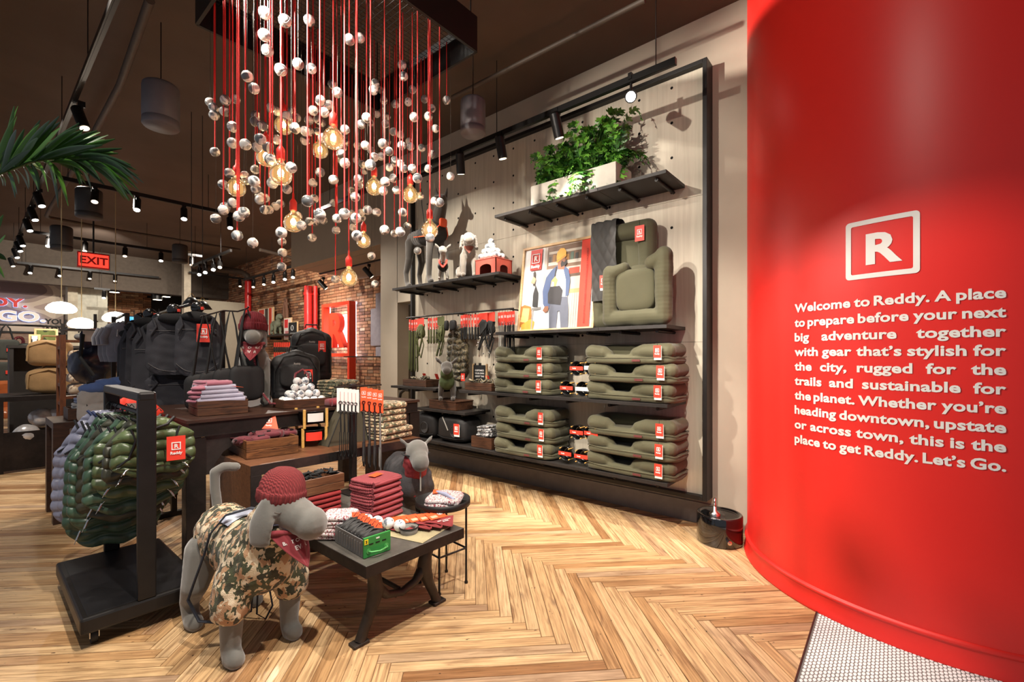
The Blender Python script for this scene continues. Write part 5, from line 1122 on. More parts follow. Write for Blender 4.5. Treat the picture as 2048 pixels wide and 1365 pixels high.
def bandana(e, g, w=.20, h=.17, s=1.0, yaw=0, txt=True, off=(0, 0, 0)):
    base = g['h']+Vector((0, -.0, -.035)); r = g['nr']*1.12
    def fn(u, v):
        x = (u-.5)*2; half = (1-v)*1.0; a = x*half*1.25; rr = r*(1+.30*v); rip = .006*math.sin(u*19)*(1-v)
        return (rr*math.sin(a)*1.05, -rr*math.cos(a)-.045*v+rip-.012, -h*v+.012*math.sin(u*PI*4)*v*(1-v))
    o = O('bandana', B().grid(fn, 30, 16), M_BURG, e, tuple(base+Vector(off)), (.0, 0, yaw)); md = o.modifiers.new('t', 'SOLIDIFY'); md.thickness = .004
    O('roll', B().tube([(r*1.06*math.sin(a), -r*1.06*math.cos(a)-.012, .004*math.sin(a*5)) for a in [2*PI*k/24 for k in range(24)]], .012, 7, True), M_BURG, o)
    if txt:
        for k, (t_, sz) in enumerate((('BEST COPILOT', .020), ('EVER', .026))):
            me = text(t_, sz, .0004, .04, 'CENTER', 1.1).copy()
            for v in me.vertices:
                vv = (h*.30+k*.032-v.co.y)/h; a = v.co.x/(r*(1+.3*vv)); rr = r*(1+.30*vv)+.004; v.co = Vector((rr*math.sin(a)*1.05, -rr*math.cos(a)-.045*vv-.014, -(h*.30+k*.032)+v.co.y))
            O('lettering', me, M_WHITE, o)
    return o
M_FLEECE = camo('camo_fleece', [(66, 70, 46), (168, 130, 96), (198, 178, 146), (206, 188, 160), (52, 52, 36)], 17, .95, .15, .9, amt=(.47, .53, .56, .56))
# D1 : foreground dog
st, g = dog_strokes(L=.47, leg=.345, br=.132, chest=1.10, neck=(.02, -.085, .160), nr=.082, hr=.106, muz=(0, -.148, -.070), mr=.078, lw=.135, lr=.050, head_yaw=.50, tail=((0, .085, .10), (-.01, .10, .22), (-.012, .10, .32), (.03, .085, .345), (.085, .07, .335)))
d1 = E('dog_mannequin', 'large grey velour dog mannequin in a camouflage fleece and red beanie, nearest the camera', 'mannequin', (.905, 2.585, .0)); d1.rotation_euler = (0, 0, .03)
O('body', organic(st, .0085, 8), M_FELT, d1)
jk = torso(g, .026, sleeves=.36, collar=.85)
O('fleece_jacket', organic(jk, .009, 5, .007, 26), M_FLEECE, d1)
O('patch', B().grid(lambda u, v: ((-.02+.075*(u-.5)*2)*1.0-.0, -.02+.12*(v-.5), g['bz']+math.sqrt(max(0, (g['br']+.034)**2-(-.02+.15*(u-.5))**2))), 8, 6), mat('reflective_patch', (176, 182, 200), .35, .3), d1)
beanie(d1, g, M_KNITB, r=.092, h=.135, tilt=(.12, .10, .4), slouch=(.035, .03, 0)); bandana(d1, g, h=.17, yaw=.35, off=(.0, -.01, -.0))
O('collar', B().tube([(g['nr']*1.16*math.sin(a), -g['nr']*1.16*math.cos(a), .012*math.cos(a)) for a in [2*PI*k/24 for k in range(24)]], .011, 6, True, flat=.4), mat('lilac_webbing', (150, 150, 176), .6), d1, tuple(g['h']+Vector((0, 0, -.008))))
M_NAVW = mat('navy_webbing', (30, 34, 44), .7)
O('lead', B().tube([(.06, -.16, .64), (-.0, -.10, .655), (-.09, -.04, .63), (-.152, -.02, .55), (-.17, .0, .45), (-.20, .02, .34), (-.225, .04, .24), (-.20, -.03, .15), (-.10, -.10, .12), (.0, -.11, .14), (.02, -.10, .30)], .017, 6, flat=.3), M_NAVW, d1)
O('lead', B().tube([(.10, -.02, .36), (.07, -.02, .22), (.06, -.03, .07), (.10, -.04, .03), (.14, -.03, .08), (.12, -.02, .22), (.11, -.02, .36)], .009, 6, flat=.4), M_NAVW, d1)
for s in (-1, 1): O('eye_seam', B().tube([tuple(g['hd']+g['q'] @ Vector((s*.088+x_*.02, -.052-.012*x_, .010-.010*(1-x_*x_)))) for x_ in (-1, -.5, 0, .5, 1)], .0028, 5), M_FELT2, d1)
O('base_plate', B().cyl((.12, .35, 0), (.12, .35, .008), .05, n=20), M_STEEL, d1)
# D2 : dog with burgundy beanie on the tall table
st, g = dog_strokes(L=.26, leg=.27, br=.095, neck=(0, -.055, .115), nr=.062, hr=.074, muz=(0, -.075, -.035), mr=.052, lw=.072, lr=.036, tail=None)
p = gz(521, 812, 1.0); d2 = E('dog_mannequin', 'grey dog mannequin in a dark red beanie and bandana standing on the tall table', 'mannequin', (p.x, p.y+.12, 1.002)); d2.rotation_euler = (0, 0, -.40); d2.scale = (1.12,)*3
O('body', organic(st, .007, 7), M_FELT, d2); beanie(d2, g, knit('wine_knit', (116, 30, 40), 46), r=.080, h=.13, tilt=(-.1, 0, 0), slouch=(0, .0, 0)); bandana(d2, g, h=.125, yaw=-.1)
M_ROPE = camo('rope', [(214, 186, 180), (140, 44, 52), (104, 32, 40), (96, 30, 38)], 60, .8, amt=(.60, .5, .5))
rp = O('rope_lead', B().tube([(g['h'].x+.0, g['h'].y-.09, g['h'].z-.12), (.03, -.22, .25), (.05, -.26, .12), (.11, -.30, .03), (.20, -.30, .02), (.30, -.28, .07), (.36, -.22, .16), (.37, -.18, .23), (.33, -.16, .27), (.28, -.17, .24), (.27, -.2, .17), (.32, -.24, .12), (.36, -.25, .18)], .0095, 8), M_ROPE, d2); O('clip', B().tube(arc((0, 0, 0), .016, 0, 2*PI, 12), .003, 5).cyl((0, 0, -.016), (0, 0, -.05), .006, n=8), M_CHROME, d2, (g['h'].x, g['h'].y-.09, g['h'].z-.07))
# D3 : dog in denim jacket behind the low table
st, g = dog_strokes(L=.36, leg=.37, br=.125, neck=(0, -.09, .15), nr=.074, hr=.082, muz=(0, -.085, -.055), mr=.062, lw=.11, lr=.046, ears='bat', tail=None, es=.62)
d3 = E('dog_mannequin', 'grey dog mannequin in dark denim and red turtleneck behind the sweater stack', 'mannequin', (2.19, 3.0-.05, 0)); d3.rotation_euler = (0, 0, -.40); d3.scale = (1.0, 1.0, 1.06); d3.location = (2.15, 2.87, 0)
O('body', organic(st, .008, 7), M_FELT, d3); M_DENIM = mat('dark_denim', (62, 60, 62), .85, var=.2, scale=8, bump=.4, bscale=120)
O('denim_jacket', organic(torso(g, .022, sleeves=.8, collar=.35), .009, 4, .009, 17), M_DENIM, d3)
O('turtleneck', organic([[(tuple(Vector((0, g['fy']-.03, g['bz']+.03))), .10), (tuple(g['h']+Vector((0, -.005, -.01))), .088)], [((0, g['fy']-.06, g['bz']-.03), .085), ((0, g['fy']-.04, g['bz']+.06), .10)]], .008, 5, .005, 22), mat('brick_red_knit', (146, 50, 54), .9, var=.1, bump=.4, bscale=160), d3)
O('collar', B().tube([(.09*math.sin(a), -.09*math.cos(a), 0) for a in [2*PI*k/24 for k in range(24)]], .011, 6, True, flat=.4), M_BLKW, d3, tuple(g['h']+Vector((0, 0, .03))))
O('lead', B().tube([(0, -.095, .02), (.0, -.115, -.05), (-.005, -.135, -.16)], .011, 6, flat=.4), M_GRYW, d3, tuple(g['h']+Vector((0, 0, -.03)))); O('clip', B().tube(arc((0, -.10, -.015), .015, 0, 2*PI, 12), .003, 5), M_CHROME, d3, tuple(g['h']))
# D4 : small green-vested dog on the wall box
st, g = dog_strokes(L=.20, leg=.13, br=.062, neck=(0, -.045, .075), nr=.046, hr=.056, muz=(0, -.045, -.03), mr=.040, lw=.058, lr=.023, ears='bat', tail=None, paw=.03)
d4 = E('dog_mannequin', 'small brown-grey dog mannequin in a green vest on the wooden box', 'mannequin', (3.60, 4.02, .909)); d4.rotation_euler = (0, 0, -.75); d4.scale = (1.2,)*3
O('body', organic(st, .005, 6), M_FELT2, d4); O('vest', organic(torso(g, .010, sleeves=0, collar=.5), .006, 4, .004, 30), mat('green_fleece', (66, 78, 44), .9, var=.25, scale=20), d4)
# D5 : doberman on the high shelf
st, g = dog_strokes(L=.46, leg=.52, br=.105, chest=1.25, neck=(0, -.10, .27), nr=.068, hr=.068, muz=(-.05, -.10, -.02), mr=.036, lw=.085, lr=.034, ears='prick', head_yaw=-.7, tail=None, paw=.04)
d5 = E('dog_mannequin', 'tall dark pointed-eared dog mannequin with orange-trimmed harness on the high shelf', 'mannequin', (3.66, 4.50, Z5+.002)); d5.scale = (1.05, 1.05, 1.03); d5.rotation_euler = (0, 0, -.12)
O('body', organic(st, .008, 7), M_FELT2, d5)
O('mesh_vest', organic([[((0, -.02, g['bz']), g['br']+.008), ((0, g['fy'], g['bz']), g['br']*1.25+.010)], [((0, g['fy'], g['bz']+.05), .105), ((0, g['fy']-.04, g['bz']+.15), .085)]], .009, 4), mat('mesh_black', (40, 37, 36), .7, var=.3, scale=40), d5)
for s in (-1, 1): O('orange_trim', B().tube([(s*.05, g['fy']-.145, g['bz']+.05), (s*.10, g['fy']-.10, g['bz']-.03), (s*.125, g['fy']-.02, g['bz']-.06), (s*.125, .04, g['bz']-.02)], .007, 6), M_ORANGE, d5)
O('pocket', B().sph((0, g['fy']-.15, g['bz']+.09), (.05, .02, .05), 12, 8, sq=.5), M_ORANGE, d5)
O('pack_cords', B().tube([(.08*math.sin(k*1.3), .06+.012*k, g['bz']+.085+.02*math.cos(k*2.1)) for k in range(16)], .004, 5), M_BLKW, d5)
O('lead', B().tube([(.0, .0, g['bz']+.12), (-.03, .02, 1.0), (-.02, .05, 1.2)], .008, 5, flat=.4), M_BLKW, d5)
# D6 chihuahua, D7 sitting puppy
st, g = dog_strokes(L=.13, leg=.10, br=.040, neck=(0, -.03, .075), nr=.027, hr=.040, muz=(0, -.04, -.018), mr=.022, lw=.036, lr=.013, ears='bat', tail=None, paw=.02)
d6 = E('dog_mannequin', 'tiny pale big-eared dog mannequin in a red harness on the high shelf', 'mannequin', (3.54, 4.02, Z5+.002)); d6.rotation_euler = (0, 0, -.75); d6.scale = (1.2,)*3
O('body', organic(st, .0035, 5), mat('pale_velour', (150, 144, 134), .85, sheen=.5), d6); O('harness', organic([[((0, -.02, g['bz']), .047), ((0, g['fy'], g['bz']), .052)]], .005, 3), M_BLACK, d6)
for s in (-1, 1): O('red_strap', B().tube([(s*.035, g['fy']-.02, g['bz']+.06), (s*.03, g['fy']-.052, g['bz']+.02), (0, g['fy']-.06, g['bz']-.02)], .010, 6, flat=.5), M_RED, d6)
st = [[((0, .09, .12), .10), ((0, .0, .24), .088), ((0, -.03, .34), .062), ((0, -.045, .42), .070)], [((0, -.06, .41), .06), ((0, -.125, .385), .046)]]
for s in (-1, 1):
    st += [[((s*.055, -.02, .24), .042), ((s*.06, -.07, .12), .032), ((s*.06, -.09, .03), .028), ((s*.06, -.115, .022), .024)], [((s*.08, .08, .09), .062), ((s*.10, -.02, .05), .036), ((s*.105, -.07, .025), .026)]]
    for k in range(5): st.append(('e', (s*(.070+.004*k), -.02, .445-.028*k), (.016, .022+.006*k, .026), (0, -s*.2, 0)))
d7 = E('dog_mannequin', 'sitting grey floppy-eared puppy mannequin beside the red pet house', 'mannequin', (3.62, 3.68, Z5+.002)); d7.rotation_euler = (0, 0, -.75); d7.scale = (1.05,)*3
O('body', organic(st, .0055, 7), mat('mid_velour', (138, 130, 118), .85, sheen=.6, bump=.2, bscale=80), d7); O('bandana', B().grid(lambda u, v: (.062*math.sin((u-.5)*2.2*(1-v)), -.03-.066*math.cos((u-.5)*2.2*(1-v))-.03*v, .335-.09*v), 16, 10), mat('rust_cloth', (120, 60, 44), .8), d7)
# ================================================================ GOODS ON THE LOW TABLE
LZ = .4515
M_DRGREEN = mat('drawer_green', (52, 140, 66), .4, .1, .08); M_DRGREY = mat('drawer_grey', (112, 112, 112), .4, .4, .12)
p0 = gz(750/2048*360+600, 1070/1252*220+930, LZ); pL = gz(600+372*.1758, 930+885*.1758, LZ); pR = gz(600+1052*.1758, 930+962*.1758, LZ)
fw_ = (pR-p0).length; dl = (pL-p0).length; rz = math.atan2((pR-p0).y, (pR-p0).x); cx = p0+(pR-p0)*.5+(pL-p0)*.5
dg_ = E('drawer_box', 'green-fronted metal drawer of rolled black bags with orange tags', 'drawer box', (cx.x, cx.y, LZ), rz); DH = .098; dl = min(dl, .36)
O('front', B().box((0, -dl/2+.006, DH/2), (fw_, .012, DH), .003), M_DRGREEN, dg_)
b = B()
for s in (-1, 1):
    b.box((s*(fw_/2-.003), .005, DH*.44), (.005, dl-.02, DH*.86))
O('side', b, M_DRGREY, dg_); b = B()
for s in (-1, 1):
    for k in range(10): O('rib', B().box((s*(fw_/2+.001), -dl/2+.035+k*(dl-.07)/9, DH*.42), (.005, .006, DH*.6), .002), M_DRGREY, dg_)
O('back', B().box((0, dl/2-.004, DH*.44), (fw_-.01, .006, DH*.86)), M_DRGREY, dg_); O('bottom', B().box((0, 0, .004), (fw_-.012, dl-.02, .005)), M_DRGREY, dg_)
O('handle', B().tube([(-fw_*.33, -dl/2-.002, .030), (-fw_*.30, -dl/2-.018, .030), (0, -dl/2-.026, .026), (fw_*.30, -dl/2-.018, .030), (fw_*.33, -dl/2-.002, .030)], .0045, 6).cyl((-fw_*.33, -dl/2-.002, .03), (-fw_*.33, -dl/2+.002, .03), .012, n=12).cyl((fw_*.33, -dl/2-.002, .03), (fw_*.33, -dl/2+.002, .03), .012, n=12), mat('drawer_green_light', (88, 168, 92), .35, .2), dg_)
for k in (-1, 0, 1): O('slot', B().box((k*.035, -dl/2-.0005, .062), (.022, .002, .005)), M_BLACK, dg_)
O('label', B().box((-fw_*.42, -dl/2-.001, .078), (.02, .002, .024)), mat('label_yellow', (228, 206, 40), .5, var=0), dg_); O('lettering', text('3', .018, .0003, .03), mat('ink_black', (22, 22, 22), .7, var=0), dg_, (-fw_*.42, -dl/2-.0025, .072), (PI/2, 0, 0)); O('label', B().box((0, -dl/2-.001, .082), (.018, .002, .006)), M_PAPER, dg_)
for k in range(7):
    q = Matrix.Rotation(rz, 3, 'Z') @ Vector((-.0, -dl/2+.04+k*(dl-.07)/6.3, .075))
    e = E('rolled_bag', 'rolled black bag with an orange paper tag, %s the green drawer front' % ('right behind', 'second behind', 'third behind', 'fourth behind', 'fifth behind', 'sixth behind', 'farthest from')[k], 'bag', Vector((cx.x, cx.y, LZ))+q, rz, 'rolled bags in the green drawer')
    O('roll', B().sph((0, 0, 0), (fw_*.44, .026, .036), 22, 12, sq=.7, nz=.008, ns=20, seed=k).tube([(-fw_*.42, -.01, .015), (0, -.014, .04), (fw_*.42, -.01, .012)], .006, 5), M_NYL, e, rot=(-.3, -.12, 0)); O('paper_tag', B().box((fw_*.15+.006*(k % 3), -.018, .046), (.045, .0015, .034)), M_ORANGE, e, rot=(-.5, .15, 0)); O('tie', B().tube([(fw_*.05, -.01, .05), (fw_*.12, -.02, .07), (fw_*.2, -.015, .055)], .002, 4), mat('burgundy_string', (110, 30, 40), .8, var=0), e)
M_SWT = knit('rose_knit', (158, 72, 78), 26, 'Y'); sp_ = gz(772, 1040, LZ)
for k in range(7):
    w = .265-.012*(k > 3)
    o = O('folded_sweater', folded(w, .20, .034, k+3, 2, .003), M_SWT, None, (sp_.x+(-.008 if k > 3 else 0)+R_.uniform(-.005, .005), sp_.y+.10+R_.uniform(-.006, .006), LZ+.002+k*.0345), (0, 0, .10+R_.uniform(-.03, .03)+(.06 if k > 3 else 0)))
    tag(o, '%s folded rose-red knit sweater in the stack on the low table' % ('bottom', 'second lowest', 'third lowest', 'middle', 'third highest', 'second highest', 'topmost')[k], 'sweater', 'rose-red sweaters stacked on the low table')
o = O('price_card', B().box((0, 0, 0), (.08, .05, .0015)), M_ORANGE, None, (sp_.x-.01, sp_.y+.09, LZ+.012+7*.0345), (.05, -.03, .3)); tag(o, 'small orange card lying on top of the sweater stack', 'card')
# burlap mat, burgundy bandanas with orange header cards
o = O('burlap_mat', B().box((0, 0, .001), (.30, .40, .002)), mat('burlap', (176, 164, 128), .95, bump=.6, bscale=300), None, (1.60, 2.10, LZ), (0, 0, .25)); tag(o, 'pale burlap mat under the bandanas on the low table', 'mat')
def tri(w, h, th=.004):
    return B().grid(lambda u, v: ((u-.5)*w*(1-v*.96), -h*v+.0, th*math.sin(u*11+v*5)*.8+.004), 14, 8)
hdm = B().poly([(-.055, 0), (-.05, .085), (-.028, .09), (-.02, .078), (-.012, .09), (.05, .085), (.055, 0)], .0012).mesh()
for k in range(6):
    row, c = divmod(k, 3); x = 1.56+c*.042+row*.10; y = 2.13-c*.035-row*.10+.06
    e = E('bandana_pack', 'burgundy bandana on an orange header card, %s on the low table' % ('back left', 'second from back left', 'third from back left', 'behind the front pair', 'second from the front', 'frontmost, lettering visible')[k], 'bandana', (x, y, LZ+.006+.004*k), -.25+c*.03, 'packed burgundy bandanas')
    t_ = O('cloth', tri(.20, .15), M_BURG if False else mat('brick_cloth', (142, 52, 54), .85, var=.08), e); hc = O('header_card', hdm, M_ORANGE, e, (0, -.012, .008), (.10, 0, 0)); O('print', B().box((-.02, .03, .002), (.04, .03, .0004)), mat('print_pale', (244, 170, 140), .6, var=.2, scale=300), hc); O('print', logo_box(.026, .12), M_WHITE, hc, (.028, .05, .003), (-PI/2, 0, 0))
    if k == 5: O('lettering', text('BEST COPILOT', .013, .0003, .03), M_WHITE, e, (.0, -.065, .0125)); O('lettering', text('EVER', .017, .0003, .03), M_WHITE, e, (.0, -.085, .0125))
M_MARL = camo('marled_knit', [(214, 204, 204), (236, 228, 226), (150, 62, 74), (222, 212, 210)], 70, .95, .2, .8, (.47, .56, .66))
for k in range(3):
    o = O('folded_sweater', folded(.17, .15, .042, k+20, 2, .006), M_MARL, None, (1.265+.012*k, 2.33-.01*k, LZ+.002+k*.038), (0, 0, .6+.1*k)); tag(o, '%s red and white marled knit beside the green drawer' % ('lowest', 'middle', 'topmost')[k], 'sweater', 'marled knits on the low table')
for k, (x, y) in enumerate(((1.375, 2.52), (1.41, 2.44), (1.43, 2.37), (1.455, 2.30), (1.475, 2.23), (1.50, 2.16), (1.52, 2.085))):
    ball((x, y, LZ+.037), 'camouflage tennis ball in the row behind the green drawer', 'row of balls behind the green drawer')
e = E('fabric_bowl', 'grey soft-sided travel bowl at the right end of the drawer', 'bowl', (1.545, 2.035, LZ+.002), .3); O('wall', B().lathe([(.045, 0), (.052, .035), (.049, .036), (.042, .004), (0, .003)], 24), mat('grey_fabric', (120, 118, 112), .85), e); O('binding', B().tube(arc((0, 0, .035), .051, 0, 2*PI, 24, 'XY'), .003, 5), M_BLKW, e)
# crate of dark straps on a pile of red knits at the back left of the low table
for k in range(4):
    o = O('folded_sweater', folded(.26, .20, .030, k+31, 2, .003), mat('red_fine_knit', (142, 42, 42), .9, bump=.4, bscale=120), None, (1.40, 2.79, LZ+.002+k*.030), (0, 0, .0)); tag(o, '%s folded red sweater under the small crate' % ('lowest', 'second lowest', 'second highest', 'uppermost')[k], 'sweater', 'red sweaters under the crate')
cr = crate('wooden_crate', 'small walnut crate of black collars on the red sweaters', (1.40, 2.79, LZ+.126), .27, .21, .10, M_WAL, 0)
for k, o in enumerate(bundle(cr, .24, .18, .08, M_BLKW, 7, 5, .012, .04)): o.name = 'collar'; tag(o, 'coiled black collar in the small crate on the low table', 'collar', 'black collars in the small crate')
# knit on the round table
e = E('folded_knit', 'folded red and white marled knit with an orange tag on the round side table', 'sweater', (1.90, 2.16, .502), .6); O('body', folded(.23, .19, .05, 44, 2, .010), M_MARL, e); O('lapel', B().tube([(-.08, -.09, .05), (-.02, -.02, .062), (.04, .05, .058)], [.008, .014, .008], 8), mat('lilac_cloth', (160, 164, 190), .8), e); O('paper_tag', B().box((.05, .05, .060), (.08, .03, .0015)), M_ORANGE, e, rot=(0, 0, .2))
# ================================================================ LEASH STAND
ls = E('leash_stand', 'black square post display hung with leashes behind the low table', 'stand', (gz(706, 984, LZ).x, gz(706, 984, LZ).y, LZ)); o_ = Vector(ls.location)
M_STD = M_STEELD
O('post', B().box((0, 0, .385), (.04, .04, .77), .002), M_STD, ls); O('base', B().box((0, 0, .004), (.16, .16, .008), .002), M_STD, ls); O('cross_arm', B().cyl((-.15, -.02, .755), (.22, -.02, .755), .006, n=8), M_STD, ls)
def hung(x, lab, grp, cardm, m, Lh, ch_=.17, w=.020, y=-.05, z=.635):
    e = E('leash', lab, 'leash', o_+Vector((x, y, z)), -.55, grp)
    O('header_card', B().box((0, 0, -ch_/2), (.046, .0025, ch_)), cardm, e)
    if cardm is not M_PAPER: O('print', logo_box(.026, .1), M_WHITE, e, (0, -.002, -.04)); O('print', text('Reddy', .012, .0003, .03), M_WHITE, e, (0, -.002, -.072), (PI/2, 0, 0))
    else: O('print', B().box((0, -.002, -ch_*.5), (.004, .001, ch_*.7)), mat('print_pink', (206, 150, 146), .6, var=0), e)
    O('swivel_clip', B().tube(arc((0, -.006, -ch_*.62), .010, 0, 2*PI, 10), .0025, 5).cyl((0, -.006, -ch_*.7), (0, -.006, -ch_*.95), .005, n=8).tube(arc((0, -.006, -ch_*1.02), .012, 0, 2*PI, 10), .0025, 5), M_BLACK if cardm is M_PAPER else mat('gunmetal', (60, 58, 60), .3, .9), e)
    O('strap', B().tube([(0, -.004, -ch_*1.0), (0, -.004, -ch_-Lh*.5), (0, -.004, -ch_-Lh)], w*.5, 4, flat=.35).tube([(0, .012, -ch_*1.0), (.004, .014, -ch_-Lh*.6), (.008, .012, -ch_-Lh-.15), (0, .0, -ch_-Lh-.17), (-.006, -.004, -ch_-Lh-.13), (-.004, 0, -ch_-Lh)], w*.5, 4, flat=.35), m, e)
    return e
M_LEATH = mat('grey_leather', (70, 66, 66), .45, var=.15)
for k in range(4): hung(.055+k*.037, '%s leash on an orange card on the leash stand' % ('leftmost dark grey', 'second dark grey', 'third dark grey', 'rightmost pale grey')[k], 'orange-carded leashes on the stand', M_ORANGE, M_LEATH if k < 3 else mat('pale_leather', (138, 134, 130), .5), .22+.01*k, .17, .034, y=-.05-.012*k, z=.745-.008*k)
for k in range(5): hung(-.125+k*.024, '%s white-carded black leash on the leash stand' % ('leftmost', 'second', 'middle', 'fourth', 'rightmost')[k], 'white-carded leashes on the stand', M_PAPER, M_BLKW, .14, .16, .016, y=-.05-.008*k, z=.75-.004*k)
# ================================================================ GOODS ON THE WALNUT TABLE
WZ = wz+.001
q0 = gz(493, 921, WZ); q1 = gz(597, 906, WZ); q2 = gz(434, 900, WZ); Lc = (q1-q0).length; Wc = min((q2-q0).length, .46); rz = math.atan2((q1-q0).y, (q1-q0).x); cc = q0+(q1-q0).normalized()*Lc/2+Vector((-math.sin(rz), math.cos(rz), 0))*Wc/2
M_BURNT = wood('burnt_pine', (52, 28, 14), (142, 92, 52), .45, (2, 12, 22))
cr = crate('wooden_crate', 'burnt pine crate of burgundy harnesses on the walnut table', (cc.x, cc.y, WZ), Lc, Wc, .125, M_BURNT, rz, 2)
M_HARN = mat('burgundy_harness', (98, 30, 40), .75, var=.2, scale=16, sheen=.2)
for k in range(4):
    RR = random.Random(40+k); q = cc+Vector(((-.05, -.10, .12, 0)[k], (.08, -.08, -.02, -.06)[k], (.07, .085, .09, .11)[k])); e = E('harness', '%s burgundy dog harness in the pine crate' % ('deepest', 'left', 'right-hand', 'topmost, orange-carded')[k], 'harness', q, RR.uniform(-.5, .5), 'burgundy harnesses in the pine crate')
    O('padding', B().sph((0, 0, .02), (.12, .06, .036), 20, 10, sq=.7, nz=.02, ns=16, seed=k).sph((.04, -.05, .03), (.06, .035, .022), 16, 8, sq=.7, nz=.012, ns=18, seed=k+9), M_HARN, e)
    for j in range(4): O('strap', B().tube([(RR.uniform(-.13, .13), RR.uniform(-.08, .08), .02+.03*RR.random()) for _ in range(5)], .010, 6, flat=.35), M_HARN, e)
    for j in range(3): O('buckle', B().box((RR.uniform(-.10, .10), RR.uniform(-.07, .03), .055), (.026, .018, .010), .004), M_BLACK if j else M_CHROME, e)
    if k == 3:
        hc = O('header_card', B().poly([(-.11, 0), (-.115, .085), (-.02, .098), (-.016, .078), (.006, .08), (.012, .10), (.09, .11), (.12, .01), (0, -.03)], .002), M_ORANGE, e, (-.06, .03, .04), (1.15, .04, -.1), (1.15, 1.15, 1.15)); O('print', logo_box(.030, .1), M_WHITE, hc, (.06, .072, .003), (-PI/2, 0, 0)); O('print', text('Reddy', .014, .0003, .03), M_WHITE, hc, (.06, .036, .003)); O('print', B().box((-.065, .045, .0024), (.07, .05, .0004)), mat('print_pale', (244, 170, 140), .6, var=.2, scale=300), hc)
# dog bowls with bamboo legs, stacked
stm = B().lathe([(0, .008), (.075, .008), (.088, .02), (.092, .085), (.095, .088), (.095, .084), (.09, .08), (.085, .022), (0, .014)], 32).mesh()
for k, (px, py, lv, lab) in enumerate(((634, 893, 0, 'lower black bowl on bamboo legs at the front of the walnut table'), (634, 893, 1, 'upper black bowl on bamboo legs stacked on the front one'), (700, 880, 0, 'rear black bowl on bamboo legs behind the leash stand'))):
    q = gz(px, py, WZ)+Vector((0, .09, 0)); e = E('raised_bowl', lab, 'bowl', (q.x, q.y, WZ+lv*.145), .25+.1*lv, 'black bowls on bamboo legs'); s = 1.12
    O('bowl', stm, mat('satin_black', (28, 27, 27), .35, coat=.3), e, (0, 0, .045), sc=(s, s, .95))
    for a in (0, 90, 180, 270):
        a = math.radians(a+20); O('leg', B().cyl((.108*s*math.cos(a), .108*s*math.sin(a), 0), (.108*s*math.cos(a), .108*s*math.sin(a), .145), .0115, n=12), M_BAMB, e)
    O('sleeve', B().grid(lambda u, v: (.108*s*math.cos(-2.6+u*1.0), .108*s*math.sin(-2.6+u*1.0), .05+.065*v), 10, 2), M_RED if lv == 0 else M_PAPER, e)
    O('sleeve', B().grid(lambda u, v: (.108*s*math.cos(-.75+u*.6), .108*s*math.sin(-.75+u*.6), .05+.065*v), 10, 2), M_RED if lv == 0 else M_PAPER, e)
# camouflage fleeces stacked at the right
M_FL2 = camo('camo_fleece_b', [(74, 78, 52), (120, 118, 86), (206, 178, 140), (228, 208, 176), (150, 118, 84)], 22, .95, .4, .5, (.40, .47, .56, .64))
fp = gz(790, 868, WZ)
for k in range(6):
    w = .34 if k < 2 else .28
    e = E('folded_fleece', '%s folded camouflage fleece on the walnut table' % ('bottom', 'second lowest', 'third lowest', 'third highest', 'second highest', 'topmost')[k], 'fleece', (2.30+R_.uniform(-.01, .01)-(.02 if k > 1 else 0), 3.34+R_.uniform(-.01, .01), WZ+.002+k*.052), .1+R_.uniform(-.05, .05), 'camouflage fleeces on the walnut table')
    O('fabric', folded(w, .26, .050, 60+k, 2, .007), M_FL2, e); O('patch', B().grid(lambda u, v: (.00+.09*u, -.134-.012*math.sin(v*PI), .008+.034*v), 4, 6), mat('reflective_patch', (176, 182, 200), .35, .3), e)
# ================================================================ GOODS ON THE TALL TABLE
TZ = hz_+.001
q0 = gz(399, 834, TZ); q1 = gz(500, 826, TZ); Lc = (q1-q0).length; cc = q0+(q1-q0)/2+Vector((0, .15, 0))
cr = crate('wooden_crate', 'dark walnut crate of folded sweatshirts on the tall table', (cc.x, cc.y, TZ), Lc, .30, .105, M_TRAY, math.atan2((q1-q0).y, (q1-q0).x), 2)
M_LIL = mat('lilac_jersey', (156, 152, 170), .9, sheen=.3, var=.08); M_PNK = mat('rose_jersey', (158, 96, 112), .9, sheen=.3, var=.08)
for k in range(5):
    m = M_PNK if k in (4,) else M_LIL
    e = E('folded_sweatshirt', ('lowest folded lilac-grey sweatshirt in the walnut crate', 'second lilac-grey sweatshirt in the walnut crate', 'third lilac-grey sweatshirt in the walnut crate', 'upper lilac-grey sweatshirt with an orange tag', 'rose-coloured sweatshirt on top of the lilac pile')[k], 'sweatshirt', (cc.x+R_.uniform(-.01, .01)-.01*k, cc.y-.01, TZ+.085+k*.030), .08*(k-2), 'sweatshirts in the walnut crate')
    O('fabric', folded(.33-.03*k, .24-.02*k, .036, 80+k, 2, .009), m, e)
    if k < 4: O('sleeve', B().sph((-.15+.01*k, -.06, .018), (.055, .05, .02), 16, 10, nz=.01, ns=20, seed=k), M_PNK, e)
    if k == 3: O('paper_tag', B().box((.11, -.06, .042), (.10, .05, .0015)), M_ORANGE, e, rot=(0, .18, -.2))
cc = gy(604, 800, 3.80); cc.z = TZ; Lc = .38
cr = crate('wooden_crate', 'dark walnut crate heaped with camouflage tennis balls', (cc.x, cc.y, TZ), Lc, .24, .07, M_TRAY, -.05, 1)
for row in range(4):
    nx = 5-row if row else 5
    for i in range(nx):
        for j in range(max(1, 3-row)):
            ball((cc.x+(i-(nx-1)/2)*.066, cc.y-.075+j*.066+row*.03, TZ+.055+row*.052), 'grey camouflage tennis ball heaped in the walnut crate', 'balls in the walnut crate')
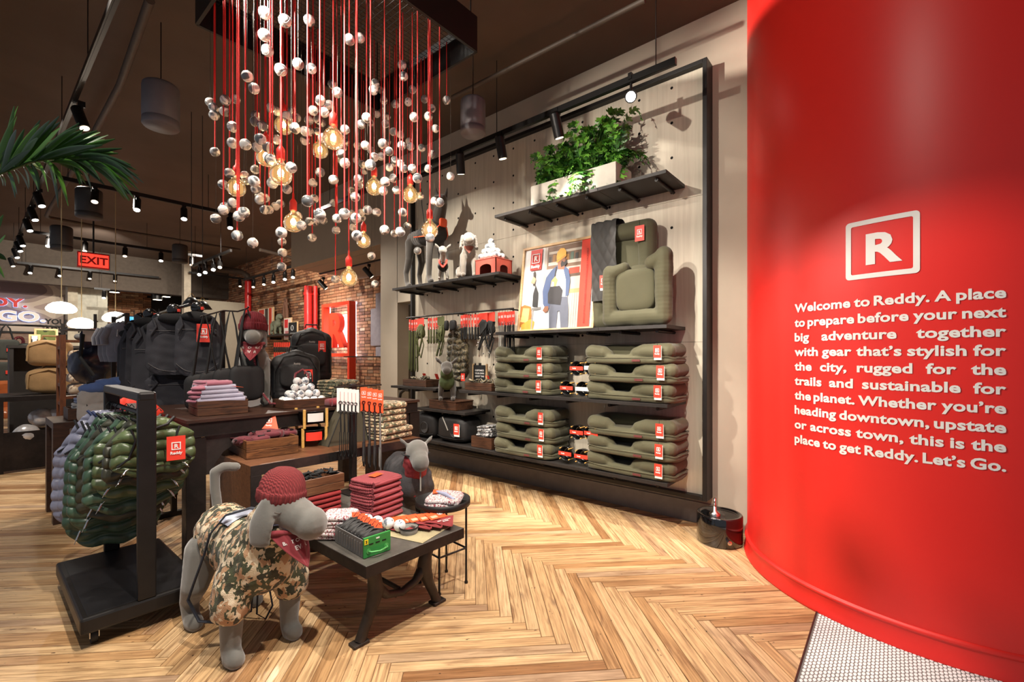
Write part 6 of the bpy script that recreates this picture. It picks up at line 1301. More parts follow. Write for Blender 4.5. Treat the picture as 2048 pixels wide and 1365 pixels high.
def backpack(px, Y, lab, w, h, dd=.2, m=M_NYL, z=TZ, rz=-.35, tagx=.10, tagz=.35):
    q = gy(px, 700, Y); e = E('backpack', lab, 'backpack', (q.x, q.y+dd/2, z+.001), rz)
    st = [[((-w/2+.09, 0, .08), .085), ((-w/2+.09, 0, h-.13), .085), ((0, 0, h-.09), .09), ((w/2-.09, 0, h-.13), .085), ((w/2-.09, 0, .08), .085), ((-w/2+.09, 0, .08), .085)], ('e', (0, 0, h/2), (w/2-.02, dd/2, h/2-.02)), ('e', (0, 0, h/2), (w/2-.05, dd/2+.01, h/2-.07))]
    O('body', organic(st, .010, 5, .004, 12), m, e)
    O('zip', B().tube([(-w/2+.03, -dd*.35, .1), (-w/2+.035, -dd*.42, h*.6), (-w/4, -dd*.44, h-.07), (0, -dd*.44, h-.045), (w/4, -dd*.44, h-.07), (w/2-.035, -dd*.42, h*.6), (w/2-.03, -dd*.35, .1)], .006, 6), M_BLKW, e)
    O('front_pocket', B().sph((0, -dd*.50, h*.50), (w*.33, .035, h*.20), 24, 12, sq=.5, nz=.004), mat('mesh_window', (40, 38, 38), .8, bump=.6, bscale=300), e)
    O('handle', B().tube([(-.06, 0, h-.01), (-.05, 0, h+.025), (.05, 0, h+.025), (.06, 0, h-.01)], .008, 6), M_BLKW, e)
    for s in (-1, 1): O('shoulder_strap', B().tube([(s*.10, dd*.45, h-.05), (s*.13, dd*.6, h*.6), (s*.11, dd*.5, .06)], .016, 6, flat=.5), M_BLKW, e)
    O('lettering', text('Reddy', .022, .0004, .03), mat('print_grey', (150, 146, 140), .5), e, (.0, -dd*.60, h*.72), (PI/2, 0, 0)); hangtag(e, (tagx, -dd*.66, tagz), .1, 1.25)
    return e
backpack(602, 4.06, 'front black backpack pet carrier behind the balls', .42, .48, .19, tagx=.09, tagz=.30)
backpack(632, 4.42, 'taller black backpack pet carrier at the back, red tag on its pocket', .40, .56, .19, z=TZ+.151, rz=-.4, tagx=.09, tagz=.42)
b_ = crate('wooden_crate', 'walnut riser crate behind the front backpack', (gy(632, 700, 4.42).x, 4.52, TZ), .42, .3, .15, M_TRAY, 0, 1); O('lid', B().box((0, 0, .146), (.39, .27, .008)), M_TRAY, b_)
# sloped tarp-like pet tent and cap, camouflage rolls
q = gz(700, 818, WZ+.02); te = E('pet_tent', 'small dark olive canvas pet tent behind the leash stand', 'tent', (1.97, 3.43, WZ), .05); M_TENT = mat('tent_olive', (72, 66, 50), .8, var=.15, scale=5)
O('canvas', B()._a([(-.20, -.08, 0), (.16, -.08, 0), (.16, .07, 0), (-.20, .07, 0), (-.04, -.05, .31), (.10, -.05, .31), (.10, .04, .31), (-.04, .04, .31)], [(0, 1, 5, 4), (1, 2, 6, 5), (2, 3, 7, 6), (3, 0, 4, 7), (4, 5, 6, 7)]), M_TENT, te); O('seam', B().tube([(-.20, -.082, .004), (-.04, -.052, .312), (.10, -.052, .312), (.16, -.082, .004)], .004, 5), M_BLKW, te)
for k in range(4):
    p_ = Vector((2.16, 3.90, TZ+.002+k*.05)); e = E('folded_fleece', '%s dark camouflage blanket at the right end of the tall table' % ('lowest', 'second', 'third', 'topmost')[k], 'blanket', p_, .1*k, 'dark camouflage blankets on the tall table')
    O('fabric', folded(.30, .24, .05, 90+k, 2, .010), camo('camo_olive', [(58, 62, 44), (110, 104, 78), (170, 144, 108), (88, 86, 62)], 20, .9), e)
    if k > 1: O('patch', B().box((.06, -.122, .028), (.08, .004, .034)), mat('reflective_patch', (176, 182, 200), .35, .3), e)
cp = E('folded_tshirt', 'folded burgundy cloth with white lettering below the dark blankets', 'shirt', (2.02, 3.63, TZ+.002), -.1); O('fabric', folded(.22, .16, .06, 99, 1, .012), M_BURG, cp); O('lettering', text('BEST COPILOT', .022, .0005, .03), M_WHITE, cp, (0, -.088, .034), (1.2, 0, 0)); O('lettering', text('EVER', .022, .0005, .03), M_WHITE, cp, (0, -.09, .008), (1.4, 0, 0))
# tote carriers hung from a black steel stand
q = gz(445, 815, TZ); ts = E('bag_stand', 'black steel stand holding the hanging tote carriers', 'stand', (q.x, 4.12, TZ)); tp = gy(445, 622, 4.12); th = tp.z-TZ; ts.location.x = tp.x
O('pole', B().box((0, 0, th/2), (.03, .03, th)), M_STD, ts); O('foot', B().box((0, 0, .004), (.2, .2, .008)), M_STD, ts); O('arm', B().tube([(-.16, -.02, th-.06), (-.08, -.02, th-.03), (0, -.02, th), (.10, -.03, th+.0), (.17, -.04, th+.03), (.175, -.05, th+.045)], .007, 6), M_STD, ts)
for k, (dx, lab) in enumerate(((-.14, 'leftmost'), (-.06, 'second from left'), (.02, 'third from left'), (.12, 'rightmost'))):
    e = E('tote_carrier', '%s black tote pet carrier hung by long straps on the stand' % lab, 'bag', (tp.x+dx, 4.06-.03*k, TZ+th-.06+.02*k), -.4+.12*k, 'black tote carriers')
    O('strap', B().tube([(-.075, 0, -.46), (-.055, .0, -.3), (-.03, 0, -.1), (-.008, 0, .01)], [.040, .036, .026, .014], 8, flat=.25), M_BLKW, e); O('strap', B().tube([(.008, -.01, .01), (.03, -.02, -.1), (.055, -.02, -.3), (.085, -.01, -.46)], [.014, .020, .026, .034], 8, flat=.25), M_BLKW, e); O('body', B().sph((0, 0, -.58), (.13, .05, .14), 24, 14, sq=.5, nz=.008, ns=10, seed=k), mat('tote_black', (16, 15, 16), .75, var=.2), e)
    if k == 3: O('lettering', text('Reddy', .03, .0005, .03), M_WHITE, e, (.05, -.03, -.2), (PI/2, 0, 0))
# ================================================================ DENIM RACK BEHIND THE TALL TABLE
Yd = 5.0; dA = gy(262, 622, Yd); dB = gy(415, 622, Yd); zr = 1.84
dn = E('garment_rack', 'tall black garment rack of dark denim vests behind the tall table', 'rack', ((dA.x+dB.x)/2, Yd, 0)); o = Vector(dn.location); Wd = .62
O('bar', B().cyl((-.02, -Wd, zr), (.02, Wd, zr), .013, n=10), M_RK, dn)
for yy_ in (-.08, Wd+.02): O('upright', B().box((0, yy_, zr/2+.02), (.04, .04, zr+.04)), M_RK, dn); O('foot', B().box((0, yy_, .02), (.4, .05, .04)), M_RK, dn)
O('beam', B().box((0, Wd/2-.03, .12), (.04, Wd+.04, .04)), M_RK, dn)
M_DN = mat('charcoal_denim', (46, 45, 50), .85, var=.2, scale=6, bump=.3, bscale=160)
dspec = [ # px centre, y top, y bottom, px width, Y, label
 (396, 628, 752, 76, 4.55, 'front right dark denim vest with a red tag and a black hood'), (348, 632, 750, 88, 4.72, 'front left dark denim vest with a frayed hem'),
 (362, 742, 846, 118, 4.80, 'wide dark denim skirted vest showing below the front two'), (318, 650, 842, 86, 4.98, 'dark denim vest hanging low behind the front left one'),
 (300, 640, 790, 74, 5.10, 'long dark denim vest in the left half of the tall rack'), (282, 648, 838, 66, 5.25, 'second darkest denim coat toward the left end of the rack'), (268, 662, 850, 52, 5.40, 'farthest and longest dark denim coat at the left end of the rack')]
for k, (px, y0, y1, wpx, Y, lab) in enumerate(dspec):
    tp_ = gy(px, y0, Y); bt = gy(px, y1, Y); L_ = tp_.z-bt.z; w = wpx/F_*(tp_.x*S_+Y*C_)*1.02
    e = E('denim_vest', lab, 'dog vest', tp_, (-.42, -.30, -.36, -.3, -.2, -.25, -.2)[k], 'denim vests on the tall rack')
    def fn(u, v, w=w, L_=L_, k=k):
        a = 2*PI*u; ww = w/2*(.50+.50*min(1, v/.18)**.6)*(.93+.12*v); kk = max(0, (v-.80)/.20); ww *= math.sqrt(max(0, 1-.72*kk*kk)); x = math.copysign(abs(math.cos(a))**.8, math.cos(a))*ww
        y = math.sin(a)*.032*(.6+.5*min(1, v/.1))*(1-.3*v)+.012*math.sin(x*24+k)*v+.008*noise.noise(Vector((x*14, v*9, k)))
        return (x, y, -L_*v)
    O('body', B().grid(fn, 56, 44), M_DN, e)
    for s in (-1, 1): O('arm_opening', B().tube([(s*w*.36, -.030, -.03), (s*w*.30, -.045, -.10), (s*w*.40, -.040, -.17)], .010, 6), M_DN, e)
    O('hood', B().sph((0, -.03, -.03), (.11, .05, .05), 20, 12, nz=.012, ns=14, seed=k), mat('black_jersey', (20, 19, 20), .9, var=.2), e)
    O('hem_seam', B().tube([(w/2*c*.90, -.036-.01*math.sin(c*9), -L_*(.80+.14*(1-abs(c)**2.5))) for c in [i/10-1 for i in range(21)]], .003, 4), mat('seam_grey', (92, 88, 88), .8), e); O('yoke_seam', B().tube([(w*.42*c, -.040, -.26*L_) for c in [i/5-1 for i in range(11)]], .0025, 4), MATS['seam_grey'], e)
    if k != 2:
        O('hanger_stem', B().cyl((0, 0, -.02), (0, 0, zr-tp_.z), .003, n=5), M_BLKW, e); O('hanger_disc', B().lathe([(0, 0), (.045, 0), (.05, .012), (.045, .024), (0, .024)], 20, Matrix.Translation((0, -.01, .05)) @ Matrix.Rotation(PI/2, 4, 'X')), mat('gloss_hanger', (16, 15, 16), .2, coat=.5), e); O('size_clip', B().box((.035, -.03, .045), (.022, .012, .026), .003), M_RED, e)
    if k == 0: hangtag(e, (.05, -.07, -.09), .05, 1.75)
# black cone lamps above the denim rack
for k, (px, py) in enumerate(((383, 600), (405, 608))):
    q = gy(px, py, 6.3); e = E('pendant_lamp', ('small black cone pendant lamp left, above the denim rack', 'black cone pendant lamp right, above the denim rack')[k], 'pendant lamp', q); e.scale = (.62, .62, .62); O('shade', B().lathe([(.02, .05), (.06, .04), (.16, -.10), (.155, -.10), (.05, .03)], 24), mat('lamp_black', (20, 19, 19), .4), e); O('cord', B().cyl((0, 0, .06), (0, 0, (4.28-q.z)/.62), .006, n=5), M_BLKW, e); O('yellow_cord', B().tube([(-.06, 0, .04), (0, 0, .13), (.06, 0, .04)], .004, 5), mat('cord_yellow', (206, 150, 40), .7), e); O('bulb', B().sph((0, 0, -.07), .04, 12, 8), M_DIM, e)
# ================================================================ R SIGN AND FAR WALLS
ra_, rb2 = gx(650, 612, BX-.22), gx(705, 602.5, BX-.22); zt_, zb_ = rb2.z, gx(704, 714, BX-.22).z
M_SIGN = mat('sign_orange_red', (228, 66, 40), .4, var=.03); M_HALO = glow('halo_white', (214, 228, 255), 4)
sg = E('letter_sign', 'large orange-red letter R in a square frame, lit from behind on the brick wall', 'sign', (BX-.22, (ra_.y+rb2.y)/2, zb_), -PI/2); W_ = ra_.y-rb2.y; H_s = zt_-zb_
tt = .075; dd = .16
for c, d in (((0, 0, H_s-tt/2), (W_, dd, tt)), ((0, 0, tt/2), (W_, dd, tt)), ((-W_/2+tt/2, 0, H_s/2), (tt, dd, H_s-2*tt)), ((W_/2-tt/2, 0, H_s/2), (tt, dd, H_s-2*tt))): O('frame_bar', B().box(c, d, .004), M_SIGN, sg)
O('frame_bar', B().box((W_/2-tt/2, 0, -.25), (tt, dd, .5), .004), M_SIGN, sg)
for c, d in (((0, dd/2+.01, H_s-.03), (W_+.02, .02, .05)), ((0, dd/2+.01, .03), (W_+.02, .02, .05)), ((-W_/2+.04, dd/2+.01, H_s/2), (.05, .02, H_s)), ((W_/2-.04, dd/2+.01, H_s/2), (.05, .02, H_s))): O('led_strip', B().box(c, d), M_HALO, sg)
O('letter', text('R', H_s*.86, .06, .035), M_SIGN, sg, (.0, -.02, H_s*.20), (PI/2, 0, 0)); O('led_strip', text('R', H_s*.86, .004, .02), M_HALO, sg, (0, .06, H_s*.20), (PI/2, 0, 0)); light('AREA', sg.location+Vector((.12, 0, H_s/2)), sg.location+Vector((1, 0, H_s/2)), 22, (.8, .88, 1), (.5, .7)); O('cable', B().cyl((-.18, 0, H_s*.78), (-.18, 0, H_s-tt), .006, n=5), M_BLKW, sg)
# pale cut-out panels on the brick, right of the R
M_CUT = mat('cutout_lilac', (150, 144, 152), .8)
for (x0, x1, y0, y1, lab) in ((743, 775, 618, 692, 'lilac-grey wall panel to the right of the letter R'), (753, 775, 587, 617, 'narrow lilac-grey panel above the larger one'), (753, 775, 694, 714, 'short lilac-grey panel below the larger one')):
    a_, c_ = gx(x0, y0, BX-.05), gx(x1, y1, BX-.05); o = O('wall_cutout', B().box((0, 0, 0), (.06, abs(a_.y-c_.y), a_.z-c_.z), .02), M_CUT, None, (BX-.05, (a_.y+c_.y)/2, (a_.z+c_.z)/2)); tag(o, lab, 'wall panel')
a_, c_ = gx(688, 714, BX-.3), gx(764, 712, BX-.3); o = E('hanging_rail', 'thin black rail below the letter R on the brick wall', 'rail', (BX-.3, c_.y, a_.z)); O('bar', B().cyl((0, 0, 0), (0, a_.y-c_.y, 0), .012, n=8), M_FR, o); O('arm', B().cyl((0, .05, 0), (.3, .05, 0), .01, n=6), M_FR, o); O('arm', B().cyl((0, a_.y-c_.y-.05, 0), (.3, a_.y-c_.y-.05, 0), .01, n=6), M_FR, o)
# wall bay between partition and pipes: shelf with posters, signs, packs
Yw = 12.6; s0, s1 = gx(515, 672, BX-.45), gx(603, 677, BX-.45)
e = E('wall_shelf', 'far wall shelf on the brick wall holding posters and a dog figure', 'shelf', (BX-.25, (s0.y+s1.y)/2, s0.z)); Ls = abs(s0.y-s1.y)
O('board', B().box((0, 0, -.02), (.45, Ls, .04)), M_SHELF, e); O('bracket', B().box((.1, Ls/3, -.08), (.3, .03, .06)), M_FR, e); O('bracket', B().box((.1, -Ls/3, -.08), (.3, .03, .06)), M_FR, e)
def fposter(x0, x1, y0, y1, lab, cols, X=BX-.2, name='poster'):
    a_, c_ = gx(x0, y0, X), gx(x1, y1, X); w, h = abs(a_.y-c_.y), a_.z-c_.z; e = E(name, lab, name if name == 'poster' else 'sign', (X, (a_.y+c_.y)/2, c_.z), -PI/2)
    O('frame', B().box((0, .01, h/2), (w, .03, h), .004), M_PINE, e); O('print', B().box((0, -.008, h/2), (w*.9, .006, h*.94)), mat('pr_%d_%d' % (x0, y0), cols[0], .6, var=.05), e)
    for (u0, u1, v0, v1, c) in cols[1:]: O('print', B().box((w*.9*((u0+u1)/2-.5), -.013, h*.94*((v0+v1)/2)+h*.03), (w*.9*(u1-u0), .004, h*.94*(v1-v0))), mat('prc_%d_%d_%d' % c, c, .6, var=.1, scale=10), e)
    return e, w, h
fposter(516, 547, 619, 672, 'tall framed poster with red stripe at the left of the far shelf', [(226, 218, 204), (.78, .96, 0, 1, (214, 66, 40)), (.05, .42, .80, .98, (214, 60, 46)), (.50, .70, 0, 1, (70, 58, 54)), (.10, .24, .30, .62, (90, 84, 82)), (.30, .44, .30, .62, (90, 84, 82))])
fposter(568, 583, 637, 680, 'small framed red and white poster behind the black sign', [(222, 208, 200), (.1, .6, .55, .95, (206, 50, 50)), (.2, .8, .1, .4, (180, 110, 110))], BX-.26)
e, w, h = fposter(577, 595, 645, 682, 'black sign with a white oval emblem in a pine frame on the far shelf', [(24, 24, 26)], BX-.32, 'sign'); O('emblem', B().tube([(.12*math.cos(a)*w, -.02, h*.68+.13*math.sin(a)*h) for a in [2*PI*k/20 for k in range(20)]], .006, 5, True), M_WHITE, e)
for k in range(3): O('lettering', B().box((0, -.016, h*(.40-.09*k)), (w*.5, .003, .018)), M_WHITE, e)
sq_ = gx(552, 676, BX-.3); st, g = dog_strokes(L=.2, leg=.2, br=.08, ears='flop', tail=None, neck=(0, -.05, .1), nr=.055, hr=.065, muz=(0, -.07, -.03), mr=.045, lw=.06, lr=.03); e = E('dog_mannequin', 'small far grey-green dog mannequin on the shelf between the posters', 'mannequin', (sq_.x, sq_.y, s0.z+.002)); e.scale = (1.1,)*3; O('body', organic(st, .012, 5), mat('moss_velour', (112, 116, 96), .9), e)
e = E('rope_lead', 'brown rope leads looped above the far dog mannequin', 'lead', (sq_.x+.1, sq_.y-.35, s0.z+.1)); O('loop', B().tube([(0, .1*math.cos(a)+.02*math.sin(3*a), .45+.38*math.sin(a)) for a in [2*PI*k/24 for k in range(24)]], .022, 6, True), mat('rope_brown', (120, 84, 66), .9), e); O('loop', B().tube([(0, .06+.09*math.cos(a), .40+.36*math.sin(a)) for a in [2*PI*k/24 for k in range(24)]], .02, 6, True), MATS['rope_brown'], e)
for row in range(2):
    for k in range(10):
        q = gx(549+k*4.2, 690+row*20, BX-.35); e = E('packaged_lead', '%s packaged lead with a red card on the brick wall, %s row, behind the backpack' % (('first', 'second', 'third', 'fourth', 'fifth', 'sixth', 'seventh', 'eighth', 'ninth', 'tenth')[k], ('upper', 'lower')[row]), 'lead', (q.x, q.y, q.z), -PI/2, 'red-carded leads on the brick wall')
        O('card', B().box((0, 0, 0), (.07, .01, .12)), M_RED, e); O('strap', B().sph((0, 0, -.12), (.03, .02, .07), 8, 6), M_BLKW, e); O('peg', B().cyl((0, 0, .05), (0, .37, .05), .004, n=5), M_FR, e)
fe = gx(640, 660, BX-.5)
# ================================================================ FAR LEFT OF THE SHOP
def floorat(px, Y): r = ray(px, 900); return Vector((r.x*Y/r.y, Y, 0))
# screen
p = gy(262, 657, 18.74); a_, c_ = gy(236, 634, 18.74), gy(292, 682, 18.74); e = E('screen', 'bright blue wall screen at the very back', 'screen', p); O('bezel', B().box((0, .03, 0), (c_.x-a_.x+.06, .06, a_.z-c_.z+.06)), M_BLACK, e)
def scr():
    t = NT('screen_image'); tc = t.add('ShaderNodeTexCoord'); n = t.noise(1.6, 2, tc.outputs['Object']); c = t.ramp(n.outputs[0], [(.35, (30, 70, 190)), (.5, (60, 160, 225)), (.62, (190, 230, 250))]); t.link(c, t.b.inputs['Emission Color']); t.b.inputs['Emission Strength'].default_value = 1.6; t.b.inputs['Base Color'].default_value = (0, 0, 0, 1); return t.m
O('display', B().box((0, -.005, 0), (c_.x-a_.x, .01, a_.z-c_.z)), scr(), e); O('wall_bracket', B().box((0, .07, 0), (.2, .05, .2)), M_BLACK, e)
# fitting-table with tan carriers
def box_table(px, pz, Y, w, d, h, lab, m=M_STEELD, panel=True):
    q = floorat(px, Y); e = E('display_table', lab, 'table', (q.x, Y, 0)); O('tabletop', B().box((0, 0, h-.03), (w, d, .06), .003), m, e)
    for sx in (-1, 1):
        for sy in (-1, 1): O('leg', B().box((sx*(w/2-.05), sy*(d/2-.05), (h-.06)/2), (.1, .1, h-.06)), m, e)
    if panel: O('front_panel', B().box((0, -d/2+.02, h*.28), (w-.2, .02, h*.5)), m, e)
    return e, q
e, q = box_table(100, 0, 8.6, 1.05, .8, .93, 'dark steel table under the tan carriers at the left'); tq = q; e.location = (gz(70, 860).x+.35, gz(70, 860).y+.35, 0) if False else e.location
def soft_bag(x, y, z, w, d, h, m, lab, grp=None, rz=-.3, cat='bag', nm='carrier_bag'):
    e = E(nm, lab, cat, (x, y, z), rz, grp); O('body', B().sph((0, 0, h/2), (w/2, d/2, h/2), 26, 16, sq=.5, nz=.02, ns=7, seed=int(x*10)), m, e); O('handle', B().tube([(-w*.2, -.02, h*.95), (-w*.15, -.03, h*1.16), (w*.15, -.03, h*1.16), (w*.2, -.02, h*.95)], .014, 6), m, e)
    O('trim', B().tube([(-w*.45, -d*.42, h*.2), (-w*.40, -d*.50, h*.75), (0, -d*.52, h*.93), (w*.40, -d*.5, h*.75), (w*.45, -d*.42, h*.2)], .012, 6), mat('trim_tan', (176, 140, 94), .8), e); return e
M_TAN = mat('tan_canvas', (164, 128, 84), .85, var=.12, scale=8, bump=.3)
for k in range(2): soft_bag(q.x+.02-.02*k, 8.55, .932+k*.36, .46-.04*k, .30, .34, M_TAN, ('lower tan canvas pet carrier on the steel table', 'upper tan canvas pet carrier stacked on the first')[k], 'tan carriers stacked at the left')
for k, px in enumerate((52, 83, 118)):
    qq = floorat(px, 8.5); e = E('clear_dome', ('left shiny clear-wrapped carrier on the floor beside the steel table', 'middle clear-wrapped carrier under the steel table', 'right clear-wrapped carrier under the steel table')[k], 'carrier', (qq.x, 8.45 if k else 8.3, .42 if k else .25)); O('shell', B().sph((0, 0, .2), (.13, .10, .12), 18, 12, nz=.02, ns=9, seed=k), mat('clear_wrap', (196, 192, 190), .2, .3, .3), e)
# ladder shelf
lq = gz(135, 868); e = E('ladder_shelf', 'brown wooden ladder-sided shelving on wheels with fur cushions', 'shelving', (lq.x+.30, 7.6, 0)); lq = floorat(122, 7.6); e.location.x = lq.x+.45; M_LAD = wood('ladder_wood', (78, 44, 26), (120, 70, 42), .5, (10, 10, 2)); LH = 1.62
for sx in (-1, 1):
    for sy in (-1, 1): O('upright', B().box((sx*.45, sy*.16, LH/2+.05), (.05, .04, LH)), M_LAD, e)
    for k in range(7): O('rung', B().box((sx*.45, 0, .2+k*.22), (.035, .29, .035)), M_LAD, e)
    O('foot_rail', B().box((sx*.45, 0, .09), (.06, .62, .06), .005), M_LAD, e)
    for sy in (-1, 1): O('caster', B().cyl((sx*.45-.015, sy*.2, .03), (sx*.45+.015, sy*.2, .03), .03, n=12), M_BLACK, e)
for z in (.25, .62, .93, 1.6): O('shelf_board', B().box((0, 0, z), (.86, .34, .025)), M_LAD, e)
M_FUR = camo('beige_fur', [(136, 104, 74), (206, 180, 146), (226, 206, 178), (172, 140, 106)], 16, .98, .8, 1)
for k in range(6):
    z = (.955+k*.135) if k < 4 else .65+(k-4)*.12 if False else ((.955+k*.135) if k < 4 else .27+(k-4)*.15); o = O('fur_cushion', B().sph((0, 0, 0), (.20, .15, .07), 26, 12, sq=.6, nz=.02, ns=16, seed=k), M_FUR, None, (e.location.x-.20, 7.58, z+.07)); tag(o, ('lowest of the upper four', 'second of the upper four', 'third of the upper four', 'topmost of the upper four', 'lower of the bottom two', 'upper of the bottom two')[k]+' beige fur cushions on the ladder shelving', 'cushion', 'fur cushions on the ladder shelving')
for k in range(6): o = O('grey_toy', B().sph((0, 0, 0), (.05, .05, .04), 10, 8, nz=.02, seed=k), mat('toy_grey', (110, 108, 106), .8), None, (e.location.x-.3+.12*k, 7.6, 1.655)); tag(o, 'small grey toy lying on top of the ladder shelving', 'toy', 'toys on the ladder shelving')
# armchair
ac = gz(20, 822); ay = 12.6; aq = floorat(28, ay); e = E('armchair', 'tan leather armchair with dark wooden arms at the left edge', 'armchair', (aq.x, ay, 0), .5); M_LEA = mat('tan_leather', (158, 86, 44), .4, var=.15, coat=.2); M_ARM = wood('arm_wood', (40, 24, 16), (74, 46, 30), .4)
O('seat', B().box((0, 0, .38), (.7, .68, .16), .05), M_LEA, e); O('backrest', B().box((0, .3, .68), (.7, .16, .56), .06), M_LEA, e)
for sx in (-1, 1):
    O('armrest', B().box((sx*.40, 0, .58), (.07, .72, .04), .012), M_ARM, e)
    for sy in (-1, 1): O('leg', B().cyl((sx*.39, sy*.3, 0), (sx*.38, sy*.27, .57), .02, .03, n=10), M_ARM, e)
e = E('hook_frame', 'black freestanding frame holding the totes and ropes at the far left', 'frame', (gy(28, 700, 13.6).x, 13.6, 0)); O('cross_bar', B().cyl((-.7, 0, 2.05), (.7, 0, 2.05), .02, n=8).cyl((-.7, 0, 1.4), (.7, 0, 1.4), .015, n=8), M_FR, e)
for sx in (-1, 1): O('upright', B().box((sx*.7, 0, 1.05), (.05, .05, 2.1)), M_FR, e); O('foot', B().box((sx*.7, 0, .02), (.06, .5, .04)), M_FR, e)
# framed pictures and totes by the mural
for (x0, x1, y0, y1, nm, lab, m) in ((68, 116, 657, 690, 'picture', 'pine-framed camouflage picture leaning above the dark shelf', camo('camo_picture', [(46, 54, 30), (96, 108, 58), (132, 134, 84), (40, 40, 32)], 3.4)), (57, 81, 669, 691, 'tabletop_sign', 'small pine-framed black sign in front of the camouflage picture', MATS['sign_black'])):
    Y = 9.6 if nm == 'picture' else 9.4; a_, c_ = gy(x0, y0, Y), gy(x1, y1, Y); w, h = c_.x-a_.x, a_.z-c_.z
    e = E(nm, lab, 'picture' if nm == 'picture' else 'sign', ((a_.x+c_.x)/2, Y, c_.z)); O('frame', B().box((0, .01, h/2), (w, .03, h), .004), M_PINE, e); O('print', B().box((0, -.008, h/2), (w-.05, .008, h-.05)), m, e)
    if nm != 'picture':
        for k in range(4): O('lettering', B().box((0, -.014, h*(.78-.15*k)), (w*(.5 if k < 2 else .35), .004, .025)), M_WHITE, e)
e = E('wall_shelf', 'dark shelf unit under the camouflage picture', 'shelf', (gy(90, 690, 9.6).x, 9.65, gy(90, 691, 9.5).z-.005)); O('board', B().box((0, 0, -.02), (.75, .5, .04)), M_SHELF, e)
for sx in (-1, 1): O('upright', B().box((sx*.34, 0, -.04-e.location.z/2+.02), (.04, .46, e.location.z-.04)), M_SHELF, e)
O('back_panel', B().box((0, .2, -.04-(e.location.z-.06)/2), (.64, .02, e.location.z-.06)), M_SHELF, e)
for k, (px, py, lab) in enumerate(((12, 700, 'upper dark felt tote bag hanging at the left edge'), (10, 745, 'lower dark felt tote bag with a red tag at the left edge'))):
    q = gy(px, py, 13.4); e = E('tote_bag', lab, 'bag', q, 0, 'felt totes at the left edge'); O('body', B().sph((0, 0, 0), (.19, .06, .20), 20, 12, sq=.4, nz=.01), mat('felt_dark', (62, 64, 58), .9), e); O('handle', B().tube([(-.1, 0, .18), (-.05, 0, .42), (.0, 0, .5), (.05, 0, .42), (.1, 0, .18)], .016, 6), M_BLKW, e); O('patch', B().box((.04, -.07, 0), (.07, .005, .07)), M_RED, e)
q = gy(38, 705, 13.5); e = E('rope_lead', 'red and white rope lead hanging in a long loop at the left', 'lead', q); O('coil', B().tube([(.06*math.cos(a), 0, .22+.08*math.sin(a)) for a in [2*PI*k/16 for k in range(16)]], .03, 6, True), M_ROPE, e); O('rope', B().tube([(0, 0, .2), (-.13, 0, -.1), (-.14, 0, -.4), (0, 0, -.48), (.06, 0, -.3), (.05, 0, .1)], .018, 6), M_ROPE, e); O('rope', B().tube([(-.10, 0, -.4), (-.15, 0, -.6), (-.1, 0, -.9)], .018, 6), M_ROPE, e)
q = gy(50, 730, 13.4); e = E('dark_backpack', 'dark green rucksack hanging behind the rope lead', 'backpack', q); O('body', B().sph((.1, 0, 0), (.26, .14, .42), 20, 14, sq=.5, nz=.03, ns=6), mat('dark_green_nylon', (34, 38, 32), .6), e); O('strap', B().tube([(.0, -.12, .3), (-.05, -.18, 0), (.0, -.12, -.3)], .02, 6), M_BLKW, e)
# navy carrier bundle, orange cards, grey hoodies
q = gy(192, 715, 6.9); e = E('bag_stand', 'thin black floor stand behind the navy carrier', 'stand', (q.x+.02, 7.1, 0)); O('pole', B().cyl((0, 0, 0), (0, 0, q.z+.5), .015, n=8), M_FR, e); O('foot', B().cyl((0, 0, 0), (0, 0, .015), .18, n=20), M_FR, e); O('card_tray', B().box((-.02, -.2, q.z+.30), (.5, .5, .01)), M_FR, e)
e = E('pet_carrier', 'bulky navy puffy carrier hanging before the grey hoodies', 'carrier', q); O('body', B().sph((0, 0, -.08), (.22, .15, .22), 26, 16, nz=.06, ns=9), mat('navy_nylon', (26, 28, 46), .4, var=.3, coat=.3), e); O('top_panel', B().box((0, -.02, .20), (.27, .12, .20), .04), mat('navy_matte', (40, 38, 58), .8), e); O('strap', B().tube([(-.12, -.1, .25), (-.15, -.18, 0), (-.05, -.2, -.2)], .018, 6), M_BLKW, e)
for k in range(4): q = gy(180+10*k, 671, 6.8+.05*k); o = O('header_card', B().box((0, 0, 0), (.12, .004, .14)), M_RED if k else M_PAPER, None, q, (0, 0, .1)); tag(o, '%s card standing above the navy carrier' % ('pale pinkish', 'left red', 'middle red', 'right red')[k], 'card', 'cards above the navy carrier')
Yh = 6.0; hq = gy(240, 650, Yh); e = E('garment_rack', 'black garment rack of grey hoodies behind the denim rack', 'rack', (hq.x, Yh, 0)); O('bar', B().cyl((-.02, -.3, hq.z+.08), (.02, .3, hq.z+.08), .012, n=8), M_RK, e)
for sy in (-1, 1): O('upright', B().box((0, sy*.32, (hq.z+.1)/2), (.035, .035, hq.z+.1)), M_RK, e); O('foot', B().box((0, sy*.32, .02), (.4, .05, .04)), M_RK, e)
M_HOOD = mat('hoodie_grey', (124, 122, 128), .9, sheen=.4, var=.1, bump=.2)
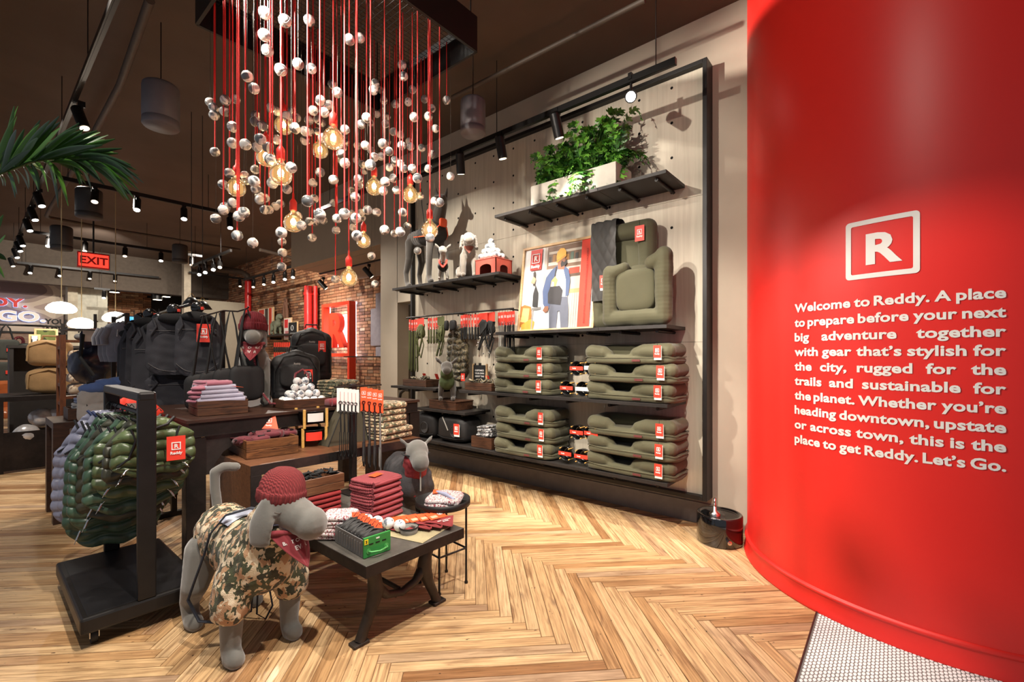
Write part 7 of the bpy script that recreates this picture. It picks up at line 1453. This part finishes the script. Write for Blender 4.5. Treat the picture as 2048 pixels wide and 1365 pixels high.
for k in range(3):
    e = E('dog_hoodie', ('front grey dog hoodie with a kangaroo pocket', 'middle grey dog hoodie behind the front one', 'rear grey dog hoodie on the small rack')[k], 'hoodie', (gy(246-9*k, 655, Yh-.26+.14*k).x, Yh-.26+.14*k, hq.z-.01), -.35, 'grey dog hoodies')
    def fn(u, v):
        a = 2*PI*u; ww = .19*(.45+.55*min(1, v/.22)**.6)*(1-.15*max(0, v-.8)/.2); x = math.copysign(abs(math.cos(a))**.7, math.cos(a))*ww; return (x, math.sin(a)*.05+.01*math.sin(x*20)*v, -.55*v)
    O('body', B().grid(fn, 36, 20), M_HOOD, e); O('pocket', B().sph((.02, -.055, -.32), (.11, .012, .11), 16, 8, sq=.4), M_HOOD, e); O('hood', B().sph((0, -.03, -.03), (.10, .05, .07), 16, 10), M_HOOD, e); O('cord', B().tube([(-.05, -.06, -.08), (-.055, -.07, -.18)], .005, 5), M_PAPER, e); hanger(e, .08, .05, M_BLACK); e.scale = (.66,)*3
    for sx in (-1, 1): O('sleeve', B().tube([(sx*.15, 0, -.06), (sx*.21, -.02, -.20), (sx*.20, -.03, -.30)], [.055, .05, .045], 10), M_HOOD, e)
# low nesting tables with blue garments in the middle distance
e, q = box_table(178, 0, 5.7, .52, .6, .86, 'small dark wooden table behind the puffer vest rack', M_WALD, False); mq = q
cr = crate('wooden_crate', 'dark crate of blue garments on the small wooden table', (q.x+.05, 5.65, .862), .42, .3, .10, M_TRAY, 0, 1)
M_BLUE = mat('blue_fleece', (70, 92, 140), .9, sheen=.4, var=.2); M_GRYF = mat('grey_fleece', (160, 154, 148), .95, sheen=.4, var=.1)
for k in range(4): o = O('folded_fleece', folded(.34-.03*k, .24, .045, 110+k, 2, .012), (M_GRYF, M_BLUE)[k % 2], None, (q.x+.05+.01*k, 5.65, .95+k*.04), (0, .05*k, .12*k)); tag(o, ('lowest grey', 'lower blue', 'upper grey', 'topmost blue')[k]+' folded fleece in the crate on the small wooden table', 'fleece', 'folded fleeces on the small table')
for k, (px, py) in enumerate(((186, 768), (210, 760), (236, 756))):
    Yf = 5.33; q = gy(px, py, Yf); e = E('fleece_vest', ('left blue and grey fleece vest hanging behind the puffer rack', 'middle blue and grey fleece vest behind the puffer rack', 'right blue and grey fleece vest behind the puffer rack')[k], 'dog vest', q, -.2, 'blue and grey fleece vests')
    O('body', puffer(.20, .36, .07, 2, .5, k, 1, .2, 36, 30), M_GRYF, e); O('yoke', B().sph((0, -.0, -.04), (.10, .05, .05), 18, 10, nz=.01), M_BLUE, e); O('hook', B().tube([(0, 0, 0), (0, 0, .05), (.02, 0, .07)], .003, 4), M_FR, e)
ra3, rb3 = gy(176, 750, 5.33), gy(250, 750, 5.33); vr = E('garment_rail', 'dark rail carrying the blue and grey fleece vests', 'rail', (ra3.x, 5.33, .86)); O('bar', B().cyl((0, 0, .34), (rb3.x-ra3.x, 0, .32), .009, n=8), M_RK, vr)
for xx in (0, rb3.x-ra3.x): O('upright', B().box((xx, .0, .17-.43), (.022, .022, 1.20)), M_RK, vr)
for k, (px, py) in enumerate(((262, 795), (285, 800))): q = gy(px, py, 4.1+.1*k); e = E('safety_vest', ('left orange-red vest with a grey stripe just beyond the puffer rack', 'right orange-red vest with a grey stripe just beyond the puffer rack')[k], 'dog vest', q, -.1, 'orange vests'); O('body', puffer(.24, .26, .06, 1, .4, k, 1, .3, 32, 20), mat('vest_orange', (236, 62, 40), .6), e); O('stripe', B().box((0, -.036, -.11), (.05, .004, .14)), mat('stripe_grey', (150, 146, 140), .4), e); O('hook', B().tube([(0, 0, 0), (0, 0, .06), (.02, 0, .08)], .003, 4), M_FR, e)
# ================================================================ PALM at the left edge
M_PALM = NT('palm_leaf'); M_PALM.b.inputs['Roughness'].default_value = .35; _o = M_PALM.add('ShaderNodeObjectInfo'); _t = M_PALM.add('ShaderNodeTexCoord'); _n = M_PALM.noise(30, 2, _t.outputs['Object'])
_r = M_PALM.ramp(_o.outputs['Random'], [(0, (22, 52, 14)), (.6, (44, 84, 22)), (1, (84, 130, 36))]); M_PALM.link(_r, M_PALM.b.inputs['Base Color']); M_PALM.b.inputs['Transmission Weight'].default_value = 0; M_PALM.b.inputs['Subsurface Weight'].default_value = .0; M_PALM = M_PALM.m
pm_ = E('palm', 'potted palm whose arching frond reaches in from the left edge', 'plant', (-.55, 1.55, 0)); po_ = Vector(pm_.location)
O('pot', B().lathe([(0, 0), (.15, 0), (.2, .35), (.19, .36), (.17, .33), (0, .33)], 28), M_CONC, pm_); O('trunk', B().tube([(0, 0, .3), (.02, 0, .9), (.0, .02, 1.5), (.03, .03, 1.9)], [.05, .04, .035, .03], 10), M_WALD, pm_)
def frond(rach, leaves, w=.0085):
    pts = [gd(x, y, d)-po_ for x, y, d in rach]; b = B().tube([Vector((.03, .03, 1.9))]+pts, [.012, .009]+[.0055]*(len(pts)-2)+[.002], 6); O('stalk', b, M_PALM, pm_)
    for (bx_, by_, bd, tx, ty, td, dr_) in leaves:
        p0 = gd(bx_, by_, bd)-po_; p3 = gd(tx, ty, td)-po_; L = (p3-p0).length; ax = (p3-p0).normalized(); up = Vector((0, 0, 1)); mid = p0.lerp(p3, .5)+up*dr_*L; n = 8; side = ax.cross((Vector((S_, C_, .35)))).normalized(); vs = []
        for i in range(n+1):
            s = i/n; c = p0*(1-s)**2+mid*2*s*(1-s)+p3*s*s; ww = w*(math.sin(min(1, s*2.2+.15)*PI/2) if s < .4 else 1)*(1-max(0, (s-.55)/.45)**1.5*.85); f_ = Vector((S_, C_, 0))*ww*.5
            vs += [c-side*ww+f_, c, c+side*ww+f_]
        fs = []
        for i in range(n):
            for j in (0, 1): k = i*3+j; fs.append((k, k+1, k+4, k+3))
        O('leaflet', B()._a(vs, fs, True), M_PALM, pm_)
D = 1.35
rach = [(-120, 400, D), (0, 346, D), (60, 324, D+.02), (110, 316, D+.05), (160, 318, D+.1), (200, 326, D+.15)]
LV = [(-20, 352, -20, 206, .05), (0, 345, 28, 212, .08), (-10, 350, 33, 233, .1), (10, 342, 48, 258, .1), (20, 340, 80, 240, .1), (30, 335, 75, 276, .12), (35, 334, 118, 232, .06), (45, 330, 120, 255, .1), (60, 326, 158, 246, .05), (60, 325, 165, 262, .08), (80, 320, 176, 266, .08), (85, 320, 200, 272, .06), (95, 318, 216, 270, .05), (100, 318, 230, 278, .05), (110, 317, 244, 297, .05), (120, 316, 232, 300, .05),
 (130, 317, 262, 330, .10), (140, 317, 272, 340, .10), (150, 318, 277, 352, .12), (160, 318, 270, 360, .13), (165, 319, 278, 382, .15), (170, 320, 268, 398, .15), (175, 320, 258, 402, .14), (178, 322, 250, 400, .12), (150, 320, 200, 360, .12), (150, 320, 182, 378, .15), (130, 320, 164, 368, .15), (110, 322, 166, 350, .16), (100, 324, 136, 412, .22), (95, 322, 110, 372, .12), (70, 326, 96, 384, .15), (60, 328, 94, 352, .12), (50, 330, 76, 380, .12), (30, 336, 56, 378, .12), (15, 342, 30, 396, .10), (0, 348, 10, 372, .1), (-20, 354, -10, 400, .1), (-30, 356, 20, 290, .1), (0, 346, 60, 300, .1), (40, 332, 130, 282, .08), (70, 322, 190, 292, .07), (90, 318, 205, 290, .05), (20, 338, 100, 262, .08), (55, 326, 146, 272, .08), (5, 344, 52, 276, .09)]
RP = random.Random(11)
LV += [(a-8, b_+1, c+RP.uniform(-22, 10), d_+RP.uniform(-12, 14), e_+.03) for a, b_, c, d_, e_ in LV]
frond(rach, [(a, b_, D+.06*max(0, a)/160, c, d_, D+RP.uniform(-.12, .22), e_) for a, b_, c, d_, e_ in LV])
frond([(-160, 560, 1.2), (-60, 520, 1.2), (-10, 500, 1.2)], [(-40, 510, 1.2, 6, 430, 1.2, .1), (-20, 505, 1.2, 10, 470, 1.25, .1), (-20, 505, 1.2, 12, 520, 1.22, .1), (-30, 510, 1.2, 8, 556, 1.2, .1), (-50, 515, 1.2, -4, 400, 1.2, .1)])
bpy.data.scenes.remove(TMP)
